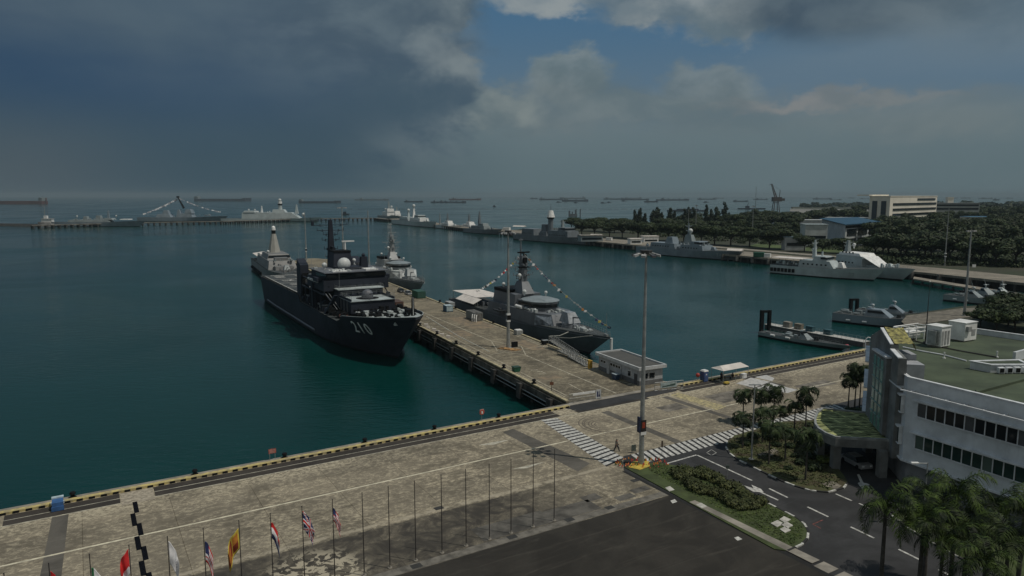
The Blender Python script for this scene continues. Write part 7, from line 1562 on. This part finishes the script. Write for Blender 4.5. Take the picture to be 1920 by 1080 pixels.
simple('office_wing','long grey wing of offices to the right of the cream block',1785,385,900,52,20,26,0,mat('wing_grey',(.30,.33,.33),.8,0,.1,.1),mat('wing_roof',(.25,.27,.28),.8),-.1,((18,20.5),(22.5,24.5)))
simple('roof_house','small white stair house on the grey office wing',1777,372,902,7,6,33,0,CW,CW,-.1,())
# harbour crane
D_=1150; x=cx_(1453,D_)
o=T('harbour_crane','tall lattice luffing harbour crane beyond the trees','crane',(x,D_,WZ)); cm_=mat('crane_hazy_red',(.09,.08,.08),.7)
mb=MB()
for a in (-6,6):
    for b2 in (-6,6): mb.tube((a,b2,0),(a*.5,b2*.5,30),.7,.6,6)
for z in (8,18,28): mb.path([(-6+z*.1,-6+z*.1,z),(6-z*.1,-6+z*.1,z),(6-z*.1,6-z*.1,z),(-6+z*.1,6-z*.1,z),(-6+z*.1,-6+z*.1,z)],.4)
mb.build('portal_leg',cm_,o); MB().box(-6,8,-4,4,30,37).box(8,13,-3,3,31,35).build('machine_house',cm_,o)
mb=MB(); 
for dy in (-1.6,1.6): mb.tube((-2,dy,36),(-9,dy*.3,58),.5,.35,5).tube((1,dy,36),(-7.5,dy*.3,58),.5,.35,5)
for k in range(8):
    t=k/8; mb.tube((-2-7*t,-1.6+1.1*t,36+22*t),(1-8.5*(t+.12),1.6-1.1*t,36+22*(t+.12)),.2,.2,4)
mb.tube((-9,0,58),(-12,0,56),.4,.3,5); mb.build('jib',cm_,o); MB().tube((5,0,37),(6,0,48),.5,.4,6).tube((6,0,48),(-8,0,57),.15,.15,4).build('stay_mast',cm_,o)
MB().box(-30,34,-8,8,-1,4).box(20,34,-5,5,4,14).build('barge_hull',nav,o)
o=T('thin_mast','thin pale lattice mast left of the harbour crane','mast',(cx_(1415,1150),1150,WZ)); MB().tube((0,0,0),(0,0,54),.6,.25,6).build('pole',PALE(),o); MB().box(-1.4,1.4,-.3,.3,12,12.4).build('crossarm',PALE(),o)
# ---------------------------------------------------------------- small things on the far berth
def tent(label,px,py,w,dp,h,m):
    o=T('shade_tent',label,'tent',(*G(px,py),0),R(-30)); MB().hexa([(-w/2,-dp/2,h),(w/2,-dp/2,h),(w/2,dp/2,h),(-w/2,dp/2,h)],[(-w/2,-.3,h+1.0),(w/2,-.3,h+1.0),(w/2,.3,h+1.0),(-w/2,.3,h+1.0)]).build('roof',m,o)
    for a in (-w/2+.2,w/2-.2):
        for c in (-dp/2+.2,dp/2-.2): MB().tube((a,c,0),(a,c,h),.1,.1,6).build('leg',STEEL(),o)
tent('white shade tent on the berth beside the bow of the radar-ball frigate',1378,478,9,5,2.8,CANV()); tent('small cream shade tent on the berth at the far left, by the distant corvette',974,430,14,6,3,CANV()); tent('pale shade tent on the berth behind the blue-grey frigate stern',1118,447.5,10,5,2.8,CANV())
for lab,px,py,w,dp,h,m_ in (('green container on the far berth right of the radar-ball frigate',1423,482,6,2.5,2.6,GREEN()),('white van-sized box beside the green container on the far berth',1439,483,3.5,2,2.2,WHITE()),('white box on the far berth near the bow of the blue-grey frigate',1142,451,5,2.2,2.3,WHITE()),('white low box on the berth behind the distant corvette',950,432,8,3,3,WHITE())):
    o=T('storage_container',lab,'container',(*G(px,py),.03),R(-35)); MB().box(-w/2,w/2,-dp/2,dp/2,.15,h).build('body',m_,o); MB().box(-w/2-.05,w/2+.05,-dp/2-.05,dp/2+.05,h+.003,h+.12).build('roof',m_,o); MB().box(-w/2+.1,w/2-.1,-dp/2+.1,dp/2-.1,0,.15).build('base',BLACK(),o)
bt=T('notice_board','small white board on legs in the dark verge left of the rightmost lamp mast','sign',(*G(1826,503),0)); MB().box(-.9,.9,-.06,.06,.5,1.9).build('board',WHITE(),bt); MB().box(-.7,-.6,-.05,.05,0,.5).box(.6,.7,-.05,.05,0,.5).build('leg',STEEL(),bt)
gsheet('lawn',[(1400,462),(1480,468),(1560,474),(1640,480),(1560,466),(1420,457)],.05,mat('park_lawn',(.075,.11,.035),.95,0,.3,.1)); gsheet('shore_path',[(1130,447.5),(1260,455),(1500,475),(1660,487),(1660,489),(1500,477.5),(1255,457),(1130,449.5)],.06,CONC())
gsheet('sand_yard',[(1480,399),(1640,401),(1640,393),(1482,391)],.05,mat('reclaimed_ground',(.20,.20,.18),.9,0,.3,.02))
# ================================================================ ships on the horizon
def cargo(label,px0,px1,py,m,sup=.06,stack=True,deck=0,free=1.0,cat='ship',name='cargo_ship'):
    py=max(py,371.3); xc=(px0+px1)/2; x0,y0=G(xc,py,WZ); dep=math.hypot(y0,40); L=(px1-px0)/F*dep; o=T(name,label,cat,(x0,y0,WZ)); Bm=max(8,L*.16)
    sgn=-1 if sup<.5 else 1
    hh=max(5,L*.045)*free; xs=lambda t:(t-.5)*L*(1)
    bow=1 if sup<.5 else -1
    P=[(-L/2*bow,-Bm/2),(L*.42*bow,-Bm/2),(L*.5*bow,0),(L*.42*bow,Bm/2),(-L/2*bow,Bm/2)]
    mb=MB(); mb.prism(P,-1,hh); mb.prism([(L*.36*bow,-Bm/2+.5),(L*.43*bow,-Bm/2+.5),(L*.505*bow,0),(L*.43*bow,Bm/2-.5),(L*.36*bow,Bm/2-.5)],hh,hh*1.35); mb.build('hull',m,o)
    xa=(sup-.5)*L; w=max(6,L*.06); MB().box(xa-w/2,xa+w/2,-Bm*.4,Bm*.4,hh,hh*1.9).box(xa-w*.3,xa+w*.3,-Bm*.5,Bm*.5,hh*1.9,hh*2.15).build('superstructure',PALE(),o)
    if stack: MB().box(xa-w*.9*bow-2,xa-w*.9*bow+2,-2,2,hh,hh*2.0).tube((xa,0,hh*2.1),(xa,0,hh*2.7),.6,.3,5).build('funnel',m,o)
    mb=MB()
    for k in range(deck):
        xd=(-.30+.66*k/max(1,deck-1))*L*1.0*bow; mb.box(xd-L*.012,xd+L*.012,-2,2,hh,hh*(1.5+.5*(k%2)))
        mb.tube((xd,0,hh*1.5),(xd+L*.05*bow,0,hh*2.3),.8,.5,5)
    if deck: mb.build('deck_crane',m,o)
    return o
hz=mat('hull_blue_black',(.035,.045,.065),.6,0,.15,.02); hr=mat('hull_dull_red',(.13,.06,.055),.6,0,.15,.02); hg=mat('hull_grey',(.14,.16,.18),.6,0,.15,.02)
for (lab,a,b_,y,m_,s,dk,fr_) in (('very long dull red tanker cut by the left edge of the picture',-30,84,382.5,hr,.97,0,1.1),('long dark tanker on the horizon above the hazy destroyer',368,471,377,hz,.03,0,.9),('dark tanker on the horizon just right of the banded radar tower',562,639,380.5,hz,.05,0,.9),('faint low ship on the horizon above the two-ball frigate wharf',666,729,375.5,hg,.2,3,.7),('small dark coaster on the horizon left of the crane ship pair',758,793,379,hz,.15,1,1.2),('dark cargo ship on the horizon, nearer of the overlapping pair in the centre',808,838,380,hz,.25,1,1.2),('long dark deck-crane ship on the horizon in the centre',824,874,380,hz,.1,4,.9),('faint reddish long ship with a tower behind the central pair',842,902,375,hr,.15,1,.8),('small grey block-like ship left of the three long tankers',994,1008,373,hz,.3,0,2.0),('long dark tanker, left of three overlapping above the shore frigate',1011,1056,374.8,hz,.1,2,1.1),('long grey tanker behind the overlapping dark tankers',1050,1098,373,hg,.9,3,1.0),('near dark tanker, rightmost of three overlapping above the shore frigate',1054,1103,377.5,hz,.15,3,1.2),('dark ship on the horizon left of the container pair',1132,1170,374,hz,.15,2,1.1),('grey stepped ship behind the long low tanker',1172,1203,372.8,hg,.9,2,1.2),('long low tanker right of the dark ship on the horizon',1165,1217,375,hz,.08,0,.8),('small near coaster in front of the two long tankers',1208,1234,379,hz,.25,1,1.3),('long low tanker with deck gear, longest right of centre',1231,1292,375.8,hz,.2,5,.8),('grey-blue tanker above the columnar trees',1308,1343,374,hz,.15,2,.9),('faint ship end-on behind the grey-blue tanker',1337,1358,372,hg,.3,1,1.0),('small dark coaster left of the harbour crane mast',1375,1403,378,hz,.15,1,1.1),('dark ship between the thin mast and the harbour crane',1413,1440,374.5,hz,.3,3,1.1),('dark ship on the horizon right of the crane, above the wooded spit',1525,1560,373.5,hz,.2,1,1.0),('low grey ship right of the one above the wooded spit',1556,1578,375,hg,.8,0,.8),('tiny faint ship on the horizon above the sandy yard',1590,1602,371.6,hg,.4,1,1.3),('faint ship touching the left end of the cream block',1612,1630,373,hg,.3,2,1.0),('faint long ship just above the cream block roof',1672,1712,371.3,hg,.2,4,.8),('faint ship above the right end of the cream block',1716,1748,371.3,hg,.8,3,.8),('faint ship right of the small white stair house',1781,1796,372,hg,.3,2,1.4),('faint ship with tall deck gear right of the office wing',1802,1820,372,hg,.4,2,1.5),('hazy ship with tall masts near the right edge',1836,1862,373,hg,.3,4,1.2),('dark small ship near the right edge, lowest of them',1862,1874,375.5,hz,.4,1,1.5),('tiny faint ship at the far right edge',1886,1900,372,hg,.3,2,1.2)):
    cargo(lab,a,b_,y,m_,s,True,dk,fr_)
def wboat(label,px,py,L=14):
    x,y=G(px,py,WZ); o=T('work_boat',label,'boat',(x,y,WZ)); MB().prism([(-L/2,-2),(L*.3,-2),(L/2,0),(L*.3,2),(-L/2,2)],-.5,2.2).build('hull',hz,o); MB().box(-L*.3,L*.1,-1.5,1.5,2.2,6).tube((-1,0,6),(-1,0,10),.25,.15,5).build('cabin',hz,o)
for l,px,py,L in (('dark work boat on the open water left of the wharf corner ships',648,402.5,16),('tiny boat under the overlapping tankers, left one',1048,379.5,34),('tiny boat under the overlapping tankers, right one',1080,380.5,26),('tiny boat right of the overlapping tankers, left of two',1131,381,34),('tiny boat right of the overlapping tankers, right of two',1142,380,26),('tiny boat below the long low tankers',1170,377.5,36),('tiny boat above the columnar trees at the right',1324,379.5,36),('small boat on the calm water in the centre distance',927,388,12)): wboat(l,px,py,L)
mb=MB(); random.seed(2)
for k in range(170):
    px=655+k*4.3; 
    if random.random()<.12: continue
    x,y=G(px,392,WZ); mb.tube((x-2.2,y,WZ+.2),(x+2.2,y,WZ+.2),.55,.55,6)
tag(mb.build('floating_boom',hz),'long dotted line of dark floats across the harbour approach','floating boom')
x,y=G(1289,396,WZ); o=T('barge','long flat dark barge with a raised middle beyond the columnar trees','barge',(x,y,WZ)); MB().box(-50,50,-9,9,-.5,3.2).build('hull',hz,o); MB().box(-26,26,-8,8,3.203,6.2).build('superstructure',hz,o)
x,y=G(1409,392,WZ); o=T('barge','flat dark barge with a small crane left of the harbour crane','barge',(x,y,WZ)); MB().box(-38,38,-8,8,-.5,3).build('hull',hz,o); MB().box(-17,-7,-4,4,3,9).tube((-12,0,9),(-9,0,19),.8,.5,6).build('deck_crane',hz,o)
# ================================================================ haze
hb=MB().box(-15500,15500,-350,15500,-8,72); ho=hb.build('haze',None)
hm=bpy.data.materials.new('haze_air'); hm.use_nodes=True; n_=hm.node_tree; n_.nodes.clear(); ou=n_.nodes.new('ShaderNodeOutputMaterial'); pv=n_.nodes.new('ShaderNodeVolumePrincipled')
pv.inputs['Color'].default_value=(.40,.51,.57,1); pv.inputs['Density'].default_value=.000085; pv.inputs['Anisotropy'].default_value=0.0
n_.links.new(pv.outputs[0],ou.inputs['Volume']); ho.data.materials.append(hm); tag(ho,kind='stuff')
